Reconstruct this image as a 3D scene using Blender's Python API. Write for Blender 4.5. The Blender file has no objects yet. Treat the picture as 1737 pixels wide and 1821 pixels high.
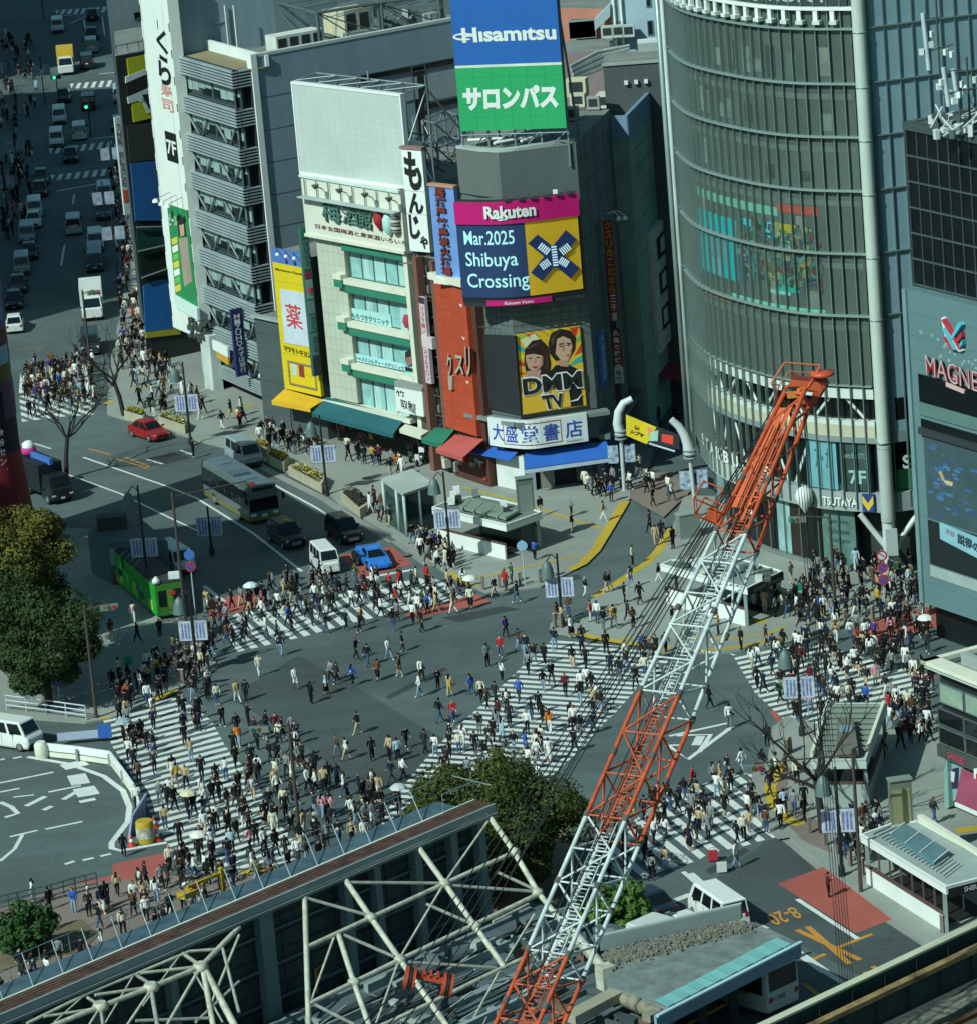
import bpy, math, random
from math import radians, sin, cos, pi, sqrt, atan2
from mathutils import Vector as V, Matrix
random.seed(11)
sc = bpy.context.scene
COL = sc.collection
# ---------------------------------------------------------------- camera, sky, sun, exposure
FPX, PITCH, ROLL, HC = 7622.0, 0.27262, -0.0854, 87.44
IW, IH = 1737.0, 1821.0
_F = V((0, cos(PITCH), -sin(PITCH))); _R0 = V((1, 0, 0)); _U0 = _R0.cross(_F)
_R = _R0*cos(ROLL)+_U0*sin(ROLL); _U = _R0*(-sin(ROLL))+_U0*cos(ROLL)
CAMP = V((0, 0, HC))
cd = bpy.data.cameras.new('camera'); cam = bpy.data.objects.new('camera', cd); COL.objects.link(cam)
cd.sensor_fit = 'HORIZONTAL'; cd.sensor_width = 36.0; cd.lens = 36.0*FPX/IW
cd.clip_start = 1.0; cd.clip_end = 6000.0
M4 = Matrix((( _R.x, _U.x, -_F.x, 0), (_R.y, _U.y, -_F.y, 0), (_R.z, _U.z, -_F.z, HC), (0, 0, 0, 1)))
cam.matrix_world = M4
sc.camera = cam
SUND = V((1.416, 1.335, -1.70)).normalized()          # the way the sunlight travels
w = bpy.data.worlds.new('World'); sc.world = w; w.use_nodes = True
nt = w.node_tree; bg = nt.nodes['Background']
sky = nt.nodes.new('ShaderNodeTexSky'); sky.sky_type = 'NISHITA'; sky.sun_disc = False
sky.sun_elevation = math.asin(-SUND.z); sky.sun_rotation = atan2(-SUND.x, -SUND.y)
sky.air_density = 1.0; sky.dust_density = 1.5; sky.ozone_density = 1.0
tint = nt.nodes.new('ShaderNodeMix'); tint.data_type = 'RGBA'; tint.blend_type = 'MULTIPLY'
tint.inputs[0].default_value = 1.0; tint.inputs[7].default_value = (0.56, 1.0, 0.93, 1)
nt.links.new(sky.outputs[0], tint.inputs[6]); nt.links.new(tint.outputs[2], bg.inputs[0])
bg.inputs[1].default_value = 0.055
sl = bpy.data.lights.new('sun', 'SUN'); sl.energy = 3.3; sl.angle = radians(0.5); sl.color = (0.84, 1.0, 0.94)
so = bpy.data.objects.new('sun', sl); COL.objects.link(so); so.location = (-200, 0, 250)
so.rotation_euler = SUND.to_track_quat('-Z', 'Y').to_euler()
vs = sc.view_settings; vs.view_transform = 'Standard'; vs.look = 'None'; vs.gamma = 1.0; vs.exposure = 0.36
sc.cycles.max_bounces = 5; sc.cycles.glossy_bounces = 3; sc.cycles.diffuse_bounces = 2
# ---------------------------------------------------------------- pixel helpers (photograph pixels -> points of the place)
ZO = {1:(0,0,3.86),2:(430,0,3.86),3:(780,0,3.86),4:(1170,0,3.063),5:(0,430,3.86),6:(400,400,3.86),7:(780,450,3.86),
 8:(1170,550,3.063),9:(0,850,3.86),10:(400,850,3.86),11:(780,850,3.86),12:(1170,950,3.063),13:(0,1300,3.474),14:(450,1300,3.474),
 15:(850,1300,3.474),16:(1237,1300,3.474),17:(860,1120,5.79),18:(180,1240,4.571),19:(1040,1340,4.343),20:(1370,620,13.0),
 21:(350,780,4.695),22:(1400,1400,4.326),23:(0,880,3.958),24:(530,300,8.271),25:(480,430,6.278),26:(700,310,3.3125),27:(1090,340,3.253),
 28:(1620,480,2.6),29:(0,430,3.87),30:(600,520,7.589),31:(1230,830,3.426),32:(650,820,5.428),33:(1150,940,5.79),34:(1340,1200,5.689),
 35:(1640,1080,4.557),36:(200,540,5.428),37:(0,1480,4.136),38:(1020,1540,3.948),39:(970,0,7.004),0:(0,0,1.0)}
def q(k, x, y):
 a, b, s = ZO[k]; return (a+x/s, b+y/s)
def qs(k, *pts): return [q(k, *p) for p in pts]
def ray(p): return _F*FPX+_R*(p[0]-IW/2)-_U*(p[1]-IH/2)
def g(p, z=0.0):
 d = ray(p); t = (z-HC)/d.z; return CAMP+d*t
def atY(p, y):
 d = ray(p); return CAMP+d*(y/d.y)
def onp(p, o, n):
 d = ray(p); t = (o-CAMP).dot(n)/d.dot(n); return CAMP+d*t
def proj(P):
 d = P-CAMP; z = d.dot(_F); return (IW/2+FPX*d.dot(_R)/z, IH/2-FPX*d.dot(_U)/z)
def zat(b, py):
 lo, hi = -5.0, 90.0
 for _ in range(50):
  m = (lo+hi)/2
  if proj(V((b.x, b.y, m)))[1] > py: lo = m
  else: hi = m
 return lo
def up(P, z): return V((P.x, P.y, z))
# ---------------------------------------------------------------- materials
def lin(h):
 h = h.lstrip('#'); r = []
 for i in (0, 2, 4):
  c = int(h[i:i+2], 16)/255.0
  r.append(c/12.92 if c <= 0.04045 else ((c+0.055)/1.055)**2.4)
 return tuple(r)
MT = {}
def M(h, rough=0.75, metal=0.0, noise=0.12, scale=0.35, emit=0.0, spec=0.5, streak=False):
 key = (h, rough, metal, noise, scale, emit, spec, streak)
 if key in MT: return MT[key]
 m = bpy.data.materials.new('surface_'+h.lstrip('#')); m.use_nodes = True
 t = m.node_tree; b = t.nodes['Principled BSDF']; c = lin(h)
 b.inputs['Roughness'].default_value = rough; b.inputs['Metallic'].default_value = metal
 b.inputs['Specular IOR Level'].default_value = spec
 if noise > 0:
  tc = t.nodes.new('ShaderNodeTexCoord'); n = t.nodes.new('ShaderNodeTexNoise'); n.inputs['Scale'].default_value = scale
  n.inputs['Detail'].default_value = 6.0; n.inputs['Roughness'].default_value = 0.65
  if streak:
   mp = t.nodes.new('ShaderNodeMapping'); mp.inputs['Scale'].default_value = (3.0, 3.0, 0.25)
   t.links.new(tc.outputs['Object'], mp.inputs[0]); t.links.new(mp.outputs[0], n.inputs['Vector'])
  else: t.links.new(tc.outputs['Object'], n.inputs['Vector'])
  r = t.nodes.new('ShaderNodeValToRGB'); lo, hi = 1-noise*1.6, 1+noise*0.9
  r.color_ramp.elements[0].position = 0.3; r.color_ramp.elements[1].position = 0.72
  r.color_ramp.elements[0].color = tuple(min(1, x*lo) for x in c)+(1,); r.color_ramp.elements[1].color = tuple(min(1, x*hi) for x in c)+(1,)
  t.links.new(n.outputs['Fac'], r.inputs[0]); t.links.new(r.outputs[0], b.inputs['Base Color'])
 else: b.inputs['Base Color'].default_value = c+(1,)
 if emit > 0:
  b.inputs['Emission Color'].default_value = c+(1,); b.inputs['Emission Strength'].default_value = emit
 MT[key] = m; return m
def glass(h, rough=0.08, spec=0.5, noise=0.25, scale=0.6): return M(h, rough, 0.0, noise, scale, 0.0, spec)
def ASPH(h, name):
 if name in MT: return MT[name]
 m = bpy.data.materials.new(name); m.use_nodes = True; t = m.node_tree; b = t.nodes['Principled BSDF']; b.inputs['Roughness'].default_value = 0.85
 tc = t.nodes.new('ShaderNodeTexCoord'); c = lin(h)
 n1 = t.nodes.new('ShaderNodeTexNoise'); n1.inputs['Scale'].default_value = 0.09; n1.inputs['Detail'].default_value = 8; n1.inputs['Roughness'].default_value = .7
 n2 = t.nodes.new('ShaderNodeTexNoise'); n2.inputs['Scale'].default_value = 9.0; n2.inputs['Detail'].default_value = 2
 for n in (n1, n2): t.links.new(tc.outputs['Object'], n.inputs['Vector'])
 a = t.nodes.new('ShaderNodeMath'); a.operation = 'ADD'; t.links.new(n1.outputs['Fac'], a.inputs[0])
 s = t.nodes.new('ShaderNodeMath'); s.operation = 'MULTIPLY'; s.inputs[1].default_value = 0.35; t.links.new(n2.outputs['Fac'], s.inputs[0]); t.links.new(s.outputs[0], a.inputs[1])
 r = t.nodes.new('ShaderNodeValToRGB'); r.color_ramp.elements[0].position = 0.42; r.color_ramp.elements[1].position = 0.95
 r.color_ramp.elements[0].color = tuple(x*.72 for x in c)+(1,); r.color_ramp.elements[1].color = tuple(x*1.3 for x in c)+(1,)
 t.links.new(a.outputs[0], r.inputs[0]); t.links.new(r.outputs[0], b.inputs['Base Color'])
 MT[name] = m; return m
# ---------------------------------------------------------------- mesh builder
WL = {}
class MB:
 def __init__(s): s.v = []; s.f = []; s.m = []; s.mats = []; s.sm = []
 def mi(s, m):
  if m not in s.mats: s.mats.append(m)
  return s.mats.index(m)
 def add(s, vs, fs, m, smooth=False):
  o = len(s.v); s.v += [tuple(p) for p in vs]; k = s.mi(m)
  for f in fs: s.f.append(tuple(i+o for i in f)); s.m.append(k); s.sm.append(smooth)
 def quad(s, a, b, c, d, m): s.add([a, b, c, d], [(0, 1, 2, 3)], m)
 def poly(s, pts, m): s.add(pts, [tuple(range(len(pts)))], m)
 def obox(s, o, a, b, c, m):
  o = V(o); a = V(a); b = V(b); c = V(c)
  if a.cross(b).dot(c) < 0: a, b = b, a
  p = [o, o+a, o+a+b, o+b, o+c, o+a+c, o+a+b+c, o+b+c]
  s.add(p, [(3, 2, 1, 0), (4, 5, 6, 7), (0, 1, 5, 4), (1, 2, 6, 5), (2, 3, 7, 6), (3, 0, 4, 7)], m)
 def box(s, c, d, m, rz=0.0):
  c = V(c); e = V((cos(rz), sin(rz), 0)); h = V((-sin(rz), cos(rz), 0))
  s.obox(c-e*d[0]/2-h*d[1]/2-V((0, 0, d[2]/2)), e*d[0], h*d[1], V((0, 0, d[2])), m)
 def prism(s, pts, ext, m, mside=None):
  n = len(pts); pts = [V(p) for p in pts]; ext = V(ext)
  nn = V((0, 0, 0))
  for i in range(n): nn += (pts[i]-pts[0]).cross(pts[(i+1) % n]-pts[0])
  if nn.dot(ext) < 0: pts = pts[::-1]
  s.add([p+ext for p in pts], [tuple(range(n))], m)
  s.add(pts, [tuple(range(n))[::-1]], mside or m)
  s.add(pts+[p+ext for p in pts], [(i, (i+1) % n, n+(i+1) % n, n+i) for i in range(n)], mside or m)
 def tube(s, p, e, r, m, n=6, r2=None, caps=True, smooth=True):
  p = V(p); e = V(e); r2 = r if r2 is None else r2; d = (e-p)
  if d.length < 1e-6: return
  d = d.normalized(); a = d.orthogonal().normalized(); b = d.cross(a)
  vs = []
  for k in range(n):
   t = 2*pi*k/n; vs.append(p+(a*cos(t)+b*sin(t))*r)
  for k in range(n):
   t = 2*pi*k/n; vs.append(e+(a*cos(t)+b*sin(t))*r2)
  s.add(vs, [(k, (k+1) % n, n+(k+1) % n, n+k) for k in range(n)], m, smooth)
  if caps:
   s.add(vs[:n], [tuple(range(n))[::-1]], m); s.add(vs[n:], [tuple(range(n))], m)
 def path(s, pts, r, m, n=6, r2=None):
  pts = [V(p) for p in pts]; r2 = r if r2 is None else r2; N = len(pts); prev = None; vs = []
  for i, p in enumerate(pts):
   d = (pts[min(i+1, N-1)]-pts[max(i-1, 0)]).normalized()
   a = (prev-d*prev.dot(d)).normalized() if prev is not None and abs(prev.dot(d)) < .99 else d.orthogonal().normalized()
   prev = a; b = d.cross(a); rr = r+(r2-r)*i/max(1, N-1)
   for k in range(n): t = 2*pi*k/n; vs.append(p+(a*cos(t)+b*sin(t))*rr)
  fs = [(i*n+k, i*n+(k+1) % n, (i+1)*n+(k+1) % n, (i+1)*n+k) for i in range(N-1) for k in range(n)]
  s.add(vs, fs, m, True); s.add(vs[:n], [tuple(range(n))[::-1]], m); s.add(vs[-n:], [tuple(range(n))], m)
 def lathe(s, c, prof, m, n=12, smooth=True):
  c = V(c); vs = []
  for r, z in prof:
   for k in range(n): t = 2*pi*k/n; vs.append(c+V((r*cos(t), r*sin(t), z)))
  fs = [(i*n+k, i*n+(k+1) % n, (i+1)*n+(k+1) % n, (i+1)*n+k) for i in range(len(prof)-1) for k in range(n)]
  s.add(vs, fs, m, smooth); s.add(vs[:n], [tuple(range(n))[::-1]], m); s.add(vs[-n:], [tuple(range(n))], m)
 def build(s, name, parent=None):
  off = V(WL.get(parent.name, (0, 0, 0))) if parent is not None else V((0, 0, 0))
  me = bpy.data.meshes.new(name); me.from_pydata([tuple(V(p)-off) for p in s.v], [], s.f)
  for m in s.mats: me.materials.append(m)
  me.polygons.foreach_set('material_index', s.m); me.polygons.foreach_set('use_smooth', s.sm); me.update()
  o = bpy.data.objects.new(name, me); COL.objects.link(o)
  if parent is not None: o.parent = parent; WL[o.name] = tuple(off)
  return o
def tag(o, label=None, cat=None, group=None, kind=None):
 if label: o['label'] = label
 if cat: o['category'] = cat
 if group: o['group'] = group
 if kind: o['kind'] = kind
 return o
def thing(name, label, cat, loc=(0, 0, 0), group=None):
 o = bpy.data.objects.new(name, None); COL.objects.link(o); o.location = loc; o.empty_display_size = 0.5
 WL[o.name] = tuple(loc); return tag(o, label, cat, group)
def dup(o, parent=None):
 c = o.copy(); COL.objects.link(c)
 if parent is not None: c.parent = parent
 for ch in list(o.children): dup(ch, c)
 return c
def put(o, loc, rz=0.0, label=None, group=None, scale=None):
 o.location = loc; o.rotation_euler = (0, 0, rz)
 if scale: o.scale = (scale,)*3
 if label: o['label'] = label
 if group: o['group'] = group
 return o
# ---------------------------------------------------------------- lettering
TX = {}
def tmesh(s, bold=0.0):
 k = (s, bold)
 if k in TX: return TX[k]
 c = bpy.data.curves.new('lettering', 'FONT'); c.body = s; c.offset = bold; c.resolution_u = 3
 o = bpy.data.objects.new('lettering', c); COL.objects.link(o)
 dg = bpy.context.evaluated_depsgraph_get(); m = bpy.data.meshes.new_from_object(o.evaluated_get(dg))
 vs = [(v.co.x, v.co.y) for v in m.vertices]; fs = [tuple(p.vertices) for p in m.polygons]
 bpy.data.objects.remove(o); bpy.data.meshes.remove(m); bpy.data.curves.remove(c)
 x0 = min(v[0] for v in vs); x1 = max(v[0] for v in vs); y0 = min(v[1] for v in vs); y1 = max(v[1] for v in vs)
 w_ = max(1e-4, x1-x0); h_ = max(1e-4, y1-y0)
 TX[k] = ([((a-x0)/w_, (b-y0)/h_) for a, b in vs], fs, w_/h_); return TX[k]
def text3(mb, s, bl, br, tl, m, bold=0.0, ext=0.03, skew=0.0, thick=0.0):
 bl = V(bl); u = V(br)-bl; v = V(tl)-bl; n = u.cross(v).normalized()
 vs, fs, _ = tmesh(s, bold)
 if thick > 0:
  for k in range(3):
   e = ext*(k+1)/3
   mb.add([bl+u*(a+skew*b)+v*b+n*e for a, b in vs], fs, thick_m if k < 2 and (thick_m := MTHICK) else m)
 else: mb.add([bl+u*(a+skew*b)+v*b+n*ext for a, b in vs], fs, m)
MTHICK = None
def vtext3(mb, chars, tl, tr, bl, m, bold=0.0, ext=0.03, gap=0.12, inset=0.0):
 tl = V(tl); u = V(tr)-tl; d = V(bl)-tl; n = len(chars)
 for i, ch in enumerate(chars):
  a = (i+gap/2)/n; b = (i+1-gap/2)/n
  if ch == ' ': continue
  text3(mb, ch, tl+d*b+u*inset, tl+d*b+u*(1-inset), tl+d*a+u*inset, m, bold, ext)
# ---------------------------------------------------------------- facade plane
class Face:
 def __init__(s, A, B):
  s.o = V((A.x, A.y, 0)); u = V((B.x-A.x, B.y-A.y, 0)); s.L = u.length; s.u = u.normalized(); s.n = V((s.u.y, -s.u.x, 0))
 def pt(s, p, off=0.0): return onp(p, s.o+s.n*off, s.n)
 def sz(s, p, off=0.0):
  P = s.pt(p, off); return ((P-s.o).dot(s.u), P.z)
 def at(s, a, z, off=0.0): return s.o+s.u*a+s.n*off+V((0, 0, z))
 def box(s, mb, a0, a1, z0, z1, d0, d1, m): mb.obox(s.at(a0, z0, d0), s.u*(a1-a0), s.n*(d1-d0), V((0, 0, z1-z0)), m)
 def rect(s, mb, bl, tr, d0, d1, m):
  a0, z0 = s.sz(bl, d1); a1, z1 = s.sz(tr, d1); s.box(mb, a0, a1, z0, z1, d0, d1, m)
 def prism(s, mb, pts, d0, d1, m): mb.prism([s.pt(p, d1) for p in pts], s.n*(d0-d1), m)
 def text(s, mb, t, bl, br, tl, m, off, bold=0.0): text3(mb, t, s.pt(bl, off), s.pt(br, off), s.pt(tl, off), m, bold, 0.03)
 def tx(s, mb, t, a0, a1, z0, z1, m, off, bold=0.0): text3(mb, t, s.at(a0, z0, off), s.at(a1, z0, off), s.at(a0, z1, off), m, bold, 0.03)
 def vt(s, mb, chars, a0, a1, z0, z1, m, off, bold=0.0, gap=.12): vtext3(mb, chars, s.at(a0, z1, off), s.at(a1, z1, off), s.at(a0, z0, off), m, bold, 0.03, gap)
# ================================================================ GROUND
def _ramp(t, src, p0, p1, c0, c1):
 r = t.nodes.new('ShaderNodeValToRGB'); r.color_ramp.elements[0].position = p0; r.color_ramp.elements[1].position = p1
 r.color_ramp.elements[0].color = c0; r.color_ramp.elements[1].color = c1; t.links.new(src, r.inputs[0]); return r.outputs[0]
def _noise(t, tc, sc_, det=6, rough=.65, mapping=None):
 n = t.nodes.new('ShaderNodeTexNoise'); n.inputs['Scale'].default_value = sc_; n.inputs['Detail'].default_value = det; n.inputs['Roughness'].default_value = rough
 if mapping:
  mp = t.nodes.new('ShaderNodeMapping'); mp.inputs['Scale'].default_value = mapping[0]; mp.inputs['Rotation'].default_value = (0, 0, mapping[1]); t.links.new(tc.outputs['Object'], mp.inputs[0]); t.links.new(mp.outputs[0], n.inputs['Vector'])
 else: t.links.new(tc.outputs['Object'], n.inputs['Vector'])
 return n.outputs['Fac']
def _mix(t, a, b, fac, mode='MIX'):
 m = t.nodes.new('ShaderNodeMix'); m.data_type = 'RGBA'; m.blend_type = mode
 for i, x in ((0, fac), (6, a), (7, b)):
  if hasattr(x, 'links') or hasattr(x, 'is_linked'): t.links.new(x, m.inputs[i])
  else: m.inputs[i].default_value = x
 return m.outputs[2]
def ROADM(h, name):
 m = bpy.data.materials.new(name); m.use_nodes = True; t = m.node_tree; b = t.nodes['Principled BSDF']; b.inputs['Roughness'].default_value = .8; tc = t.nodes.new('ShaderNodeTexCoord'); c = lin(h)
 base = _ramp(t, _noise(t, tc, .07, 8, .7), .35, .7, tuple(x*.74 for x in c)+(1,), tuple(x*1.22 for x in c)+(1,))
 tyre = _ramp(t, _noise(t, tc, .5, 3, .6, ((.06, 1.0, 1), -1.02)), .45, .75, (1, 1, 1, 1), (.72, .74, .74, 1)); x1 = _mix(t, base, tyre, .8, 'MULTIPLY')
 grit = _ramp(t, _noise(t, tc, 12, 2), .3, .75, (.84, .84, .84, 1), (1.15, 1.15, 1.15, 1)); x2 = _mix(t, x1, grit, 1.0, 'MULTIPLY')
 stain = _ramp(t, _noise(t, tc, .8, 5, .75), .62, .74, (1, 1, 1, 1), (.62, .64, .65, 1)); x3 = _mix(t, x2, stain, .8, 'MULTIPLY')
 vo = t.nodes.new('ShaderNodeTexVoronoi'); vo.feature = 'DISTANCE_TO_EDGE'; vo.inputs['Scale'].default_value = .16; wv = t.nodes.new('ShaderNodeVectorMath'); wv.operation = 'ADD'
 nn = t.nodes.new('ShaderNodeTexNoise'); nn.inputs['Scale'].default_value = .5; t.links.new(tc.outputs['Object'], nn.inputs['Vector']); sc2 = t.nodes.new('ShaderNodeVectorMath'); sc2.operation = 'SCALE'; sc2.inputs['Scale'].default_value = 4.0
 t.links.new(nn.outputs['Color'], sc2.inputs[0]); t.links.new(tc.outputs['Object'], wv.inputs[0]); t.links.new(sc2.outputs[0], wv.inputs[1]); t.links.new(wv.outputs[0], vo.inputs['Vector'])
 crack = _ramp(t, vo.outputs['Distance'], .0, .008, (.55, .56, .56, 1), (1, 1, 1, 1)); x4 = _mix(t, x3, crack, .7, 'MULTIPLY')
 t.links.new(x4, b.inputs['Base Color']); MT[name] = m; return m
def PAINTM(h, under, name):
 m = bpy.data.materials.new(name); m.use_nodes = True; t = m.node_tree; b = t.nodes['Principled BSDF']; b.inputs['Roughness'].default_value = .75; tc = t.nodes.new('ShaderNodeTexCoord'); c = lin(h); u = lin(under)
 base = _ramp(t, _noise(t, tc, .6, 6, .7), .3, .7, tuple(x*.8 for x in c)+(1,), c+(1,))
 wear = _ramp(t, _noise(t, tc, 2.6, 8, .8), .58, .72, (0, 0, 0, 1), (1, 1, 1, 1)); x = _mix(t, base, u+(1,), wear)
 t.links.new(x, b.inputs['Base Color']); MT[name] = m; return m
A_ROAD = ROADM('#566362', 'asphalt'); A_DARK = ROADM('#485251', 'asphalt_new'); A_PAVE = ASPH('#8b9088', 'pavement_concrete')
A_RED = ASPH('#a4544a', 'red_road_surface'); A_WHITE = PAINTM('#dcded9', '#59625f', 'white_road_paint'); A_YEL = ASPH('#b89a2e', 'yellow_paving'); A_ORG = PAINTM('#c98a35', '#59625f', 'orange_road_paint')
A_KERB = M('#8d8f88'); A_BRICK = ASPH('#7c6f66', 'brick_pavers')
def flat(name, pts, z, m, kind='structure'):
 mb = MB(); mb.poly([g(p, z) for p in pts], m)
 o = mb.build(name); o['kind'] = kind
 fix_up(o); return o
def fix_up(o):
 me = o.data
 for p in me.polygons:
  if p.normal.z < 0: p.flip()
SLN = [0]
def slab(name, pts, m, h=0.13, z0=0.0):
 h += SLN[0]*.0005; SLN[0] += 1
 mb = MB(); b = [up(g(p, h), z0) for p in pts]; mb.prism(b, V((0, 0, h-z0)), m, A_KERB); o = mb.build(name); o['kind'] = 'structure'; return o
def line3(mb, pts, wd, z, m):
 P = [g(p, z) for p in pts]; N = len(P); Lf = []; Rt = []
 for i in range(N):
  d = (P[min(i+1, N-1)]-P[max(i-1, 0)]); d.z = 0; d.normalize(); n = V((-d.y, d.x, 0))*wd/2
  Lf.append(P[i]+n); Rt.append(P[i]-n)
 for i in range(N-1): mb.quad(Rt[i], Rt[i+1], Lf[i+1], Lf[i], m)
mb = MB(); mb.poly([V((-2500, -400, 0)), V((2500, -400, 0)), V((2500, 5000, 0)), V((-2500, 5000, 0))], A_ROAD); mb.build('ground')['kind'] = 'structure'
# darker resurfaced road patches
flat('road_patch', qs(0, (408,1240), (530,1166), (620,1213), (745,1290), (850,1345), (775,1400), (640,1400), (520,1310)), .004, A_DARK)
flat('road_patch', qs(16, (420,690), (560,640), (800,840), (1220,1160), (1480,1330), (1100,1560), (700,1350), (240,1100), (60,960)), .004, A_DARK)
flat('road_patch', qs(12, (560,870), (640,960), (740,1070), (620,1200), (520,1330), (150,1250), (60,1110)), .004, A_ROAD)
# pavements
PAVE1 = [(-60,400), (245,480), (236,600), (222,735)]+qs(5, (870,1210), (1290,1335), (1370,1365))+[(420,800), (475,822), (581,873), (602,894), (702,954), (773,1005)]+qs(11, (130,700), (330,785), (700,745), (900,645), (1095,500), (1305,150))+[(1150,840), (1190,700), (900,560), (300,400)]
slab('pavement', PAVE1[4:], A_PAVE)
slab('pavement', [(205,300), (228,430), (213,560), (195,650), (190,735), (222,745), (330,770), (330,300)], A_PAVE)
slab('pavement', qs(11, (1600,345), (1500,505), (1405,600), (1200,740), (1050,825), (960,1000), (860,960), (770,990), (760,1020), (800,1060), (900,1075), (950,1062))+[(1189,1155), (1170,1156)]+qs(12, (330,645), (690,592), (870,530), (1060,490), (1240,440), (1510,388))+[(1720,1060), (1720,900), (1215,880)], A_PAVE)
slab('pavement', qs(12, (620,1050), (700,990), (880,1040), (1230,990), (1500,960), (1737,1000))+[(1800,1500), (1760,1720), (1663,1690)]+qs(16, (1220,1160), (800,840), (560,640), (430,520), (360,430), (358,340), (440,200)), A_PAVE)
slab('pavement', qs(23, (1330,880), (1395,1000), (1540,1210), (1340,1310), (1240,1380), (1080,1460), (780,1570), (600,1600), (60,1560), (-60,1540), (-60,200), (640,240)), A_PAVE)
slab('pavement', qs(13, (-100,1110), (480,945), (1010,900), (1400,880), (1600,850))+qs(14, (80,880), (500,740), (830,570), (1000,420), (1350,420), (1560,640), (1720,860), (1900,950))+[(1130,1640), (1000,1760), (-30,1900)], A_BRICK)
# brick pavers near the arcade mouth
flat('pavers', qs(11, (1310,140), (1540,270), (1737,80), (1737,-40), (1500,-40), (1310,60)), .134, A_BRICK)
flat('pavers', qs(16, (520,210), (440,380), (480,560), (700,700), (850,760), (760,560), (640,480), (560,360), (590,230)), .134, A_BRICK)
# kerb-side concrete gutter strips
mb = MB()
for pts, wd in ((qs(16, (560,640), (800,840), (1220,1160), (1480,1330)), 1.2), (qs(16, (440,200), (385,340), (390,440), (450,540), (570,660)), 1.3), (qs(21, (470,190), (760,350), (1060,500), (1240,620), (1640,860)), .7),
    (qs(10, (1165,400), (1440,600)), 1.4)):
 line3(mb, pts, wd, .135 if wd > 1.25 and wd < 1.35 else .006, A_KERB)
o = mb.build('kerb_strip'); o['kind'] = 'structure'; fix_up(o)
# red surfacing
for pts in ([(368,1070), (470,1048), (478,1074), (372,1102)], qs(10, (790,530), (1150,470), (1290,590), (930,700)), [(716,1091), (850,1057), (873,1071), (780,1091), (735,1100)],
   [(200,1537), (296,1516), (303,1545), (285,1578), (141,1599), (138,1570), (200,1557)], qs(16, (505,945), (790,840), (1225,1160), (990,1250)),
   qs(12, (1050,520), (1240,445), (1515,398), (1530,500), (1300,570), (1080,610)), qs(34, (160,360), (210,360), (300,470), (230,480)), qs(12, (1400,770), (1500,745), (1510,790), (1420,810))):
 flat('red_surfacing', pts, .008, A_RED)
# yellow and orange lines on the pavements
mb = MB(); Z = .1372
for k, pts, wd in ((11, [(1275,160), (1165,345), (1070,500), (985,585), (895,630)], .75), (11, [(1600,345), (1500,505), (1420,585), (1200,735), (1060,815)], .65),
 (11, [(940,1060), (1060,1095), (1300,1135), (1590,1165)], .6), (12, [(0,640), (330,630), (560,590), (690,572)], .55), (12, [(120,560), (420,568), (600,540), (700,500)], .3),
 (12, [(520,480), (590,465)], .8), (12, [(780,270), (860,270), (890,430), (1000,420)], .3), (12, [(1110,350), (1240,315)], .3), (16, [(520,200), (455,350), (475,440), (560,545), (650,580)], .75),
 (10, [(1550,650), (1640,720), (1737,740)], .4), (23, [(1080,1445), (1250,1375)], .55), (23, [(420,1200), (650,1165)], .4), (23, [(705,1575), (780,1560)], .4), (5, [(880,1005), (1100,985)], .35),
 (5, [(1560,1170), (1737,1120)], .35), (6, [(0,1290), (190,1230)], .3), (11, [(160,60), (500,150), (720,220), (1120,350)], .3), (11, [(130,720), (560,620), (900,545), (985,540)], .3),
 (11, [(1240,1100), (1480,1100)], .3), (12, [(1230,1010), (1330,975)], .5), (13, [(1480,880), (1700,845)], .8), (0, [(1700,1478), (1760,1470)], .9), (5, [(720,1110), (780,1090)], .6)):
 line3(mb, qs(k, *pts), wd, Z, A_YEL); Z += .0004
o = mb.build('tactile_paving'); o['kind'] = 'structure'; fix_up(o)
mb = MB(); Z = .012
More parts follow.
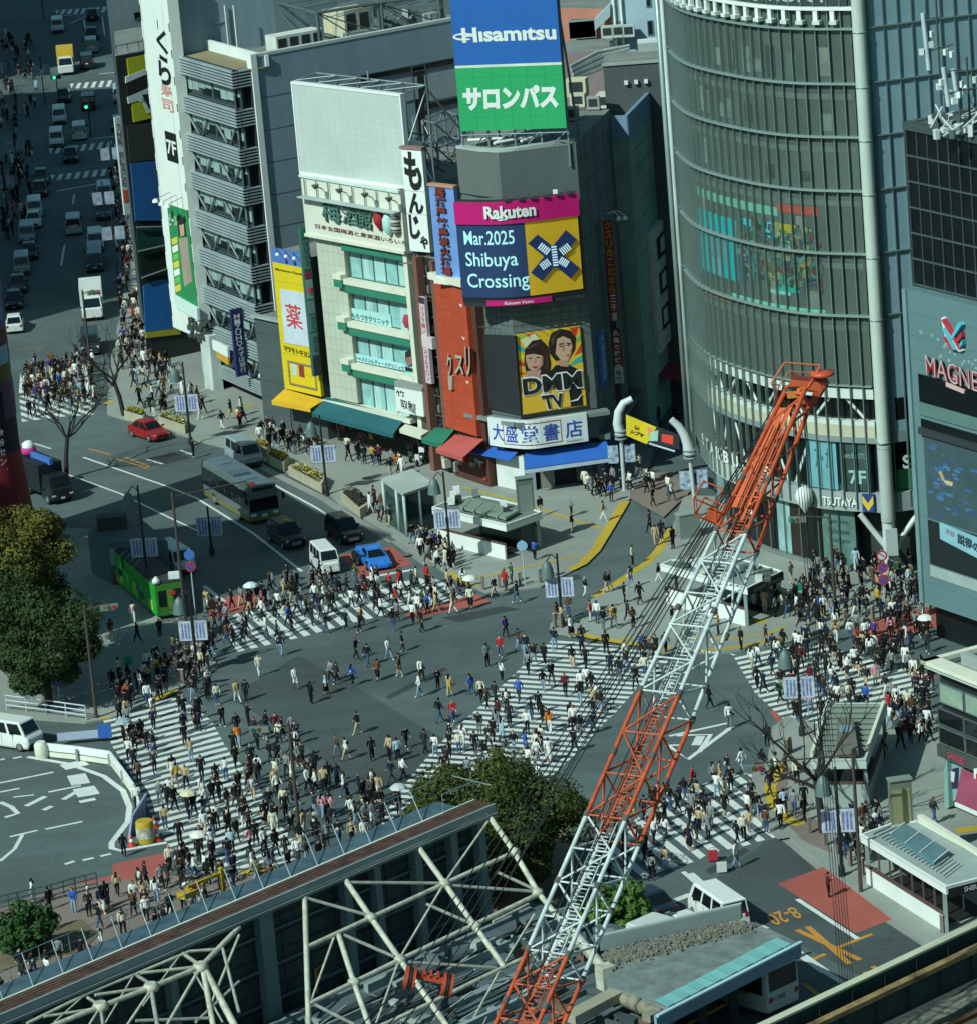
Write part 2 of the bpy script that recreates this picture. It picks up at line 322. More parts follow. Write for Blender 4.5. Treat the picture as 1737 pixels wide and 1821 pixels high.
for k, pts, wd in ((0, [(148,813), (298,865), (350,886), (450,948), (537,1016)], .22), (0, [(80,829), (215,878), (311,925), (365,950)], .2), (0, [(475,855), (563,903), (593,923), (640,955)], .22), (0, [(259,816), (290,825)], .2),
 (5, [(1240,1430), (1320,1460)], .2), (10, [(940,690), (1290,630)], .45), (9, [(1400,740), (1540,850)], .35), (5, [(180,1365), (350,1420)], .2),
 (13, [(170,160), (430,205), (640,280), (760,370), (800,470), (790,560), (690,690), (690,725), (745,740), (1030,690)], .38), (13, [(0,322), (330,255)], .25), (13, [(0,378), (120,355)], .25), (13, [(300,378), (500,338)], .25),
 (13, [(60,655), (230,615)], .25), (13, [(280,608), (510,560)], .25), (13, [(0,805), (90,730), (140,640)], .25), (13, [(80,410), (210,395)], .2), (13, [(470,270), (500,330)], 1.2), (13, [(515,350), (550,400)], 1.4), (13, [(440,195), (480,225)], 1.6), (13, [(490,440), (590,420)], .5),
 (13, [(160,465), (280,405)], .4), (13, [(390,425), (500,360)], .4), (13, [(0,440), (70,470), (110,510), (30,535)], .35), (13, [(270,490), (320,465)], .4), (13, [(400,825), (460,805)], .3), (13, [(510,800), (580,785)], .3), (13, [(620,775), (685,760)], .3),
 (13, [(0,180), (30,172)], .25), (13, [(80,170), (135,160)], .25),
 (12, [(375,1030), (60,1100)], .3), (12, [(400,1050), (160,1228), (50,1150)], .35), (12, [(100,1097), (285,1092), (222,1188)], .35), (12, [(230,1100), (205,1150)], .6), (12, [(60,1150), (120,1150)], .3),
 (16, [(625,1040), (1000,1285)], .3), (16, [(630,1370), (800,1490)], .55), (16, [(800,1490), (930,1570)], .4), (15, [(1130,1080), (1310,1010)], .5), (15, [(1310,880), (1390,950)], .4), (16, [(350,1185), (435,1225)], .45), (16, [(-80,870), (0,940)], .3),
 (1, [(390,1310), (690,1255)], .4), (1, [(590,955), (820,930)], .35), (1, [(430,105), (590,95)], .3), (1, [(680,505), (840,490)], .35), (1, [(510,1330), (500,1400)], .2), (1, [(445,1680), (425,1760)], .2), (5, [(440,40), (420,160)], .2), (1, [(480,160), (590,110)], .25), (1, [(700,110), (720,240)], .2), (1, [(575,130), (595,240)], .2)):
 line3(mb, qs(k, *pts), wd, Z, A_WHITE); Z += .0003
o = mb.build('road_lines'); o['kind'] = 'structure'; fix_up(o)
mb = MB(); Z = .012
for k, pts, wd in ((16, [(625,1230), (1015,1415)], .35), (16, [(690,1210), (950,1440)], .35), (16, [(862,1345), (1090,1255)], .3), (16, [(725,1412), (800,1378)], .3), (16, [(1040,1490), (1070,1505)], .3), (16, [(660,1560), (770,1640)], .3), (16, [(1090,1455), (1115,1470)], .3),
 (5, [(800,1490), (1020,1555), (1025,1540), (860,1480)], .2), (5, [(610,1420), (760,1460)], .2), (5, [(100,740), (300,720), (250,750)], .12)):
 line3(mb, qs(k, *pts), wd, Z, A_ORG); Z += .0003
bl, br, tl = g(q(16,600,1085), .014), g(q(16,425,1140), .014), g(q(16,665,1150), .014)
text3(mb, '8-20', bl, br, tl, A_ORG, .015, 0.002)
o = mb.build('road_lettering'); o['kind'] = 'structure'; fix_up(o)
# ---------------------------------------------------------------- zebra crossings
def crossing(pts, d0, d1, period, z=.016, duty=.52, phase=0.0):
 P = [g(p, z) for p in pts]; d = g(d1, z)-g(d0, z); d.z = 0; d.normalize(); n = V((-d.y, d.x, 0)); o = P[0]
 L = [((p-o).dot(d), (p-o).dot(n)) for p in P]; t0 = min(l[1] for l in L); t1 = max(l[1] for l in L)
 def span(t):
  xs = []
  for i in range(len(L)):
   (a, b), (c, e) = L[i], L[(i+1) % len(L)]
   if (b-t)*(e-t) < 0: xs.append(a+(c-a)*(t-b)/(e-b))
  return (min(xs), max(xs)) if len(xs) >= 2 else None
 mb = MB(); t = t0+.02+phase
 while t < t1:
  a = span(t); b = span(min(t+period*duty, t1-.01))
  if a and b:
   f = lambda x, y: o+d*x+n*y
   k0 = max(a[0], b[0]); k1 = min(a[1], b[1])
   mb.quad(f(a[0], t), f(a[1], t), f(b[1], t+period*duty), f(b[0], t+period*duty), A_WHITE)
  t += period
 o_ = mb.build('zebra_crossing'); o_['kind'] = 'structure'; fix_up(o_); return o_
CA = qs(10, (60,930), (700,815), (1430,672), (1660,815), (1240,910), (850,1000), (560,1085), (90,1195), (0,1090))
CB = qs(18, (15,190), (90,400), (240,620), (330,800), (430,1000), (560,1230), (640,1420), (850,1400), (1410,1385), (1640,1290), (1530,1110), (1390,990), (1280,720), (1170,580), (1010,400), (900,190), (640,0), (450,20))
CC = [(981,1138), (1055,1144), (1190,1160), (1185,1195), (1137,1219), (1098,1263), (1064,1296), (1038,1327), (960,1400), (860,1490), (700,1500), (668,1480), (690,1440), (727,1385), (770,1335), (800,1305), (860,1250), (934,1180)]
CD = qs(12, (405,660), (640,625), (870,600), (1180,690), (1470,760), (1505,880), (1340,915), (900,1010), (740,1065), (640,970), (530,870))
CE = qs(19, (1240,140), (1320,185), (1300,280), (1300,385), (1480,600), (1520,640), (1410,662), (1230,717), (960,770), (865,832), (530,930), (430,985), (230,1030), (20,1000), (330,560), (480,430), (560,400), (700,300), (830,270), (1000,200), (1110,165))
crossing(CA, q(10,1530,730), q(10,1660,830), 1.0)
crossing(CB, q(18,1010,800), q(18,1280,730), 1.08)
crossing(CC, q(17,1110,195), q(17,1737,232), 0.93)
crossing(CD, q(12,640,640), q(12,800,605), 1.0)
crossing(CE, q(19,1080,340), q(19,1380,570), 1.0)
crossing(qs(5, (120,900), (600,830), (640,960), (130,1040)), q(5,410,890), q(5,440,1000), 1.0)
crossing(qs(5, (130,1060), (450,1010), (650,1060), (650,1190), (470,1195), (150,1235)), q(5,470,1120), q(5,640,1180), 1.0)
for a in (((345,1200), (800,1150), (805,1195), (345,1240)), ((335,1015), (800,965), (800,1010), (335,1055)), ((480,572), (800,545), (800,590), (480,607)), ((380,68), (800,38), (800,78), (380,98))):
 crossing(qs(1, *a), q(1, 372, 1195), q(1, 352, 1240), .95)
# trench repairs and utility cuts in the asphalt
A_CUT = ROADM('#3a4241', 'asphalt_trench'); A_PALE = ROADM('#5c6665', 'asphalt_worn')
for i, (k, pts) in enumerate(((5, [(1000,1490), (1120,1530), (1320,1480), (1190,1440)]), (5, [(620,1720), (680,1760), (900,1700), (830,1660)]), (11, [(20,960), (430,880), (560,900), (140,990)]), (10, [(600,1130), (1000,1000), (1100,1010), (700,1160)]), (11, [(760,700), (960,660), (980,690), (790,730)]),
 (12, [(180,1200), (320,1080), (345,1090), (215,1225)]), (16, [(60,860), (300,720), (330,740), (90,890)]), (13, [(250,260), (560,330), (560,350), (250,285)]), (10, [(1100,1500), (1500,1300), (1530,1315), (1130,1520)]), (12, [(430,1010), (520,960), (600,1060), (500,1100)]))):
 flat('road_patch', qs(k, *pts), .0062+.0004*i, (A_CUT, A_PALE)[i % 2])
# ================================================================ BUILDINGS
BLACK = M('#15181a', .6); DARKG = M('#2b3133', .6); WHITE = M('#dfe2dd', .6, 0, .05); CREAM = M('#d9d7c4', .7, 0, .08); STEEL = M('#9aa3a3', .45, .5, .1)
GREYP = M('#6d7675', .6, 0, .10, .15, 0, .5, True); MID = M('#828a88', .7, 0, .1, .3, 0, .5, True); LBLACK = M('#17191b', .6, 0, 0)
ROOFG = M('#7d807a', .9, 0, .18, .5); DGLASS = glass('#1d2728', .12); TGLASS = glass('#3d5654', .1); WALLB = M('#8397a0', .75, 0, .1, .2, 0, .5, True)
MTHICK = M('#b9bcb8', .6)
class Arc:
 """a facade that is curved in plan: at(a, z, off) with a = 0..1 along it"""
 def __init__(s, pts, n=20):
  s.p = [V((p.x, p.y, 0)) for p in pts]; P = s.p; fine = []
  for i in range(len(P)-1):
   p0 = P[i-1] if i > 0 else P[0]*2-P[1]; p3 = P[i+2] if i+2 < len(P) else P[-1]*2-P[-2]
   for k in range(24):
    t = k/24; a = P[i]; b = P[i+1]
    fine.append(0.5*((2*a)+(b-p0)*t+(2*p0-5*a+4*b-p3)*t*t+(3*a-p0-3*b+p3)*t**3))
  fine.append(P[-1]); s.f = fine; s.d = [0.0]
  for i in range(1, len(fine)): s.d.append(s.d[-1]+(fine[i]-fine[i-1]).length)
  s.L = s.d[-1]; s.n = n
 def at(s, a, z, off=0.0):
  t = a*s.L; i = 0
  t = min(max(t, 0), s.L)
  lo, hi = 0, len(s.d)-2
  while lo < hi:
   m = (lo+hi+1)//2
   if s.d[m] <= t: lo = m
   else: hi = m-1
  i = lo; e = s.f[i+1]-s.f[i]; k = (t-s.d[i])/max(1e-6, s.d[i+1]-s.d[i]); P = s.f[i]+e*k
  e0 = (s.f[min(i+2, len(s.f)-1)]-s.f[max(i-1, 0)]).normalized(); nn = V((e0.y, -e0.x, 0))
  return V((P.x, P.y, z))+nn*off
 def band(s, mb, a0, a1, z0, z1, d0, d1, m, n=None):
  n = n or max(2, int(s.n*(a1-a0)+.5)); A = [a0+(a1-a0)*i/n for i in range(n+1)]
  fr = [s.at(a, z0, d1) for a in A]+[s.at(a, z1, d1) for a in A]; bk = [s.at(a, z0, d0) for a in A]+[s.at(a, z1, d0) for a in A]; N = n+1
  vs = fr+bk; fs = []
  for i in range(n):
   fs += [(i, i+1, N+i+1, N+i), (2*N+i+1, 2*N+i, 3*N+i, 3*N+i+1), (N+i, N+i+1, 3*N+i+1, 3*N+i), (i+1, i, 2*N+i, 2*N+i+1)]
  fs += [(0, N, 3*N, 2*N), (n, 2*N+n, 3*N+n, N+n)]
  mb.add(vs, fs, m)
 def tx(s, mb, t, a0, a1, z0, z1, m, off, bold=0.0, dz=0.0):
  vs, fs, _ = tmesh(t, bold); mb.add([s.at(a0+(a1-a0)*x, z0+(z1-z0)*y+dz*x, off) for x, y in vs], fs, m)
 def find(s, p, off=0.0):
  """a, z of the photograph pixel on the facade"""
  best = None; d = ray(p)
  for i in range(0, 401):
   a = i/400; P = s.at(a, 0, off); t = (P.y-CAMP.y)/d.y; X = CAMP+d*t; e = abs(X.x-P.x)
   if best is None or e < best[0]: best = (e, a, X.z)
  return best[1], best[2]
def mass(name, fp, z0, z1, m, parent, roof=None):
 mb = MB(); mb.prism([V((p.x, p.y, z0)) for p in fp], V((0, 0, z1-z0)), roof or m, m)
 return mb.build(name, parent)
def one(name, fn, parent):
 mb = MB(); fn(mb); return mb.build(name, parent)
def window(F, a0, a1, z0, z1, d, parent, mf, mg, fr=.07, name='window'):
 mb = MB()
 F.box(mb, a0, a0+fr, z0, z1, d-.12, d, mf); F.box(mb, a1-fr, a1, z0, z1, d-.12, d, mf)
 F.box(mb, a0+fr, a1-fr, z1-fr, z1, d-.12, d, mf); F.box(mb, a0+fr, a1-fr, z0, z0+fr, d-.12, d, mf)
 o = mb.build(name, parent); p = MB(); F.box(p, a0+fr, a1-fr, z0+fr, z1-fr, d-.1, d-.05, mg); p.build('pane', o); return o
def awning(F, p0, p1, e0, e1, d, parent, m, name='awning', drop=.25, base=0.0):
 """p0,p1 wall edge pixels; e0,e1 outer edge pixels at distance d"""
 a, b = F.pt(p0, base+.02), F.pt(p1, base+.02); c, e = F.pt(e1, base+d), F.pt(e0, base+d)
 mb = MB(); t = V((0, 0, -.06)); mb.prism([a, b, c, e], t, m); k = V((0, 0, -drop)); mb.obox(e+t*1.1, c-e, -F.n*.05, k, m)
 return mb.build(name, parent)
def ac_unit(label, P, sx, sy, sz, rz, name='air_conditioner', grp='air conditioners on the rooftops', hexa='#c8c8ba'):
 t = thing(name, label, 'air conditioner', tuple(P), grp); c = V(P); m = M(hexa, .6)
 mb = MB(); mb.box(c+V((0, 0, sz/2+.1)), (sx, sy, sz), m, rz); e = V((cos(rz), sin(rz), 0)); h = V((-sin(rz), cos(rz), 0))
 for a in (-.4, .4): mb.obox(c+e*sx*a-h*sy/2, e*.1, h*sy, V((0, 0, .1)), DARKG)
 mb.build('casing', t); f = MB()
 k = max(1, int(sx/1.0))
 for i in range(k): f.box(c+e*sx*((i+.5)/k-.5)-h*(sy/2+.015)+V((0, 0, sz*.55+.1)), (sx/k*.7, .03, sz*.6), DARKG, rz)
 f.build('fan_grille', t); return t
# ---- street lines
def dirv(x, y): return V((x, y, 0)).normalized()
PG = g((623, 796)); FG = Face(PG, PG+dirv(4.3, -5.5)*10)
PO = g((729, 825)); FO = Face(PO, PO+dirv(4.3, -7.0)*10)
PM = g((389, 692)); FM = Face(PM, PM+dirv(4.3, -8.9)*10)
# ---------------------------------------------------------------- bank building with louvres
sC, _ = FM.sz((444, 441)); CN = FM.at(sC, 0); zMT = FM.sz((409, 127))[1]; sL, _ = FM.sz((345, 500))
WD = dirv(15.9, 9.9); FW = Face(CN, CN+WD*10)
bank = thing('bank_building', 'grey steel office building with rows of louvres and diagonal braces behind glass', 'building', tuple(CN))
LV = M('#a3b0b3', .45, .1, .12); LVD = M('#2d3940', .5)
back = CN-FM.u*(sC-sL)
mass('wall', [CN-FM.n*.8+WD*.8, CN-FM.n*.8-FM.u*(sC-sL), back-FM.n*26, CN-FM.n*26+WD*24+FM.u*0, CN+WD*26.5-FM.n*.0+WD*.8], 0, zMT-.4, M('#2a3236', .5), bank, ROOFG)
fl = (sC-sL)
zb = [zat(CN, 127+69.5*k) for k in range(9)]; sR = 1.75
for k in range(9):
 zt = zb[k]; hh = (zb[k]-zb[k+1])*.47 if k < 8 else 1.2
 mb = MB(); n = 6
 for i in range(n):
  z0 = zt-hh*(i+1)/n; FM.box(mb, sL, sC+.12, z0+.13, z0+hh/n-.02, -.3, .12, LV); FW.box(mb, .002, sR, z0+.13, z0+hh/n-.02, -.3, .12, LV)
 FM.box(mb, sL, sC, zt-hh, zt, -.6, -.3, LVD); FW.box(mb, .3, sR, zt-hh, zt, -.6, -.3, LVD); mb.build('louvre_band', bank)
 if k < 8:
  z0, z1 = zb[k+1]+.02, zt-hh-.02; w0 = sL+1.2; nb = 2
  for i in range(nb):
   a0 = w0+(sC-w0)*i/nb; a1 = w0+(sC-w0)*(i+1)/nb
   o = window(FM, a0+.05, a1-.05, z0, z1, -.55, bank, M('#59666a', .5), glass('#1f2a2b', .1), .06)
   bl_ = MB(); r = random.Random(k*7+i)
   for j in range(4):
    x0 = a0+.2+(a1-a0-.4)*j/4; FM.box(bl_, x0+.08, x0+(a1-a0)/4-.12, z1-r.uniform(.5, 1.4), z1-.1, -.6, -.58, M('#8ca39d', .7))
   bl_.build('blind', o)
  window(FW, .35, sR-.1, z0, z1, -.55, bank, M('#59666a', .5), glass('#22302f', .1), .06)
  if k > 0:
   mb = MB()
   for i in range(nb):
    a0 = w0+(sC-w0)*i/nb; a1 = w0+(sC-w0)*(i+1)/nb
    BRC = M('#77858a', .5); mb.tube(FM.at(a0+.1, z1, -.4), FM.at(a0+(a1-a0)*.42, z0, -.4), .1, BRC); mb.tube(FM.at(a0+(a1-a0)*.75, z1, -.4), FM.at(a0+(a1-a0)*.55, z0, -.4), .1, BRC)
   mb.build('brace', bank)
  one('pier', lambda mb: FM.box(mb, sL, w0, z0, z1, -.7, -.1, MID), bank)
# white corner strip, big grey side wall with dark window strips
zSW = zMT+.9
def sidewall(mb):
 FW.box(mb, sR+.55, 26.5, 6, zSW, -.5, .1, WALLB)
 for i in range(9): FW.box(mb, sR+.55, 9.2, zSW-3.4-i*2.75, zSW-3.46-i*2.75, .1, .115, M('#56676f'))
one('side_wall', sidewall, bank)
one('corner_strip', lambda mb: FW.box(mb, sR, sR+.55, 5, zSW+.3, -.5, .25, WHITE), bank)
mb = MB(); FM.box(mb, sL, sC-.02, zMT, zMT+.9, -3.4, -3.1, WHITE); FW.box(mb, sR+.55, 26.5, zSW, zSW+.25, -.4, .15, M('#b9beb9')); FM.box(mb, sL, sC, zMT-.1, zMT+.03, -3.1, -.2, M('#8d8263', .9)); mb.build('parapet', bank)
a0, z0 = FW.sz((619, 150)); a1, z1 = FW.sz((806, 101))
for (pb, pt) in (((640, 146), (806, 101)), ((755, 196), (815, 171)), ((741, 245), (755, 120))):
 x0, y0 = FW.sz(pb); x1, y1 = FW.sz(pt)
 if pb[0] == 741: y1 = z1-.1
 o = window(FW, x0, x1, y0, y1, .19, bank, M('#4a565a'), glass('#1c2527', .15), .08)
for (pb, pt) in (((690, 185), (740, 135)), ((757, 180), (808, 122)), ((760, 250), (818, 192)), ((735, 245), (741, 205))):
 x0, y0 = FW.sz(pb); x1, y1 = FW.sz(pt); one('wall_panel', lambda mb: FW.box(mb, x0, x1, y0, y1, .1, .17, M('#98a5a8', .7)), bank)
# shop level: cave like entrance, white pillar, signs
mb = MB(); a, z = FM.sz((376, 650)); a2, _ = FM.sz((392, 650)); FM.box(mb, a, a2, 0, 5.0, -.1, .8, M('#c3cbc6')); mb.build('pillar', bank)
mb = MB()
for i in range(60):
 r = random; x = sL-.6+r.random()*3.9; P = FM.at(x, 4.3+r.random()*1.6, .1+r.random()*.5); mb.box(P, (r.uniform(.3, .8), r.uniform(.3, .8), r.uniform(.15, .5)), M('#3c4443', .9), r.random()*3)
mb.build('rock_canopy', bank)
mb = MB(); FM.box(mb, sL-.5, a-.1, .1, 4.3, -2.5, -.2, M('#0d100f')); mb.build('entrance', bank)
# ---- blade signs on the bank
blue = thing('blade_sign', 'tall navy blade sign with white vertical bank lettering beside grey wall', 'sign', tuple(FM.at(sC-1.0, 5, 1)))
x0 = FM.sz((441, 600))[0]; PB = FM.at(x0, 0, .2); FB2 = Face(PB-WD*1.15, PB); zt_, zb_ = FB2.sz((430, 547))[1], FB2.sz((446, 665))[1]
one('board', lambda mb: FB2.box(mb, 0, 1.1, zb_, zt_, -.3, 0, M('#20245c')), blue)
one('lettering', lambda mb: (FB2.vt(mb, 'MIZUHO', .2, .75, zt_-3.2, zt_-.4, WHITE, .02, .01), FB2.vt(mb, 'みずほ銀行', .3, .85, zb_+.3, zb_+2.6, WHITE, .02, .0)), blue)
sg = thing('shop_sign', 'white and yellow shop sign board on pillar under the louvres', 'sign', tuple(FM.at(sC-4, 4, 1)))
one('board', lambda mb: (FM.prism(mb, qs(36, (960,350), (1110,420), (1115,520), (970,440)), .9, 1.1, WHITE), FM.prism(mb, qs(36, (1000,465), (1118,525), (1120,595), (1010,520)), .9, 1.1, M('#c79a2c'))), sg)
sg = thing('shop_sign', 'blue rectangular bank sign on louvres beside the navy blade', 'sign', tuple(FM.at(sC-3, 4, 1)))
one('board', lambda mb: FM.prism(mb, qs(36, (1140,460), (1275,540), (1280,605), (1145,520)), .3, .45, M('#3846a0')), sg)
one('lettering', lambda mb: FM.text(mb, 'ATM', q(36,1160,515), q(36,1220,548), q(36,1158,485), WHITE, .46), sg)
# ---- white vertical sign tower
E0 = FM.at(FM.sz((310, 600), .6)[0], 0, .6); FS = Face(E0, E0+FM.u*2); fsw = FS.sz((358, 590))[0]
zs0 = FS.sz((361, 604))[1]
tw = thing('sign_tower', 'very tall white vertical sign tower with black kana and 7F on louvred bank', 'sign', tuple(E0))
zs1 = FS.sz((280, -60))[1]
one('board', lambda mb: FS.box(mb, 0, fsw, zs0, zs1, -1.0, 0, M('#dfe3dc', .6, 0, .04)), tw)
def Lt(mb):
 FS.box(mb, .3, .34, zs0+10, zs1, 0, .012, M('#8f9a99')); FS.box(mb, fsw*.8, fsw*.8+.04, zs0+10, zs1, 0, .012, M('#8f9a99'))
 for c, p0, p1 in (('く', (281, 92), (296, 55)), ('ら', (285, 148), (301, 100))):
  a0, z0 = FS.sz(p0); a1, z1 = FS.sz(p1); FS.tx(mb, c, a0, a1, z0, z1, LBLACK, .0, .03)
 a0, z0 = FS.sz((290, 196)); a1, z1 = FS.sz((305, 152)); FS.vt(mb, '寿司', a0, a1, z0, z1, M('#c98a86'), 0, .02)
 a0, z0 = FS.sz((279, 50)); a1, z1 = FS.sz((285, 36)); FS.box(mb, a0+.2, a0+.35, z0, z1, 0, .02, LBLACK)
Lt_o = one('lettering', Lt, tw)
def F7(mb):
 a0, z0 = FS.sz((299, 284)); a1, z1 = FS.sz((313, 238)); FS.box(mb, a0, a1, z0, z1, 0, .05, LBLACK); FS.tx(mb, '7F', a0+.15, a1-.15, z0+.6, z1-.7, WHITE, .03, .02)
one('floor_plate', F7, tw)
def poster(mb):
 FS.prism(mb, [(297, 362), (333, 374), (352, 548), (313, 532)], 0, .06, M('#23824c'))
 FS.prism(mb, [(315, 385), (322, 380), (329, 392), (332, 420), (318, 420)], .06, .07, M('#2a2422')); FS.prism(mb, [(319, 400), (327, 398), (328, 418), (321, 420)], .07, .08, M('#c39a85'))
 FS.prism(mb, [(318, 424), (333, 422), (342, 500), (328, 510)], .06, .075, M('#a08f80'))
 for i in range(7): FS.prism(mb, [(305+i, 425+i*14), (315+i, 420+i*14), (316+i, 431+i*14), (307+i, 436+i*14)], .06, .07, M(('#d8c64a', '#e6e6da', '#62b356')[i % 3]))
 FS.text(mb, 'ビール', (302, 400), (316, 402), (300, 380), WHITE, .07, .01)
 FS.prism(mb, [(309, 525), (350, 548), (352, 570), (311, 545)], .06, .3, M('#cfe2da'))
one('poster', poster, tw)
def clips(mb):
 for i in range(12): FS.box(mb, fsw-.2, fsw-.05, zs0+1.5+i*2.3, zs0+2.2+i*2.3, 0, .03, DARKG); FS.box(mb, .02, .14, zs0+1+i*2.9, zs0+2.4+i*2.9, 0, .03, DARKG)
one('clip', clips, tw)
for i, p in enumerate(((276, 355), (287, 360), (298, 364))):
 P = FS.pt(p, 1.7); t = thing('floodlight', 'white floodlight on long arm above green poster, %s of three' % ('first', 'second', 'last')[i], 'floodlight', tuple(P), 'floodlights above the green poster')
 one('arm', lambda mb: mb.tube(P, FS.pt((p[0]+26, p[1]-14), .03), .035, STEEL), t); one('lamp', lambda mb: mb.lathe(P-V((0, 0, .2)), [(.28, 0), (.22, .2), (.05, .32)], WHITE), t)
# ---- screen building up the street
PS = g((264, 648)); FSB = Face(PS, PS+WD*10)
sb = thing('screen_building', 'slim dark building with yellow, blue and blue advertising panels', 'building', tuple(PS))
zsb = FSB.sz((217, 97))[1]
DVS = V((PS.x+3, PS.y, 0)).normalized()
mass('wall', [PS, PS+WD*5.5, PS+WD*5.5+DVS*14, PS+DVS*14], 0, zsb, M('#26302f', .5), sb, ROOFG)
def pan(mb):
 def R(p0, p1, p2, p3, m, d=.12): FSB.prism(mb, (p0, p1, p2, p3), 0.02, d, m)
 R((226, 104), (300, 88), (310, 200), (238, 217), M('#b3b31e')); R((224, 142), (300, 112), (305, 150), (227, 172), M('#1a1d1c'), .14); R((224, 136), (300, 106), (301, 114), (224, 147), M('#c9d3d3'), .15)
 R((227, 172), (300, 140), (302, 160), (229, 184), M('#b9c6c8'), .15); R((243, 178), (252, 176), (262, 201), (300, 196), M('#c9d3d3'), .16); R((253, 168), (300, 160), (300, 190), (265, 193), M('#1a1d1c'), .17)
 R((232, 290), (300, 283), (312, 392), (241, 392), M('#1f5fa0')); R((255, 508), (320, 490), (328, 582), (259, 590), M('#1d67ae')); R((259, 591), (320, 583), (322, 594), (260, 601), M('#a9a32a'))
 R((226, 224), (300, 214), (306, 280), (231, 288), M('#3a4038', .5)); R((243, 408), (310, 400), (318, 440), (246, 445), glass('#2b4b45')); R((247, 450), (310, 436), (318, 485), (252, 492), M('#1c2d29', .4))
 for a, b in (((243, 404), (320, 402)), ((246, 447), (320, 430)), ((252, 494), (320, 470))): mb.tube(FSB.pt(a, .3), FSB.pt(b, .3), .08, STEEL)
one('display_panel', pan, sb)
def rail(mb):
 for i in range(5): FSB.box(mb, .2+i*1.1, .28+i*1.1, zsb, zsb+.9, -.2, -.1, STEEL)
 FSB.box(mb, 0, 5.4, zsb+.8, zsb+.9, -.2, -.1, STEEL)
one('roof_railing', rail, sb)
# vertical white shop banner at its street edge
bn = thing('blade_sign', 'white vertical letter banner on street edge of slim dark building', 'sign', tuple(PS))
FN = Face(PS-WD*.75+FM.n*0, PS-WD*.1)
def bnr(mb):
 z0 = FN.sz((241, 378))[1]; z1 = FN.sz((222, 205))[1]; FN.box(mb, 0, .6, z0, z1, -.2, 0, M('#c3cac8')); FN.vt(mb, 'THE PLACE', .1, .5, z0+2.5, z1-.6, LBLACK, .02, .01)
 FN.box(mb, .05, .55, z0+1.1, z0+2.2, 0, .03, M('#c4573a'))
one('board', bnr, bn)
# far wall block above the screen building
PF = PS+DVS*16+V((-.4, 0, 0)); FF2 = Face(PF, PF+WD*10)
fb = thing('office_building', 'pale grey plain walled building with one dark window behind white sign tower', 'building', tuple(PF))
mass('wall', [PF, PF+WD*14, PF+WD*14+DVS*10, PF+DVS*10], 0, 45, M('#8f9b9d', .8, 0, .1, .2, 0, .5, True), fb, ROOFG)
x0, z0 = FF2.sz((238, 34)); x1, z1 = FF2.sz((262, 17)); window(FF2, x0, x1, z0, z1, .08, fb, M('#55626a'), DGLASS)
one('corner_trim', lambda mb: FF2.box(mb, -.25, 0, 37, 45, -.3, .1, M('#2c4a8e')), fb)
# ---- rooftop annex and plant on the bank
PA = g((322, 96), zMT); FA = Face(PA, PA+WD*10)
an = thing('rooftop_annex', 'pale blue grey rooftop block with dark double door behind white parapet', 'building', (PA.x, PA.y, zMT-.4))
mass('wall', [PA, PA+WD*6.4, PA+WD*6.4-FM.n*9, PA-FM.n*9], zMT-.4, zMT+9, WALLB, an, ROOFG)
x0, z0 = FA.sz(q(1,1560,320)); x1, z1 = FA.sz(q(1,1660,130))
one('door', lambda mb: (FA.box(mb, x0, x1, z0, z1, .02, .07, BLACK), FA.box(mb, x0-1.6, x0-.05, z0, z1, .02, .06, M('#7d9199')), FA.box(mb, x1+.05, x1+.9, z0, z1, .02, .06, M('#7d9199'))), an)
one('door_canopy', lambda mb: FA.box(mb, x0-1.7, x1+1, z1+.1, z1+.2, 0, .5, M('#8f9b93')), an)
for i, (xx, lb) in enumerate(((1545, 'first'), (1605, 'second'))):
 P = g(q(1,xx+25,320), zMT); t = thing('pole', 'thin white mast in front of rooftop double door, %s of two' % lb, 'mast', tuple(P), 'masts on the bank roof'); one('shaft', lambda mb: mb.tube(P, P+V((0, 0, 3.6)), .06, WHITE), t)
rzW = atan2(WD.y, WD.x)
ac_unit('long white air conditioner row near edge of grey roof, under steel frame', g(q(2,370,345), zMT), 4.6, 1.8, 1.5, rzW, hexa='#d6d8cf')
for i, (p, lb) in enumerate(((q(2,655,225), 'beige ribbed cooling box standing under the steel frame'), (q(2,760,240), 'cream ribbed cooling box with shaded side under the steel frame'), (q(2,840,265), 'flat grey air conditioner on roof by the wall edge'))):
 ac_unit(lb, g(p, zMT), (1.6, 2.6, 3.2)[i], (1.6, 2.2, 1.5)[i], (2.0, 2.3, .6)[i], rzW, hexa=('#c9c2a4', '#c4c0a8', '#7d8885')[i])
fr = thing('steel_frame', 'open steel frame of girders standing over the rooftop plant', 'frame', tuple(g(q(2,540,330), zMT)))
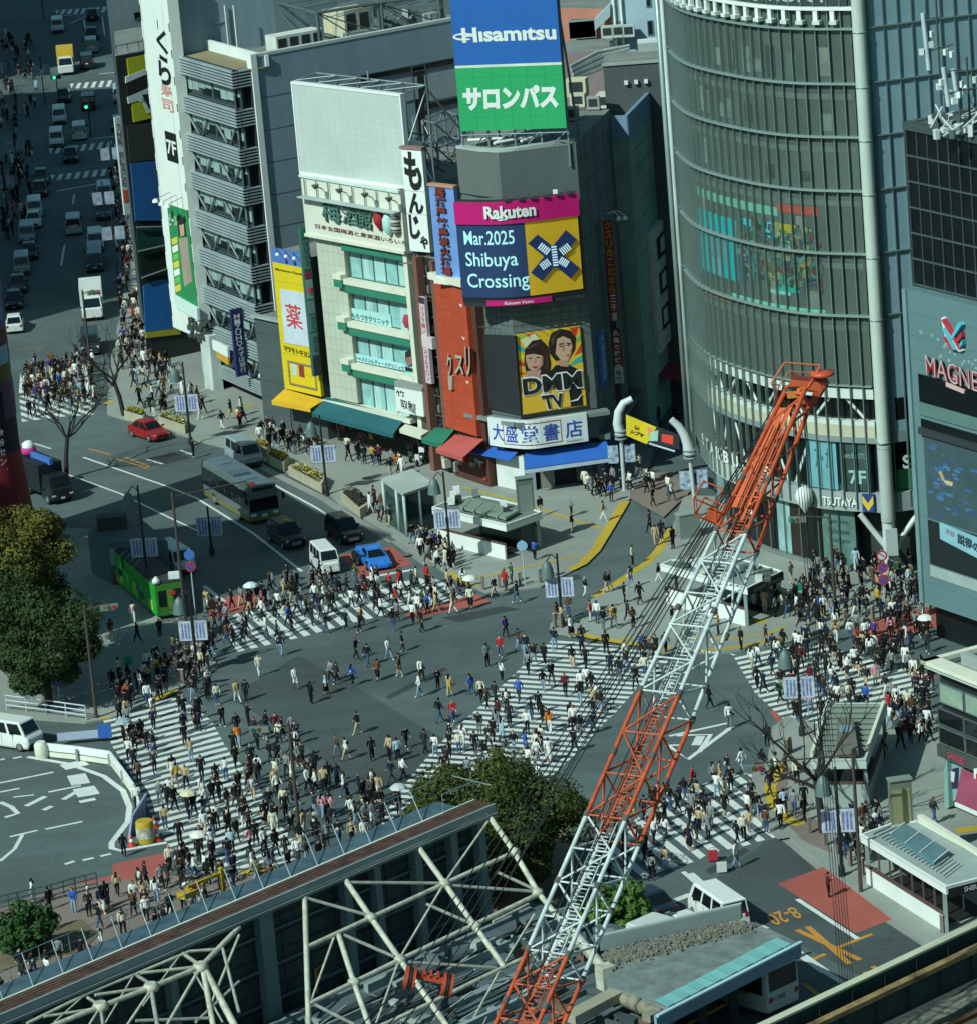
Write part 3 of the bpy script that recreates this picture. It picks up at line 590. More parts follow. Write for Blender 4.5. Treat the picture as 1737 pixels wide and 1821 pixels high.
def girders(mb):
 S = M('#66726f', .5, .4); b = [g(q(2,x,y), zMT) for x, y in ((225,240), (540,330), (955,260), (1370,205))]; H = 3.0
 c = [p-FM.n*6 for p in b]
 for P in b+c: mb.tube(P, P+V((0, 0, H)), .14, S)
 for L in (b, c):
  for i in range(3):
   mb.tube(L[i]+V((0, 0, H)), L[i+1]+V((0, 0, H)), .13, S); mb.tube(L[i]+V((0, 0, H)), (L[i]+L[i+1])/2+V((0, 0, H*.3)), .06, S)
 for P, Q in zip(b, c): mb.tube(P+V((0, 0, H)), Q+V((0, 0, H)), .12, S); mb.tube(P+V((0, 0, H)), Q+V((0, 0, .4)), .06, S)
 for i in range(1, 9): a = i/9; k = int(a*3); t = a*3-k; P = b[k].lerp(b[min(k+1, 3)], t); Q = c[k].lerp(c[min(k+1, 3)], t); mb.tube(P+V((0, 0, H+.1)), Q+V((0, 0, H+.1)), .05, S); mb.tube(P+V((0, 0, H-.6)), Q+V((0, 0, H)), .04, STEEL)
one('girder', girders, fr)
def clut(mb):
 r = random.Random(3)
 for i in range(46):
  P = g(q(2, r.uniform(420,1400), r.uniform(110,200)), zMT); mb.box(P+V((0, 0, .4)), (r.uniform(.2, 1.2), r.uniform(.2, 1.2), r.uniform(.3, 1.4)), M(r.choice(('#5c6765', '#8d958f', '#b9bbb0', '#3f4a4b'))), r.random())
 for i in range(9): P = g(q(2, 600+i*80, 200-i*7), zMT); mb.tube(P+V((0, 0, .4)), P+V((.6, 3, .4)), .12, M('#98a09c'))
t = thing('rooftop_plant', 'cluttered pipes and machine boxes filling the roof under steel frame', 'machinery', tuple(g(q(2,800,200), zMT))); one('pipework', clut, t)
# ---------------------------------------------------------------- yellow drugstore
d_ = thing('drugstore', 'narrow bright yellow drugstore front with red kanji panel and yellow awning', 'shop building', tuple(FG.at(-6, 0)))
YEL = M('#d8bd1c', .55, 0, .06); a0 = FG.sz((487, 470))[0]; a1 = FG.sz((572, 690))[0]; zt = FG.sz((483, 440))[1]
mass('wall', [FG.at(a0+.05, 0, -.25), FG.at(a1, 0, -.25), FG.at(a1, 0, -12), FG.at(a0+.05, 0, -12)], 0, zt-.3, M('#4c5655'), d_, ROOFG)
zy = FG.sz((487, 465))[1]; zlow = FG.sz((509, 690))[1]
def yfront(mb):
 FG.box(mb, a0, a1, zy, zt, -.2, .1, M('#5477b8', .6)); FG.box(mb, a0, a1, zlow, zy, -.2, .1, YEL)
 for i in range(1, 7): FG.box(mb, a0, a1, zlow+(zy-zlow)*i/7, zlow+(zy-zlow)*i/7+.03, .1, .105, M('#a58f16'))
one('front_panel', yfront, d_)
def kan(mb):
 FG.prism(mb, qs(25, (112,525), (385,572), (440,1175), (165,1125)), .1, .16, M('#c2ccd6'))
 FG.text(mb, '薬', q(25,195,945), q(25,375,985), q(25,165,675), M('#c63a3a'), .17, .004)
one('kanji_panel', kan, d_)
def ml(mb):
 FG.text(mb, 'Matsumoto Kiyoshi', q(25,66,318), q(25,375,382), q(25,60,285), LBLACK, .11, .015); FG.text(mb, 'マツモトキヨシ', q(25,165,1215), q(25,465,1300), q(25,155,1150), LBLACK, .11, .03)
one('lettering', ml, d_)
x0, z0 = FG.sz(q(25,235,1590)); x1, z1 = FG.sz(q(25,470,1375)); o = window(FG, x0, x1+.6, z0, z1, .14, d_, M('#8a7050'), M('#7b6a58', .5), .18)
one('notice', lambda mb: (FG.box(mb, x0+.5, x0+1.2, z0+.9, z0+2.0, .1, .13, M('#b9cbc2')), FG.box(mb, x0+1.5, x0+2.2, z0+.9, z0+2.0, .1, .13, M('#8a3030'))), o)
awning(FG, q(25,165,1640), q(25,610,1765), q(25,20,1775), q(25,450,1860), 1.9, d_, M('#dfae1f'))
for i, xx in enumerate((85, 180, 272)):
 P = FG.pt(q(25, xx, 130+i*22), 1.0); t = thing('floodlight', 'small white floodlight over the blue top of yellow front, %s' % ('first', 'middle', 'last')[i], 'floodlight', tuple(P), 'floodlights over the yellow shop front')
 one('arm', lambda mb: mb.tube(P, FG.pt(q(25, xx-10, 75+i*18), .0), .03, DARKG), t); one('lamp', lambda mb: mb.lathe(P-V((0, 0, .12)), [(.18, 0), (.15, .14), (.04, .2)], WHITE), t)
gb = thing('grey_annex', 'low dark grey tiled building between navy blade sign and yellow drugstore', 'building', tuple(FG.at(a0-2, 0, -1)))
xg0 = FG.sz((450, 580))[0]; zg = FG.sz((470, 568))[1]
mass('wall', [FG.at(xg0, 0, -.2), FG.at(a0-.02, 0, -.2), FG.at(a0-.02, 0, -10), FG.at(xg0, 0, -10)], 0, zg, M('#4b5656', .6, 0, .1), gb, ROOFG)
def gl(mb):
 for i in range(1, 7): FG.box(mb, xg0, a0-.02, zg*i/7, zg*i/7+.03, -.2, -.19, M('#353d3d'))
 FG.box(mb, xg0-.1, a0, zg, zg+.2, -.5, .1, M('#9aa39f'))
one('panel_joint', gl, gb)
# green vertical tenant sign
FT = Face(FG.at(a1, 0, .15)-WD*.02, FG.at(a1, 0, .15)+WD*.02)
ts = thing('blade_sign', 'grey green stacked tenant blade sign between yellow front and tiled column', 'sign', tuple(FG.at(a1, 4, .5)))
x0 = FG.sz((537, 470))[0]; PT_ = FG.at(a1+.35, 0, .1); FT = Face(PT_-WD*.72, PT_)
zt1 = FT.sz((540, 404))[1]; zt0 = FT.sz((565, 668))[1]
def tenant(mb):
 FT.box(mb, 0, .72, zt0, zt1, -.35, 0, M('#3a5c55')); H = zt1-zt0
 for i, (f0, f1, c) in enumerate(((.93, 1.0, '#1f7a5c'), (.72, .92, '#4d7a70'), (.66, .70, '#8a2440'), (.52, .65, '#7f9a94'), (.42, .51, '#6b8a84'), (.30, .41, '#57837a'), (.14, .29, '#57837a'))): FT.box(mb, .06, .66, zt0+H*f0, zt0+H*f1, 0, .03, M(c))
 FT.vt(mb, 'クリニック', .2, .65, zt0+H*.74, zt0+H*.9, M('#16302b'), .04, 0); FT.vt(mb, '眼科外科', .2, .65, zt0+H*.31, zt0+H*.4, M('#16302b'), .04, 0); FT.vt(mb, '歯科診療', .2, .65, zt0+H*.16, zt0+H*.27, M('#16302b'), .04, 0)
 mb.lathe(FT.at(.36, zt0+H*.58, .05), [(.22, -.2), (.22, .2)], M('#a02440'), 10); FT.box(mb, .0, .72, zt0, zt0+H*.13, 0, .02, M('#2a3433'))
one('board', tenant, ts)
# ---------------------------------------------------------------- green banded building
gbld = thing('green_banded_building', 'cream building with green floor bands, white billboard on top and green awning', 'building', tuple(FG.at(4, 0)))
GRN = M('#2f7d63', .6, 0, .06); TILE = M('#b9bdab', .7, 0, .08); GL = glass('#8fc0bd', .15, .5, .18, 1.2)
b0 = FG.sz((562, 480))[0]; b1 = FG.sz(q(6,1330,900))[0]; zgt = FG.sz((545, 308))[1]; cz = FG.sz(q(6,830,300))[0]; zc0 = FG.sz(q(6,690,1175))[1]
mass('wall', [FG.at(b0, 0, -.8), FG.at(b1, 0, -.8), FG.at(b1, 0, -13), FG.at(b0, 0, -13)], 0, zgt, M('#5d6e72', .7), gbld, ROOFG)
def tilecol(mb):
 z1 = FG.sz(q(6,600,80))[1]; FG.box(mb, b0+.35, cz-.1, zc0, z1, -.9, -.05, TILE); FG.box(mb, b0, b0+.35, zc0, z1, -.9, -.3, M('#6f8a90'))
 for i in range(1, 13): FG.box(mb, b0+.35, cz-.1, zc0+(z1-zc0)*i/13, zc0+(z1-zc0)*i/13+.025, -.05, -.045, M('#868d80'))
 for i in range(1, 5): x = b0+.35+(cz-b0-.45)*i/5; FG.box(mb, x, x+.02, zc0, z1, -.05, -.046, M('#868d80'))
one('tiled_column', tilecol, gbld)
bz = []
for (x, y0, y1) in ((830, 112, 166), (850, 402, 455), (875, 695, 748), (905, 985, 1035)):
 bz.append((FG.sz(q(6,x,y1))[1], FG.sz(q(6,x,y0))[1]))
ze = FG.sz(q(6,905,1250))[1]
for i, (z0, z1) in enumerate(bz):
 mb = MB(); FG.box(mb, cz, b1-.5, z0, z1, -.4, .25, GRN); FG.box(mb, cz, b1-.5, z0-.06, z0, -.4, .3, M('#3a4a47'))
 if i: FG.box(mb, cz-.05, b1-.5, z1, z1+.42, -.4, .35, CREAM)
 if i: FG.box(mb, cz-1.1, cz-.01, z0+.35, z1+.35, -.1, .5, GRN); FG.box(mb, cz-1.15, cz-.06, z1+.35, z1+.75, -.1, .55, CREAM)
 mb.build('floor_band', gbld); lo = (bz[i+1][1]+.45) if i < 3 else ze; n = 5
 for k in range(n):
  x0 = cz+.15+(b1-.65-cz-.15)*k/n; x1 = cz+.15+(b1-.65-cz-.15)*(k+1)/n
  o = window(FG, x0+.01, x1-.01, lo+.02, z0-.08, -.35, gbld, M('#566e6c'), GL, .05)
  if (i*3+k) % 3: one('blind', lambda mb: FG.box(mb, x0+.1, x1-.1-(k % 2)*.5, lo+.2, z0-.2, -.4, -.385, M('#a9cfc9', .6, 0, .2, 2.5, 0, .3, True)), o)
one('pier', lambda mb: FG.box(mb, b1-.5, b1, zc0-1.6, zgt, -.8, .3, CREAM), gbld)
def clinic(mb):
 FG.prism(mb, qs(30, (180,205), (720,300), (735,475), (185,350)), -.33, -.3, M('#a9d6d2')); FG.text(mb, 'もちづきクリニック', q(30,205,345), q(30,705,450), q(30,195,265), M('#1c4a4a'), -.29, .012)
 FG.prism(mb, qs(30, (230,815), (910,965), (930,1060), (240,920)), -.33, -.3, M('#a9d6d8')); FG.text(mb, 'ジャスミンレディースクリニック', q(30,245,905), q(30,905,1050), q(30,240,850), M('#16302f'), -.29, .012)
 FG.prism(mb, qs(30, (840,150), (1030,190), (1060,545), (865,500)), -.33, -.3, M('#a9cdc8')); mb.lathe(FG.pt(q(30,955,385), -.2), [(.3, -.5), (.45, 0), (.3, .5)], M('#b03a4e'), 10)
one('window_lettering', clinic, gbld)
def salon(mb):
 P = lambda *p: FG.prism(mb, qs(30, *p), -.3, -.27, M('#7ec0bd'))
 P((895,730), (1075,770), (1105,1130), (920,1090)); FG.prism(mb, qs(30, (915,800), (1020,770), (1070,850), (1040,980), (960,1010), (920,930)), -.27, -.26, M('#2a2020'))
 FG.prism(mb, qs(30, (925,880), (1000,860), (1010,960), (960,1000), (930,960)), -.26, -.25, M('#8f6a60')); FG.prism(mb, qs(30, (915,1000), (1100,1050), (1105,1085), (920,1060)), -.26, -.25, M('#1c1a1a'))
one('window_poster', salon, gbld)
# upper lettered panel
zl0, zl1 = FG.sz(q(24,205,930))[1], zgt
def upanel(mb):
 FG.box(mb, b0-.25, b1+.1, zl0, zl1, -.8, .45, M('#d5d3c4', .7, 0, .05)); FG.box(mb, b0-.3, b1+.1, zl0-.25, zl0, -.8, .6, CREAM); FG.box(mb, b0-.3, b1+.1, zl1-.2, zl1, .45, .6, M('#c9dcd4'))
 for i in range(8): x = b0+.4+i*(b1-b0-.8)/7.5; mb.tube(FG.at(x, zl1-.3, .62), FG.at(x, zl1-1.6, .62), .05, M('#6f7f7d'))
 FG.box(mb, b0, b1, zl1-1.75, zl1-1.65, .5, 1.2, M('#aab7b3'))
one('sign_panel', upanel, gbld)
def relief(mb):
 G2 = M('#4d7468', .6, 0, .3, 3)
 for s_, p in (('梅', ((370,760), (640,815), (330,440))), ('酒', ((660,800), (900,850), (630,520))), ('館', ((890,860), (1090,905), (880,560)))):
  for k in range(4): FG.text(mb, s_, q(24, *p[0]), q(24, *p[1]), q(24, *p[2]), G2 if k == 3 else M('#3d5850'), .47+.06*k, .012)
 c = FG.pt(q(24,1205,790), .6); mb.lathe(c-V((0, 0, .7)), [(.05, 0), (.45, .7), (.5, 1.1), (.3, 1.5)], M('#a02028'), 10); c = FG.pt(q(24,1335,800), .62); mb.lathe(c-V((0, 0, .9)), [(.2, 0), (.5, .5), (.5, 1.2), (.25, 1.7)], M('#a9d6cf'), 12)
 c = FG.pt(q(24,1440,780), .6)
 for k in range(6): mb.lathe(c+V((0, 0, -.9+k*.28)), [(.3, 0), (.5, .14), (.3, .27)], M(('#6f6a64', '#b9b6ad')[k % 2]), 10)
 FG.text(mb, '日本全国梅酒と果実酒いろいろ', q(24,265,870), q(24,1605,1130), q(24,255,800), M('#6a3a34'), .47, .012)
one('relief_lettering', relief, gbld)
for i, xx in enumerate((255, 608, 985, 1338)):
 P = FG.pt(q(24, xx, 250+i*62), 1.6); t = thing('floodlight', 'dark cone floodlight on bracket above the relief lettering, %s' % ('first', 'second', 'third', 'last')[i], 'floodlight', tuple(P), 'floodlights above relief lettering')
 one('arm', lambda mb: mb.tube(P, FG.pt(q(24, xx+100, 290+i*62), .5), .05, M('#5c6a68')), t); one('lamp', lambda mb: mb.lathe(P-V((0, 0, .25)), [(.1, 0), (.32, .3), (.3, .34)], M('#47504f'), 8), t)
bb = thing('billboard', 'large blank white billboard standing on top of green banded building', 'billboard', tuple(FG.at((b0+b1)/2, zgt, 0)))
zbb = FG.sz((527, 143))[1]; bA = FG.at(b0-.45, 0, .3); bBx = FG.pt((727, 300), .3); FBB = Face(bA, bA+dirv(4.3, -5.0)*10); bL = FBB.sz((727, 320))[0]
one('panel', lambda mb: FBB.box(mb, .15, bL-.15, zgt+.2, zbb-.2, -.3, .05, M('#bcc5c1', .6, 0, .1, .12)), bb)
one('frame', lambda mb: (FBB.box(mb, 0, .15, zgt, zbb, -.35, .1, WHITE), FBB.box(mb, bL-.15, bL, zgt, zbb, -.35, .1, WHITE), FBB.box(mb, .15, bL-.15, zbb-.2, zbb, -.35, .1, WHITE), FBB.box(mb, .15, bL-.15, zgt, zgt+.2, -.35, .1, WHITE)), bb)
def seams(mb):
 for i in range(1, 12): FBB.box(mb, .15, bL-.15, zgt+.2+(zbb-zgt-.4)*i/12, zgt+.2+(zbb-zgt-.4)*i/12+.03, .05, .056, M('#b4bdb9'))
 for i in range(1, 16): FBB.box(mb, bL*i/16, bL*i/16+.03, zgt+.2, zbb-.2, .05, .055, M('#b5beba'))
one('seam', seams, bb)
def truss(mb):
 for i in range(6):
  x = bL*i/5
  mb.tube(FBB.at(x, zgt, -2.6), FBB.at(x, zbb+.2, -2.6), .09, STEEL); mb.tube(FBB.at(x, zbb, -.4), FBB.at(x, zbb+.2, -2.6), .07, STEEL); mb.tube(FBB.at(x, zgt, -2.6), FBB.at(x, zbb*.5+zgt*.5, -.4), .07, STEEL)
  mb.tube(FBB.at(x, zbb*.5+zgt*.5, -.4), FBB.at(x, zbb, -2.6), .07, STEEL); mb.tube(FBB.at(x, zgt+2, -2.6), FBB.at(x, zgt, -6), .07, M('#56656a'))
  if i < 5:
   for z in (zgt+.5, (zgt+zbb)/2, zbb+.2): mb.tube(FBB.at(x, z, -2.6), FBB.at(x+bL/5, z, -2.6), .08, STEEL)
   mb.tube(FBB.at(x, zbb, -.5), FBB.at(x+bL/5, zbb+.2, -2.6), .06, STEEL)
 mb.tube(FBB.at(bL, zbb, -2.6), FBB.at(bL+1, zgt, -8), .1, M('#56656a')); mb.tube(FBB.at(bL*.5, zbb, -2.4), FBB.at(bL*.5, zbb+.9, -2.4), .08, STEEL)
one('back_truss', truss, bb)
awning(FG, q(6,700,1180), q(6,1240,1320), q(6,598,1290), q(6,1155,1438), 2.1, gbld, M('#1f5d63', .7, 0, .1))
one('canopy_edge', lambda mb: FG.box(mb, FG.sz(q(6,700,1185))[0], b1-1.2, zc0-.5, zc0-.15, -.7, .5, CREAM), gbld)
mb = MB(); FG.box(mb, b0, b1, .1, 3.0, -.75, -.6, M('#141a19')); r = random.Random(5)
for i in range(26): x = b0+.3+r.random()*(b1-b0-.8); z = r.uniform(.2, 2.2); FG.box(mb, x, x+r.uniform(.2, .7), z, z+r.uniform(.2, .6), -.6, -.55+r.random()*.2, M(r.choice(('#7a2a2c', '#6d6a52', '#2f5a52', '#8c8a78', '#33332f', '#a07a3a'))))
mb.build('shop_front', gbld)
# white board sign and vertical kana sign
s1 = thing('shop_sign', 'white box sign with black brush kanji over the dark green awning', 'sign', tuple(FG.at(b1-1, 4, 1)))
one('board', lambda mb: FG.prism(mb, qs(30, (775,1270), (1145,1340), (1170,1680), (800,1595)), .4, 1.0, WHITE), s1)
one('cap', lambda mb: FG.prism(mb, qs(30, (770,1190), (1140,1290), (1145,1340), (775,1270)), .3, 1.02, M('#8f9490')), s1)
one('lettering', lambda mb: (FG.text(mb, '竹', q(30,800,1395), q(30,920,1410), q(30,790,1310), LBLACK, 1.0, .006), FG.text(mb, '取', q(30,870,1560), q(30,965,1580), q(30,850,1440), LBLACK, 1.0, .006), FG.text(mb, '物語', q(30,960,1590), q(30,1065,1650), q(30,960,1450), LBLACK, 1.0, .006)), s1)
dFV = dirv(4.3, -3.6); PV = FG.pt((713, 262), .55); FV = Face(PV, PV+dFV*2); zv1, zv0 = FV.sz((716, 264))[1], FV.sz((745, 447))[1]
fvw = FV.sz((752, 300))[0]; kx = fvw/1.8
vsn = thing('vertical_sign', 'tall white vertical sign with big black brush kana beside blank billboard', 'sign', tuple(PV))
one('board', lambda mb: (FV.box(mb, 0, fvw, zv0, zv1, -.4, 0, M('#e3e6e1', .6, 0, .03)), FV.box(mb, -.1, fvw+.1, zv1, zv1+.2, -.5, .1, M('#8f6a66'))), vsn)
def kana(mb):
 H = zv1-zv0
 for c, a, b, x0, x1 in (('も', .60, .98, .15, 1.65), ('ん', .37, .58, .25, 1.6), ('じ', .12, .36, .15, 1.1), ('ゃ', .03, .16, 1.0, 1.7)): FV.tx(mb, c, x0*kx, x1*kx, zv0+H*a, zv0+H*b, LBLACK, .0, .045)
 for f in (.59, .365): FV.box(mb, 0, fvw, zv0+H*f, zv0+H*f+.04, 0, .01, M('#9aa39f'))
one('lettering', kana, vsn)
one('bracket', lambda mb: [mb.tube(FV.at(x, zv0, -.3), FV.at(x+dx, zv0-1.4, -.8), .06, M('#77706a')) for x in (.2, 1.5) for dx in (-.6, .4)]+[mb.tube(FV.at(-.8, zv0-1.0, .3), FV.at(1.8, zv0-.9, -.5), .07, M('#77706a'))], vsn)
# ---------------------------------------------------------------- brown slot building and the orange front
br = thing('brown_slot_building', 'narrow building with brown piers and dark recess beside the orange front', 'building', tuple(FO.at(2, 0)))
BRN = M('#7a4f44', .7); o0 = FO.sz(q(6,1325,600))[0]; o1 = FO.sz(q(26,258,800))[0]; o2 = FO.sz(q(26,445,900))[0]; zo1 = FO.sz((779, 500))[1]; zo0 = FO.sz(q(26,330,1490))[1]
def brn(mb):
 FO.box(mb, o0, o0+.55, .1, zo1+1.5, -.6, .1, BRN); FO.box(mb, o1-.5, o1-.02, zo0-.5, zo1+1.5, -.6, .1, BRN)
one('pier', brn, br); mass('wall', [FO.at(o0, 0, -.7), FO.at(o1-.02, 0, -.7), FO.at(o1-.02, 0, -13), FO.at(o0, 0, -13)], 0, zo1+1.4, M('#1e2325'), br, ROOFG)
def lad(mb):
 for i in range(9): z = 3+i*1.6; FO.box(mb, o0+.6, o1-.55, z, z+.06, -.5, -.4, M('#4e5652')); FO.box(mb, o0+1.0, o0+1.3, z+.3, z+.9, -.6, -.4, M(('#3a4440', '#6b6f63')[i % 2]))
one('fire_stair', lad, br)
ps = thing('vertical_sign', 'faded pink vertical strip sign in the dark recess beside brown pier', 'sign', tuple(FO.at(o0+.8, 5, .3)))
def pk(mb):
 z0, z1 = FO.sz(q(26,245,1235))[1], FO.sz(q(26,190,725))[1]; x = o0+.62; FO.box(mb, x, x+.8, z0, z1, -.1, .2, M('#cfb9bd')); FO.box(mb, x, x+1.5, z0+(z1-z0)*.42, z0+(z1-z0)*.55, -.1, .25, M('#d3c0c4'))
 FO.box(mb, x, x+.8, z1-.5, z1, .2, .22, M('#3c2a4a')); FO.vt(mb, 'マッサージ', x+.15, x+.65, z0+(z1-z0)*.58, z1-.7, M('#a85a78'), .2, 0); FO.vt(mb, 'ネイルサロン', x+.15, x+.65, z0+.2, z0+(z1-z0)*.4, M('#a85a78'), .2, 0)
one('board', pk, ps)
orb = thing('orange_building', 'orange tiled narrow front with silver kana and white heart marks', 'shop building', tuple(FO.at(o1+2, 0)))
ORG = M('#b5492e', .55, 0, .1, .8)
mass('wall', [FO.at(o1, 0, -.3), FO.at(o2+.6, 0, -.3), FO.at(o2+.6, 0, -13), FO.at(o1, 0, -13)], 0, zo1+.6, M('#54302a'), orb, ROOFG)
def of(mb):
 FO.box(mb, o1, o2, zo0, zo1, -.3, .12, ORG)
 for i in range(1, 11): FO.box(mb, o1, o2, zo0+(zo1-zo0)*i/11, zo0+(zo1-zo0)*i/11+.03, .12, .126, M('#7d3322'))
 for i in range(1, 4): x = o1+(o2-o1)*i/4; FO.box(mb, x, x+.02, zo0, zo1, .12, .124, M('#8d3a26'))
 FO.box(mb, o1-.2, o2+.1, zo1+.2, zo1+.7, -.2, .5, CREAM)
one('front_panel', of, orb)
def kus(mb):
 S = M('#c3bdb0', .35, .3)
 for c, bl, br_, tl in (('ク', (320,1185), (350,1190), (308,1050)), ('ス', (362,1175), (415,1185), (358,1060)), ('リ', (425,1185), (455,1190), (420,1010))):
  for k in range(3): FO.text(mb, c, q(26, *bl), q(26, *br_), q(26, *tl), S if k == 2 else M('#7d7268'), .15+k*.09, .02)
 FO.prism(mb, qs(26, (320,1185), (345,1190), (342,1270), (325,1268)), .12, .4, S)
one('lettering', kus, orb)
one('heart_mark', lambda mb: [FO.prism(mb, qs(26, (x-12,y-10), (x,y-4), (x+10,y-8), (x+3,y+12)), .12, .16, M('#e8c8bd')) for x, y in ((396,772), (412,966), (434,1225))], orb)
awning(FO, q(26,360,1530), q(26,530,1560), q(26,248,1618), q(26,405,1668), 2.0, orb, M('#b8564f', .7, 0, .08))
awning(FO, q(26,245,1490), q(26,360,1500), q(26,165,1560), q(26,285,1592), 1.5, br, M('#1f7058', .7, 0, .08))
awning(FO, q(26,70,1470), q(26,210,1510), q(26,35,1500), q(26,160,1540), 1.0, br, M('#d3d3bd', .7, 0, .05))
def sf(mb):
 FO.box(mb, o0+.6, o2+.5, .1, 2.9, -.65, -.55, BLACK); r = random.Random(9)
 for i in range(16): x = o0+.8+r.random()*(o2-o0-.6); z = r.uniform(.2, 2.0); FO.box(mb, x, x+r.uniform(.2, .5), z, z+r.uniform(.3, .8), -.5, -.3+r.random()*.4, M(r.choice(('#cfc7b4', '#7a3a30', '#35302c', '#8f9a94', '#a8452f'))))
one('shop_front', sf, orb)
one('awning_post', lambda mb: [mb.tube(up(g(q(26, x, y)), 0), up(g(q(26, x, y)), 2.6), .07, WHITE) for x, y in ((290,1745), (425,1790))], orb)
# blue vertical sign with brown letters above the orange front
bs = thing('vertical_sign', 'blue vertical sign panel with raised brown letters above orange front', 'sign', tuple(FO.at(o1+1, zo1, .5)))
PBv = FO.pt((763, 330), .5); FBv = Face(PBv, PBv+dirv(4.3, -4.2)*2); z1b, z0b = FBv.sz((764, 330))[1], FBv.sz((786, 492))[1]
bw3 = FBv.sz((812, 400))[0]; kb = bw3/1.75
one('board', lambda mb: (FBv.box(mb, -.05, bw3, z0b, z1b, -.4, 0, M('#6f93cf', .6)), FBv.box(mb, -.1, bw3+.1, z1b, z1b+.2, -.4, .1, M('#b98a72')), FBv.box(mb, -.1, bw3+.1, z0b-.5, z0b-.1, -.3, .3, CREAM)), bs)
def bl3(mb):
 H = z1b-z0b
 for i, c in enumerate('居酒屋焼鳥炭火酒場'):
  for k in range(3): FBv.tx(mb, c, .45*kb, 1.2*kb, z1b-H*(i+.95)/9.2, z1b-H*(i+.08)/9.2, M('#7a2f2a') if k == 2 else M('#3c2624'), .05+k*.06, .03)
one('lettering', bl3, bs)
# ---------------------------------------------------------------- corner bookshop tower
KG = g((936, 876)); zD = zat(KG, 594); AG = g((838, 581), zD); BG = g((1048, 576), zD); FL = Face(AG, KG); FR = Face(KG, BG)
ALD = g((1127, 678), 7)-g((1073, 752), 7); ALD.z = 0; AL = ALD.normalized(); EG = V((BG.x, BG.y, 0))+AL*13.5; zC = zat(KG, 272)
ct = thing('corner_building', 'dark corner tower over the bookshop, carrying two stacked advertising screens', 'building', (KG.x, KG.y, 0))
CG = M('#616b69', .65, 0, .12, .25, 0, .5, True)
mass('wall', [V((AG.x, AG.y, 0)), V((KG.x, KG.y, 0)), V((BG.x, BG.y, 0)), EG, V((AG.x, AG.y, 0))+AL*13], 3.6, zC, CG, ct, ROOFG)
FAl = Face(V((BG.x, BG.y, 0)), EG)
def alley(mb):
 for i in range(11): FAl.box(mb, .3, 13, 5+i*2.0, 5.05+i*2.0, .0, .015, M('#353c3b'))
 for i in range(3): FAl.box(mb, 3+i*3.5, 3.08+i*3.5, 4, zC, 0, .014, M('#3a4140'))
 FAl.box(mb, 0, 13.4, 3.4, 3.8, 0, .9, M('#5d6967'))
 for i in range(5): mb.tube(FAl.at(1.5, 9+i*2.4, 0), FAl.at(1.5, 9.3+i*2.4, .7), .03, STEEL)
one('wall_joint', alley, ct)
def grd(mb):
 for F in (FL, FR):
  for i in range(8): z = zD+.6+i*.55; F.box(mb, 0, F.L, z, z+.03, 0, .02, M('#39403e'))
  for i in range(1, 8): F.box(mb, F.L*i/8, F.L*i/8+.03, zD+.4, zD+4.5, 0, .018, M('#39403e'))
one('panel_joint', grd, ct)
# grey hoarding on top
HA = Arc([g((817, 262), zC), g((862, 268), zC), g((905, 267), zC), g((960, 259), zC), g((1020, 250), zC)], 22); zH0 = zat(KG, 352)
one('hoarding', lambda mb: HA.band(mb, 0, 1, zH0, zC, -.5, .3, M('#626966', .6, 0, .06, .2)), ct)
one('hoarding_rim', lambda mb: (HA.band(mb, 0, 1, zC, zC+.2, -.3, .35, M('#a9b3ae')), [mb.tube(HA.at(a, zC+.5, -.5), HA.at(b, zC+.6, -1.8), .12, WHITE) for a, b in ((.02, .35), (.35, .9), (.35, .4), (.6, .9))]), ct)
# curved advertising screen
KO = V((KG.x, KG.y, 0))+V((.1, -1.0, 0)); zs_b, zs_t = zat(KO, 527), zat(KO, 357); zs_m = zat(KO, 396)
SA = Arc([g((823, 528), zs_b), g((885, 529), zs_b), g((943, 525), zs_b), g((1039, 512), zs_b)], 24)
scn = thing('advertising_screen', 'curved screen with magenta header, navy date text and yellow crossing emblem', 'screen', tuple(SA.at(.5, zs_b)))
aM = SA.find((937, 460))[0]
one('casing', lambda mb: (SA.band(mb, -.0, 1.0, zs_b-.7, zs_t, -.9, -.02, M('#23282c')), SA.band(mb, .0, 1, zs_b-.35, zs_b, -.02, .02, BLACK)), scn)
one('header', lambda mb: SA.band(mb, 0, 1, zs_m, zs_t, -.02, .25, M('#c0126e', .45, 0, .03)), scn)
def hd(mb):
 for k in range(3): SA.tx(mb, 'Rakuten', SA.find((864, 385))[0], SA.find((950, 372))[0], zs_m+.45, zs_t-.25, WHITE if k == 2 else M('#9a1050'), .28+.06*k, .035)
 a = SA.find((883, 390))[0]; b = SA.find((930, 385))[0]
 n = 5; mb.add([SA.at(a, zs_m+.42, .36), SA.at(b, zs_m+.5, .36), SA.at(a+.03, zs_m+.28, .36)], [(2, 1, 0)], WHITE)
one('header_lettering', hd, scn)
one('navy_display', lambda mb: SA.band(mb, 0.0, aM, zs_b, zs_m, -.02, .1, M('#26395e', .4, 0, .0, 1, .12)), scn)
one('yellow_display', lambda mb: SA.band(mb, aM, .985, zs_b, zs_m, -.02, .1, M('#c09a20', .4, 0, 0, 1, .12)), scn)
def tt(mb):
 C = M('#9fd0d2', .5, 0, 0, 1, .35); H = zs_m-zs_b
 for t_, x0, x1, f0, f1 in (('Mar.2025', 828, 918, .72, .91), ('Shibuya', 828, 921, .37, .62), ('Crossing', 828, 938, .08, .33)):
  SA.tx(mb, t_, SA.find((x0+2, 470))[0], SA.find((x1, 470))[0], zs_b+H*f0, zs_b+H*f1, C, .12, .008)
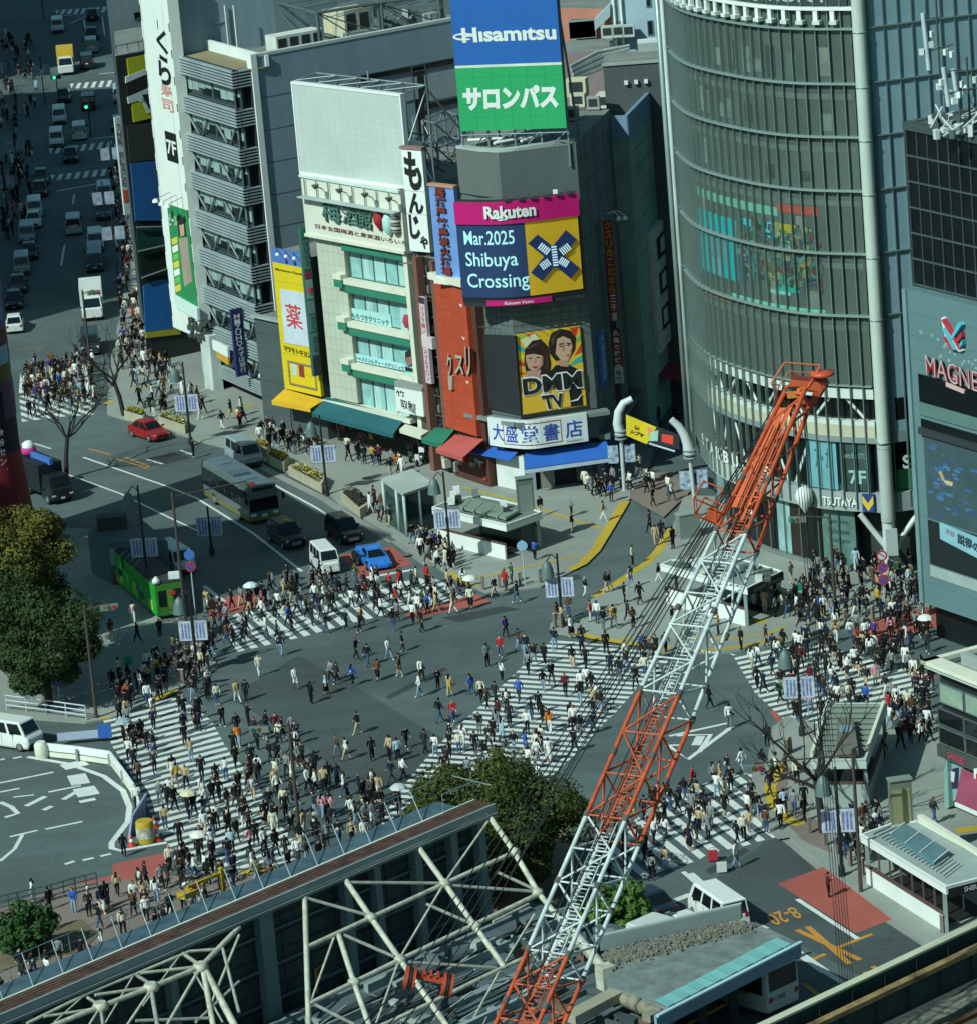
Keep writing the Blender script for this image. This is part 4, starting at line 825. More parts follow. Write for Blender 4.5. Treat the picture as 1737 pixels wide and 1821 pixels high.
one('date_lettering', tt, scn)
FE = Face(SA.at(aM, 0, .1), SA.at(1, 0, .1))
def emblem(mb):
 N = M('#1e2f5c', .4, 0, 0, 1, .1); Wt = M('#c3dce4', .4, 0, 0, 1, .3); o_ = .22
 def lp(a, b, t): return (a[0]+(b[0]-a[0])*t, a[1]+(b[1]-a[1])*t)
 b1_ = [(939, 433), (956, 417), (1030, 476), (1014, 495)]; b2_ = [(1006, 409), (1025, 425), (964, 499), (944, 485)]
 FE.prism(mb, b1_, .1, o_, N); FE.prism(mb, b2_, .1, o_+.004, N); FE.prism(mb, [(975, 440), (998, 437), (1002, 474), (980, 477)], .1, o_+.006, N)
 def st(c0, c1, half, n):
  dx, dy = c1[0]-c0[0], c1[1]-c0[1]; L = sqrt(dx*dx+dy*dy); px, py = -dy/L*half, dx/L*half
  for i in range(n):
   t0, t1 = (i+.1)/n, (i+.65)/n; a = lp(c0, c1, t0); b = lp(c0, c1, t1)
   FE.prism(mb, [(a[0]+px, a[1]+py), (a[0]-px, a[1]-py), (b[0]-px, b[1]-py), (b[0]+px, b[1]+py)], o_, o_+.03, Wt)
 st((959, 436), (976, 449), 6.5, 5); st((1012, 437), (996, 449), 6.5, 5); st((962, 475), (977, 464), 6.5, 5); st((1009, 470), (994, 461), 6.5, 5); st((984, 437), (988, 474), 4.5, 8)
one('crossing_emblem', emblem, scn)
sgn = MB(); SA.band(sgn, SA.find((866, 530))[0], SA.find((980, 530))[0], zs_b-.62, zs_b-.22, -.02, .15, M('#c0126e', .5)); SA.tx(sgn, 'Rakuten Vision', SA.find((897, 530))[0], SA.find((947, 530))[0], zs_b-.53, zs_b-.3, WHITE, .18, .01); sgn.build('name_strip', scn)
for i in range(6):
 a = (.42, .52, .61, .71, .81, .9)[i]; P = SA.at(a, zs_t+.4, .45); t = thing('floodlight', 'small floodlight on top edge of curved screen, %s of six' % ('first', 'second', 'third', 'fourth', 'fifth', 'sixth')[i], 'floodlight', tuple(P), 'floodlights along the curved screen')
 one('arm', lambda mb: mb.tube(P, SA.at(a, zs_t, -.2), .04, STEEL), t); one('lamp', lambda mb: mb.box(P, (.35, .25, .3), WHITE if i == 4 else M('#4b4f4d')), t)
# lower corner screen: dark wing and pop coloured poster
ls = thing('poster_screen', 'corner screen with dark wing and yellow poster of two portraits and bold lettering', 'screen', (KG.x, KG.y, zD-6))
def dk(mb): FL.prism(mb, qs(7, (300,560), (522,568), (562,1112), (345,1065)), .1, .3, M('#2b2e30', .5))
one('dark_wing', dk, ls)
one('frame', lambda mb: (FL.prism(mb, qs(7, (228,508), (520,560), (562,1130), (300,1085)), .0, .1, M('#59625f')), FR.prism(mb, qs(7, (520,555), (1035,485), (1085,1060), (562,1130)), .0, .1, M('#59625f'))), ls)
def post(mb):
 D = [0.31]
 def P(m, *p):
  D[0] += .002; FR.prism(mb, qs(7, *p), .1, D[0], M(m, .45, 0, 0, 1, .1))
 P('#c8a126', (516,565), (965,500), (1012,1045), (562,1112))
 for c, p in (('#2f9a92', ((516,600), (516,660), (640,700))), ('#b93a22', ((516,720), (520,770), (640,780))), ('#c8bb22', ((516,660), (518,715), (640,740))), ('#b93a22', ((600,556), (660,548), (680,660))), ('#8fae2a', ((530,566), (590,560), (660,660))),
                 ('#b93a22', ((900,512), (960,502), (930,600))), ('#3aa06a', ((965,560), (968,600), (930,620))), ('#b93a22', ((975,620), (978,680), (930,700))), ('#2f9a92', ((980,700), (984,745), (880,780), (930,730))), ('#b93a22', ((525,800), (530,840), (600,830)))): P(c, *p)
 P('#c3c6a8', (560,600), (660,550), (690,600), (600,650)); P('#2a1c18', (590,660), (640,600), (700,590), (750,640), (770,760), (760,850), (600,840), (585,740))
 P('#241a18', (750,620), (770,550), (830,520), (900,530), (940,580), (935,660), (900,720), (800,740), (760,690)); P('#b5937c', (810,590), (850,570), (900,590), (915,640), (905,700), (880,745), (840,740), (800,690))
 P('#b78f7c', (595,700), (640,690), (710,700), (715,750), (690,795), (650,810), (615,790), (597,740)); P('#241a18', (590,700), (600,660), (700,650), (715,705), (650,690))
 P('#16181a', (750,830), (800,770), (880,760), (960,800), (990,1045), (900,1055), (760,900)); P('#a5836c', (815,740), (880,735), (890,780), (830,775)); P('#a9857a', (600,810), (700,800), (690,860), (600,850))
 for x, y, m in ((838,640,'#2a201c'), (888,632,'#2a201c'), (627,722,'#2a201c'), (680,716,'#2a201c')): P(m, (x-14,y), (x,y-6), (x+14,y-1), (x,y+5))
 P('#9c7460', (852,600), (858,600), (862,668), (846,668)); P('#a57c66', (905,640), (915,640), (905,700), (885,742), (880,735)); P('#2a1c18', (822,622), (850,616), (850,624), (824,630)); P('#2a1c18', (874,614), (904,618), (902,625), (875,622)); P('#a97e6c', (655,715), (661,715), (668,752), (648,752)); P('#9a7262', (700,705), (716,760), (690,796), (660,808), (694,770)); P('#4a3830', (770,600), (790,560), (840,532), (800,570), (782,640)); P('#4a342c', (600,660), (650,625), (690,620), (640,650)); P('#3a2820', (735,660), (750,700), (752,800), (738,820))
 P('#8a4a42', (870,700), (885,695), (897,700), (884,707)); P('#a03a3e', (635,780), (655,776), (680,774), (658,792))
 P('#c9a233', (560,960), (890,930), (905,1050), (562,1112))
one('poster', post, ls)
def dmm(mb):
 for s_, bl_, br_, tl_ in (('DMM', (582,975), (985,915), (570,865)), ('TV', (725,1075), (868,1055), (700,980))):
  FR.text(mb, s_, q(7, bl_[0]-4, bl_[1]+8), q(7, br_[0]+8, br_[1]+8), q(7, tl_[0]-6, tl_[1]-10), WHITE, .42, .075)
  FR.text(mb, s_, q(7, *bl_), q(7, *br_), q(7, *tl_), LBLACK, .46, .035)
 FR.prism(mb, qs(7, (880,1025), (950,1000), (985,960), (955,1010)), .42, .44, WHITE)
one('lettering', dmm, ls)
def lamps(F, n, x0, dx):
 for i in range(n): one('lamp_arm', lambda mb: mb.tube(F.at(x0+i*dx, zD+.25, 0), F.at(x0+.1+i*dx, zD+.38, .8), .03, STEEL), ct)
lamps(FL, 7, .2, .5); lamps(FR, 8, .4, .7)
def ledge(mb):
 z = zat(KG, 745); FL.box(mb, -.6, FL.L+.3, z-.35, z-.05, -.1, 1.0, M('#79837f')); FR.box(mb, -.6, FR.L+.8, z-.352, z-.052, -.1, 1.002, M('#79837f'))
one('ledge', ledge, ct)
# bookshop sign, awnings, front
zq0, zq1 = zat(KO, 799), zat(KO, 757)
QA = Arc([g(q(7,350,1318), zq0), g(q(7,470,1335), zq0), g(q(7,632,1345), zq0), g(q(7,820,1320), zq0), g(q(7,1026,1290), zq0)], 20)
bk = thing('bookshop_sign', 'white wrap round bookshop sign with five blue kanji and red outline', 'sign', tuple(QA.at(.5, zq0)))
one('board', lambda mb: QA.band(mb, 0, 1, zq0, zq1+.35, -.3, 0, M('#d3dadb', .6, 0, .04)), bk)
def bkl(mb):
 H = zq1+.3-zq0
 for i, c in enumerate('大盛堂書店'): a = (.05, .205, .38, .58, .79)[i]; b = a+(.13, .13, .15, .15, .16)[i]; QA.tx(mb, c, a, b, zq0+H*.22, zq0+H*.84, M('#2448a8'), .03, .008)
 R_ = M('#8f3a3e')
 for a, b, f0, f1 in ((.18, .755, .9, .93), (.18, .755, .12, .15), (.18, .186, .12, .93), (.749, .755, .12, .93)): QA.band(mb, a, b, zq0+H*f0, zq0+H*f1, 0, .02, R_)
 QA.tx(mb, 'TAISEIDO', .79, .95, zq0+H*.06, zq0+H*.14, M('#6a7090'), .03, 0)
one('lettering', bkl, bk)
BLU = M('#2a63b8', .6, 0, .08); zA = zat(KG, 803)
def awn(mb):
 a = FR.at(.1, zA, .3); b = FR.at(FR.L+.5, zA, .3); c = FR.at(FR.L+.6, zA-.9, 1.7); d = FR.at(-.4, zA-.9, 1.7); mb.prism([a, b, c, d], V((0, 0, -.08)), BLU); mb.obox(d-V((0, 0, .1)), c-d, FR.n*-.06, V((0, 0, -.3)), M('#b9c6d6'))
 a = FL.at(-.6, zA, .3); b = FL.at(FL.L-.3, zA, .3); c = FL.at(FL.L-.3, zA-.45, 1.2); d = FL.at(-.8, zA-.45, 1.2); mb.prism([a, b, c, d], V((0, 0, -.08)), BLU)
one('awning', awn, ct)
def shop(mb):
 zt2 = zA-.3; W2 = M('#c9cdd0')
 mb.prism([V((AG.x, AG.y, 0))-FL.n*.3, V((KG.x, KG.y, 0))+V((0, .5, 0)), V((BG.x, BG.y, 0))-FR.n*.4, EG-FAl.n*.1, V((AG.x, AG.y, 0))+AL*13], V((0, 0, 3.59)), M('#22282b'))
 FL.box(mb, .0, .45, .1, zt2, -.28, .3, W2); x0 = FL.sz(q(7,425,1640))[0]; x1 = FL.sz(q(7,615,1640))[0]; FL.box(mb, x0, x1, .15, 2.9, -.28, .25, M('#d6dad6')); FL.box(mb, x1+.05, FL.L+.05, .1, zt2, -.3, .2, M('#7f98b4')); FR.box(mb, -.05, .75, .1, zt2, -.35, .2, M('#8fa0ae'))
 x0 = FR.sz(q(7,700,1600))[0]; x1 = FR.sz(q(7,800,1600))[0]; FR.box(mb, x0, x1, .15, 2.6, -.38, -.1, M('#8f8a80')); x2 = FR.sz(q(7,945,1500))[0]; FR.box(mb, x2, FR.L, .15, 2.8, -.38, -.15, glass('#3f5560')); FR.box(mb, FR.L-.3, FR.L+.3, .1, zt2, -.4, .25, M('#6f7d80')); FR.box(mb, .75, FR.L-.3, 2.75, 3.15, -.3, .3, M('#aebac6'))
one('shop_front', shop, ct)
one('alley_panel', lambda mb: FAl.box(mb, .3, 12.5, .2, 3.3, 0, .15, M('#2c3f7a')), ct)
ssb = thing('blade_sign', 'small blue vertical plate on dark alley wall of corner tower', 'sign', tuple(FAl.at(3, 8, .2)))
one('board', lambda mb: (FAl.box(mb, 1.9, 4.1, 8.6-1.5, 8.6+2.6, 0.02, .2, M('#3f6fc0')), FAl.vt(mb, '大盛堂書店', 2.4, 3.7, 7.4, 11, WHITE, .2, 0)), ssb)
# rooftop sign
pA = atY((819, 233), KG.y+3.0); hd_ = dirv(7.5, -2.2); FH = Face(pA, V((pA.x, pA.y, 0))+hd_*10); hz0 = pA.z; hz1 = FH.sz((799, -4))[1]; hL = FH.sz((1007, 228))[0]; hm = FH.sz((808, 120))[1]
rs = thing('rooftop_sign', 'square rooftop sign, blue with white Latin letters over green with white kana', 'sign', tuple(pA))
one('blue_panel', lambda mb: FH.box(mb, 0, hL, hm+.15, hz1, -.5, 0, M('#1c5fae', .55, 0, .05, .2)), rs)
one('green_panel', lambda mb: FH.box(mb, 0, hL, hz0, hm-.05, -.5, 0, M('#22a05f', .55, 0, .05, .2)), rs)
def rsm(mb):
 for i in range(1, 6): FH.box(mb, hL*i/6, hL*i/6+.02, hz0, hz1, 0, .004, M('#1d5f78'))
 for i in range(1, 10): z = hz0+(hz1-hz0)*i/10; FH.box(mb, 0, hL, z, z+.015, 0, .004, M('#1d5f78'))
one('panel_seam', rsm, rs)
one('divider', lambda mb: FH.box(mb, 0, hL, hm-.05, hm+.15, -.48, .02, M('#cfdcc9')), rs)
def his(mb):
 FH.text(mb, 'H', q(3,165,292), q(3,268,287), q(3,155,190), WHITE, .0, .04)
 FH.text(mb, 'ısamıtsu', q(3,280,285), q(3,808,268), q(3,272,195), WHITE, .0, .035)
 n = 20; cx, cy, a, b = 175, 250, 78, 26
 ring = [(cx+a*cos(2*pi*k/n), cy+b*sin(2*pi*k/n)-.02*(a*cos(2*pi*k/n))) for k in range(n)]; inn = [(cx+(a-16)*cos(2*pi*k/n), cy+(b-13)*sin(2*pi*k/n)) for k in range(n)]
 R = [FH.pt(q(3, *p), .045) for p in ring]; I = [FH.pt(q(3, *p), .045) for p in inn]
 for k in range(3, n-2): mb.quad(R[k], I[k], I[(k+1) % n], R[(k+1) % n], WHITE)
one('latin_lettering', his, rs)
one('kana_lettering', lambda mb: FH.text(mb, 'サロンパス', q(3,172,760), q(3,822,738), q(3,165,597), WHITE, .0, .06), rs)
def spl(mb):
 S = M('#7d8a8c', .5, .3)
 for i in range(5):
  x = hL*i/4; mb.tube(FH.at(x, hz0-3, -.3), FH.at(x, hz1, -.6), .1, S); mb.tube(FH.at(x, zC-.2, -3.5), FH.at(x, hz1-2, -.6), .09, S)
  if i < 4:
   for k in range(3): z = hz0+(hz1-hz0)*k/3; mb.tube(FH.at(x, z, -.6), FH.at(x+hL/4, z+2.5, -.6), .05, S)
   mb.tube(FH.at(x, hz0-.3, .1), FH.at(x+hL/4, hz0-.3, .1), .06, S); mb.tube(FH.at(x, hz0-2, -.3), FH.at(x+hL/4, hz0-.2, -.3), .06, S)
one('support_frame', spl, rs)
def lat(mb):
 S = M('#8b9798', .45, .4); P0 = g(q(2,1270,1000), zC-2)
 P = [g(q(2,x,y), zC-3.5) for x, y in ((1260,1080), (1410,1010), (1500,1040), (1350,1100))]
 for p in P: mb.tube(p-V((0, 0, 5)), p+V((0, 0, 3)), .1, S)
 for i in range(4):
  a, b = P[i], P[(i+1) % 4]
  for z in (-4, -1.5, 1, 3): mb.tube(a+V((0, 0, z)), b+V((0, 0, z)), .08, S)
  for z in (-4, -1.5, .5): mb.tube(a+V((0, 0, z)), b+V((0, 0, z+2.5)), .07, S)
 for k in range(14): r = random; p = P[k % 4].lerp(P[(k+1) % 4], r.random()); mb.box(p+V((0, 0, r.uniform(-5, -3))), (.5, .5, r.uniform(.4, 1)), M(r.choice(('#c9cbbd', '#5e6a68', '#8c9694'))), r.random())
t = thing('steel_frame', 'lattice steel scaffold between white vertical sign and grey hoarding', 'frame', tuple(g(q(2,1270,1000), zC-3))); one('lattice', lat, t)
rA = atan2(AL.y, AL.x)
for i, (p, s_, lb) in enumerate(((q(39,400,1200), (1.6, 1.2, 1.4), 'cream air conditioner block beside the green rooftop sign'), (q(39,410,1330), (1.2, 1.0, 1.0), 'smaller cream air conditioner in front of the cream block'), (q(39,330,1500), (1.0, .9, 1.0), 'grey air conditioner with black fan by rooftop sign corner'), (q(39,600,1370), (1.0, .5, 1.0), 'slim grey air conditioner at the edge of the dark tower roof'))):
 ac_unit(lb, g(p, zC), s_[0], s_[1], s_[2], rA-pi/2, hexa=('#cfc9a8', '#c9c5ac', '#8c9290', '#9aa09c')[i])
# ---- building behind, along the arcade
rz_ = FAl.n; PB0 = EG+AL*.05; PB1 = PB0+rz_*1.3; PB2 = PB1+AL*12; z10 = zat(PB1, 205)
b10 = thing('arcade_building', 'green tiled building with pale blue parapet beyond the dark corner tower', 'building', tuple(PB0))
mass('wall', [PB0-rz_*6, PB0, PB1, PB2, PB2-rz_*8, PB0-rz_*7+AL*3], 0, z10-1.6, M('#86a694', .7, 0, .2, .3), b10, M('#3e3a34', .9)); F10 = Face(PB1, PB2); F10f = Face(PB0, PB1)
one('parapet', lambda mb: (F10.box(mb, -.02, 12, z10-2.1, z10, -.25, .06, M('#7089a0', .7)), F10f.box(mb, 0, 1.3, z10-2.1, z10+.002, -.25, .06, M('#7089a0', .7))), b10)
def tilew(mb):
 x0, z1 = F10.sz((1135, 330)); x0 = max(x0, 4.5); F10.box(mb, x0, 12, 5.5, 15.5, 0, .35, M('#d3cebf', .7, 0, .15, .8))
 for i in range(8): F10.box(mb, x0, 12, 6+i*1.2, 6.03+i*1.2, .35, .36, M('#6a685e'))
 for i in range(14): F10.box(mb, 0, 12, 6+i*1.4, 6.03+i*1.4, 0, .012, M('#2f4638'))
one('tile_cladding', tilew, b10)
for i in range(3):
 o = window(F10, 6.5, 11.0, 7+i*2.9, 8.8+i*2.9, .42, b10, M('#3a3c3a'), DGLASS); one('poster', lambda mb: F10.box(mb, 7.2+i*.4, 8.9+i*.4, 7.3+i*2.9, 8.5+i*2.9, .37, .4, M('#cfd4d0')), o)
one('arcade_awning', lambda mb: mb.prism([F10.at(5, 3.6, 0), F10.at(9, 3.6, 0), F10.at(9, 2.9, 2.2), F10.at(5, 2.9, 2.2)], V((0, 0, .08)), M('#8a2f3a')), b10)
for i, (p, s_, lb) in enumerate(((q(39,850,1330), (2.6, 1.8, 1.1), 'broad cream cooling unit behind pale blue parapet'), (q(39,890,1400), (1.2, .9, .9), 'small white cooling unit in front of the broad cream one'), (q(39,1045,1300), (.8, .8, .9), 'grey drum shaped vent beside broad cream cooling unit'))):
 ac_unit(lb, g(p, z10-1.6), s_[0], s_[1], s_[2], rA-pi/2, hexa=('#d3d0bf', '#d3d6cf', '#8a918e')[i])
# hanging red vertical signs of the arcade
for nm, lb, k, pts, txt in (('vertical_sign', 'long dark red vertical sign with yellow and white kana on dark tower', 27, ((45,165), (108,165), (95,745), (148,745)), 'クスリのことなら三千里'), ('vertical_sign', 'lower red and white vertical sign with white kanji above alley', 27, ((100,795), (160,795), (130,1105), (185,1105)), '丸亀七輪焼肉牛繁')):
 Pn = FAl.at(6.0, 0, .1); FZ = Face(Pn, Pn+V((1, -.12, 0))); x0, z1 = FZ.sz(q(k, *pts[0])); x1, _ = FZ.sz(q(k, pts[1][0]+18, pts[1][1]+250)); z0 = FZ.sz(q(k, *pts[2]))[1]
 x0 = .25; x1 = .95
 t = thing(nm, lb, 'sign', tuple(Pn+V((0, 0, z0)))); red = M('#8e2322', .6)
 def bd(mb):
  FZ.box(mb, x0, x1, z0, z1, -.3, 0, red)
  if txt[0] == '丸': FZ.box(mb, x0, x1, z0, z0+(z1-z0)*.3, 0, .02, M('#c9cfca'))
 one('board', bd, t)
 def ltr(mb):
  n = len(txt); H = (z1-z0)/n
  for i, c in enumerate(txt):
   m = M('#c9a22f') if (txt[0] == 'ク' and i < 8) else WHITE
   if txt[0] == '丸' and i > 5: m = LBLACK
   FZ.tx(mb, c, x0+.12, x1-.12, z1-H*(i+.9), z1-H*(i+.1), m, .03, .02)
 one('lettering', ltr, t); one('bracket', lambda mb: [mb.tube(FZ.at(x0, z, -.15), FAl.at(6.0, z, 0), .05, STEEL) for z in (z0+.5, z1-.5)], t)
P = FZ.at(.6, FZ.sz(q(27,60,120))[1], .3)
for i, dx in enumerate((.9, 1.4)):
 t = thing('floodlight', 'white floodlight on curved arm over long red sign, %s one' % ('shorter', 'longer')[i], 'floodlight', tuple(P), 'floodlights over the red arcade sign')
 one('arm', lambda mb: mb.path([P, P+V((dx*.6, -.1, .2)), P+V((dx, -.2, -.2))], .04, CREAM), t); one('lamp', lambda mb: mb.lathe(P+V((dx, -.2, -.5)), [(.2, 0), (.16, .2), (.04, .3)], WHITE), t)
# ---- roofscape behind
def block(label, px, Y, dx, dy, z1, m, rz=None, name='office_building', z0=0, roof=None):
 P = atY(px, Y); c = V((P.x, P.y, 0)); e = dirv(cos(rz), sin(rz)) if rz is not None else WD; h = V((-e.y, e.x, 0))
 t = thing(name, label, 'building', (c.x, c.y, z0)); mass('wall', [c, c+e*dx, c+e*dx+h*dy, c+h*dy], z0, z1 if z1 else P.z, m, t, roof or ROOFG); return t, Face(c, c+e*10), P.z
YB = PB2.y
tb, Fb, zz = block('dark grey rooftop block with pale rail, right behind the blue parapet', q(39,712,820), YB-2, 8, 6, None, M('#4c5556', .7), radians(-4), 'plant_house'); Pz = zz
one('rim', lambda mb: Fb.box(mb, -.1, 8.1, zz, zz+.2, -.2, .12, M('#9aa5a0')), tb)
one('vent_cap', lambda mb: [Fb.box(mb, x, x+.3, zz-1.6, zz-1.3, 0, .3, WHITE) for x in (1.6, 2.4, 3.2, 5.6, 6.2)], tb)
t, F_, z_ = block('pale grey ribbed tank house on rooftop against the glass tower', q(39,1140,540), YB+2, 2.4, 2.2, None, M('#9da6a2', .6), radians(-3), 'tank_house', Pz-.5, M('#c9cfca'))
one('side_trim', lambda mb: F_.box(mb, 0, 2.4, Pz, Pz+.2, 0, .06, M('#7c8783')), t)
t, F_, z_ = block('light blue stair house with dark slit windows beside glass tower', q(39,810,170), YB+10, 9, 8, 44, M('#a3b9c4', .8, 0, .07), radians(-6), 'stair_house')
for i, (a, b) in enumerate((((920,370), (950,250)), ((1270,440), (1335,245)), ((1250,90), (1310,-20)))):
 x0, z0 = F_.sz(q(39, *a)); x1, z1 = F_.sz(q(39, *b)); window(F_, x0, x1, z0, z1, .06, t, M('#6d7f86'), DGLASS)
one('pipe', lambda mb: [mb.path([F_.at(x, 24, .2), F_.at(x, 40, .2), F_.at(x+2, 40, .2)], .12, WHITE) for x in (.3, .9)], t)
one('stair', lambda mb: mb.prism([F_.pt(q(39,600,250), .5), F_.pt(q(39,800,50), .5), F_.pt(q(39,800,200), .5), F_.pt(q(39,610,380), .5)], F_.n*-1.5, M('#9fb0b6')), t)
for i, p in enumerate(((770,480), (905,470), (1035,465))): ac_unit('outdoor unit at foot of the light blue stair house, %s' % ('first', 'second', 'third')[i], F_.pt(q(39, *p), .8), 1.0, .6, 1.0, radians(-6), hexa='#b9bfb9')
t, F_, z_ = block('salmon pink building edge behind the blue rooftop sign', q(39,100,90), YB+22, 5, 9, None, M('#b5745f', .8), radians(-35))
t, F_, z_ = block('mauve grey low building wall beyond rooftop sign', q(39,200,660), YB+8, 5, 6, None, M('#8d7d7c', .8), radians(-6))
t, F_, z_ = block('dull grey long rooftop with sloping duct, behind everything on the arcade side', q(39,500,650), YB+14, 14, 30, None, M('#7d8784', .8), radians(8))
def duct(mb):
 a = atY(q(39,300,480), YB+18); b = atY(q(39,560,20), YB+48); mb.obox(a, V((2.2, 0, 0)), b-a, V((0, 0, 1.4)), M('#56676a'))
 for i in range(6): f = i/6; p = a+(b-a)*f; mb.obox(p-V((.05, 0, .05)), V((2.3, 0, 0)), (b-a)*.02, V((0, 0, 1.55)), M('#8b9895'))
t = thing('rooftop_duct', 'long grey rooftop duct running away behind the rooftop sign', 'duct', tuple(atY(q(39,300,480), YB+18))); one('casing', duct, t)
def pipes(mb):
 for i in range(10):
  a = atY(q(39,300+i*6,820+i*18), YB+1); b = atY(q(39,640+i*10,640+i*22), YB+3.5); c_ = atY(q(39,1040,560+i*14), YB+4); mb.path([a, b, c_], .11, M(('#9aa6a2', '#6d7a77', '#b3bbb6')[i % 3]))
 for i in range(9): p = atY(q(39,740+i*36,600-i*3), YB+5); mb.tube(p, p+V((0, 0, -1.2)), .08, WHITE)
t = thing('rooftop_pipes', 'bundle of silver pipes crossing the roof beside dark grey block', 'pipes', tuple(atY(q(39,640,700), YB+2))); one('pipe_run', pipes, t)
t = thing('antenna', 'white dish antennas clustered on rooftop beside dark grey block', 'antenna', tuple(g(q(39,1000,1080), z10)))
P = g(q(39,1000,1100), z10-1); one('dish', lambda mb: [mb.lathe(P+V((dx, dy, dz)), [(.05, 0), (.3, .1), (.38, .22)], WHITE) for dx, dy, dz in ((.2, 0, .6), (.6, .1, .7), (1.0, 0, .9))]+[mb.obox(P-V((.6, 0, 0)), V((.5, .1, 0)), V((0, .1, 0)), V((.9, 0, 1.9)), WHITE)], t)
# ---------------------------------------------------------------- glass corner tower with the curved curtain wall
CQ = g((1585, 1026)); QB = g((1558, 1005)); R_ = 13.0
QF = Arc([CQ+V((-11.9, 22, 0)), CQ+V((-10.8, 13.7, 0)), CQ+V((-7.7, 6.9, 0)), CQ+V((-4.4, 2.7, 0)), CQ+V((-.2, 0.1, 0))], 40)
QD = dirv(7.9, 1.9); FQ = Face(CQ+V((.1, .1, 0)), CQ+QD*10)
qf = thing('glass_tower', 'tall tower with curved glass curtain wall, white corner column and café floors', 'building', tuple(CQ))
TOP = 47.0; FLR = M('#56625c', .5)
zk = [zat(CQ, y) for y in (50, 148, 243, 339, 451, 562)]; ZW1, ZW0, ZE, ZB1, ZB0, Z2, ZT1, ZT0 = [zat(CQ, y) for y in (694, 712, 751, 759, 780, 790, 880, 913)]
core = [QF.at(i/12, 0, -2.2) for i in range(13)]+[CQ+QD*26+V((0, 1.5, 0)), CQ+QD*26+V((-3, 24, 0)), CQ+V((-8, 30, 0))]
mass('wall', [P for P in core], 0, TOP, M('#2c3936', .6), qf, ROOFG)
QGL = glass('#525f5a', .2, .5, .2, .12); QGL2 = glass('#7d99a3', .2, .5, .1, .1); FRM = M('#8fa19d', .4, .3, .05); MUL = M('#7b8c89', .4, .4, .05)
lev = [ZW1]+zk[::-1]+[TOP]
for i in range(len(lev)-1):
 one('curtain_glass', lambda mb: QF.band(mb, 0, .985, lev[i]+.01, lev[i+1], -.4, -.08, QGL), qf)
 one('side_glass', lambda mb: FQ.box(mb, .35, 26, (Z2 if i == 0 else lev[i])+.01, lev[i+1], -.3, 0, QGL2), qf)
for z in zk: one('floor_rail', lambda mb: (QF.band(mb, 0, 1, z-.07, z+.07, .0, .32, FRM), FQ.box(mb, .4, 26, z-.05, z+.05, 0, .2, MUL)), qf)
for z in zk[1:]:
 one('floor_slab', lambda mb: QF.band(mb, .01, .98, z-1.15, z-.75, -.08, -.06, M('#5d6a64', .4, 0, .2, .5)), qf)
r = random.Random(41)
for i in range(34):
 z = r.choice(zk[1:]); a = r.uniform(.04, .9)
 one('blind', lambda mb: QF.band(mb, a, a+.033, z+r.uniform(.2, .6), z+r.uniform(1.2, 2.6), -.079, -.065, M(r.choice(('#67746c', '#3d4846', '#55645c', '#6f7b70')), .4, 0, .2, 1)), qf)
nm_ = 27
for i in range(nm_):
 a = (i+.3)/nm_*.985
 def mull(mb):
  P0 = QF.at(a, ZT0+.2, .12); P1 = QF.at(a, TOP, .12); e = QF.at(min(1, a+.002), 0, .12)-QF.at(max(0, a-.002), 0, .12); e = V((e.x, e.y, 0)).normalized(); n = V((e.y, -e.x, 0))
  mb.obox(P0-e*.03-n*.18, e*.06, n*.24, P1-P0, MUL)
 one('mullion', mull, qf)
for i in range(18):
 x = .55+i*1.02; one('mullion', lambda mb: FQ.box(mb, x, x+.07, ZT0+.3, TOP, 0, .16, MUL), qf)
one('corner_column', lambda mb: mb.tube(CQ+V((0, -.1, ZB0-.3)), CQ+V((0, -.1, TOP)), .46, M('#b9c4b9', .5, 0, .06), 20), qf)
one('column_ring', lambda mb: [mb.tube(CQ+V((0, -.1, z-.25)), CQ+V((0, -.1, z-.18)), .5, FRM, 20) for z in zk+[ZB0, Z2]], qf)
one('edge_mast', lambda mb: (mb.tube(QF.at(.0, ZT0, .5), QF.at(.0, TOP, .5), .2, FRM, 8), mb.tube(QF.at(.08, ZT0, .5), QF.at(.08, TOP, .5), .16, M('#b6c2bd'), 8)), qf)
def topd(mb):
 zz = zat(CQ, 14); QF.band(mb, 0, 1, zz-.1, zz+.12, -.1, .35, WHITE); QF.band(mb, 0, 1, zz+1.3, zz+1.55, -.1, .4, WHITE); QF.band(mb, .55, .98, zz+.2, zz+1.2, -.07, .1, M('#2a3838'))
 for i in range(20): a = .04+i*.047; QF.band(mb, a, a+.012, zz-.9, zz, .0, .3, WHITE, 1); QF.band(mb, a, a+.02, zz-1.05, zz-.8, .0, .5, M('#c9d3cd'), 1)
one('cornice', topd, qf)
zz = zat(CQ, 14)
one('top_lettering', lambda mb: QF.tx(mb, 'QFRONT', .66, .93, zz+.3, zz+1.05, M('#9fb3af'), .14, .01), qf)
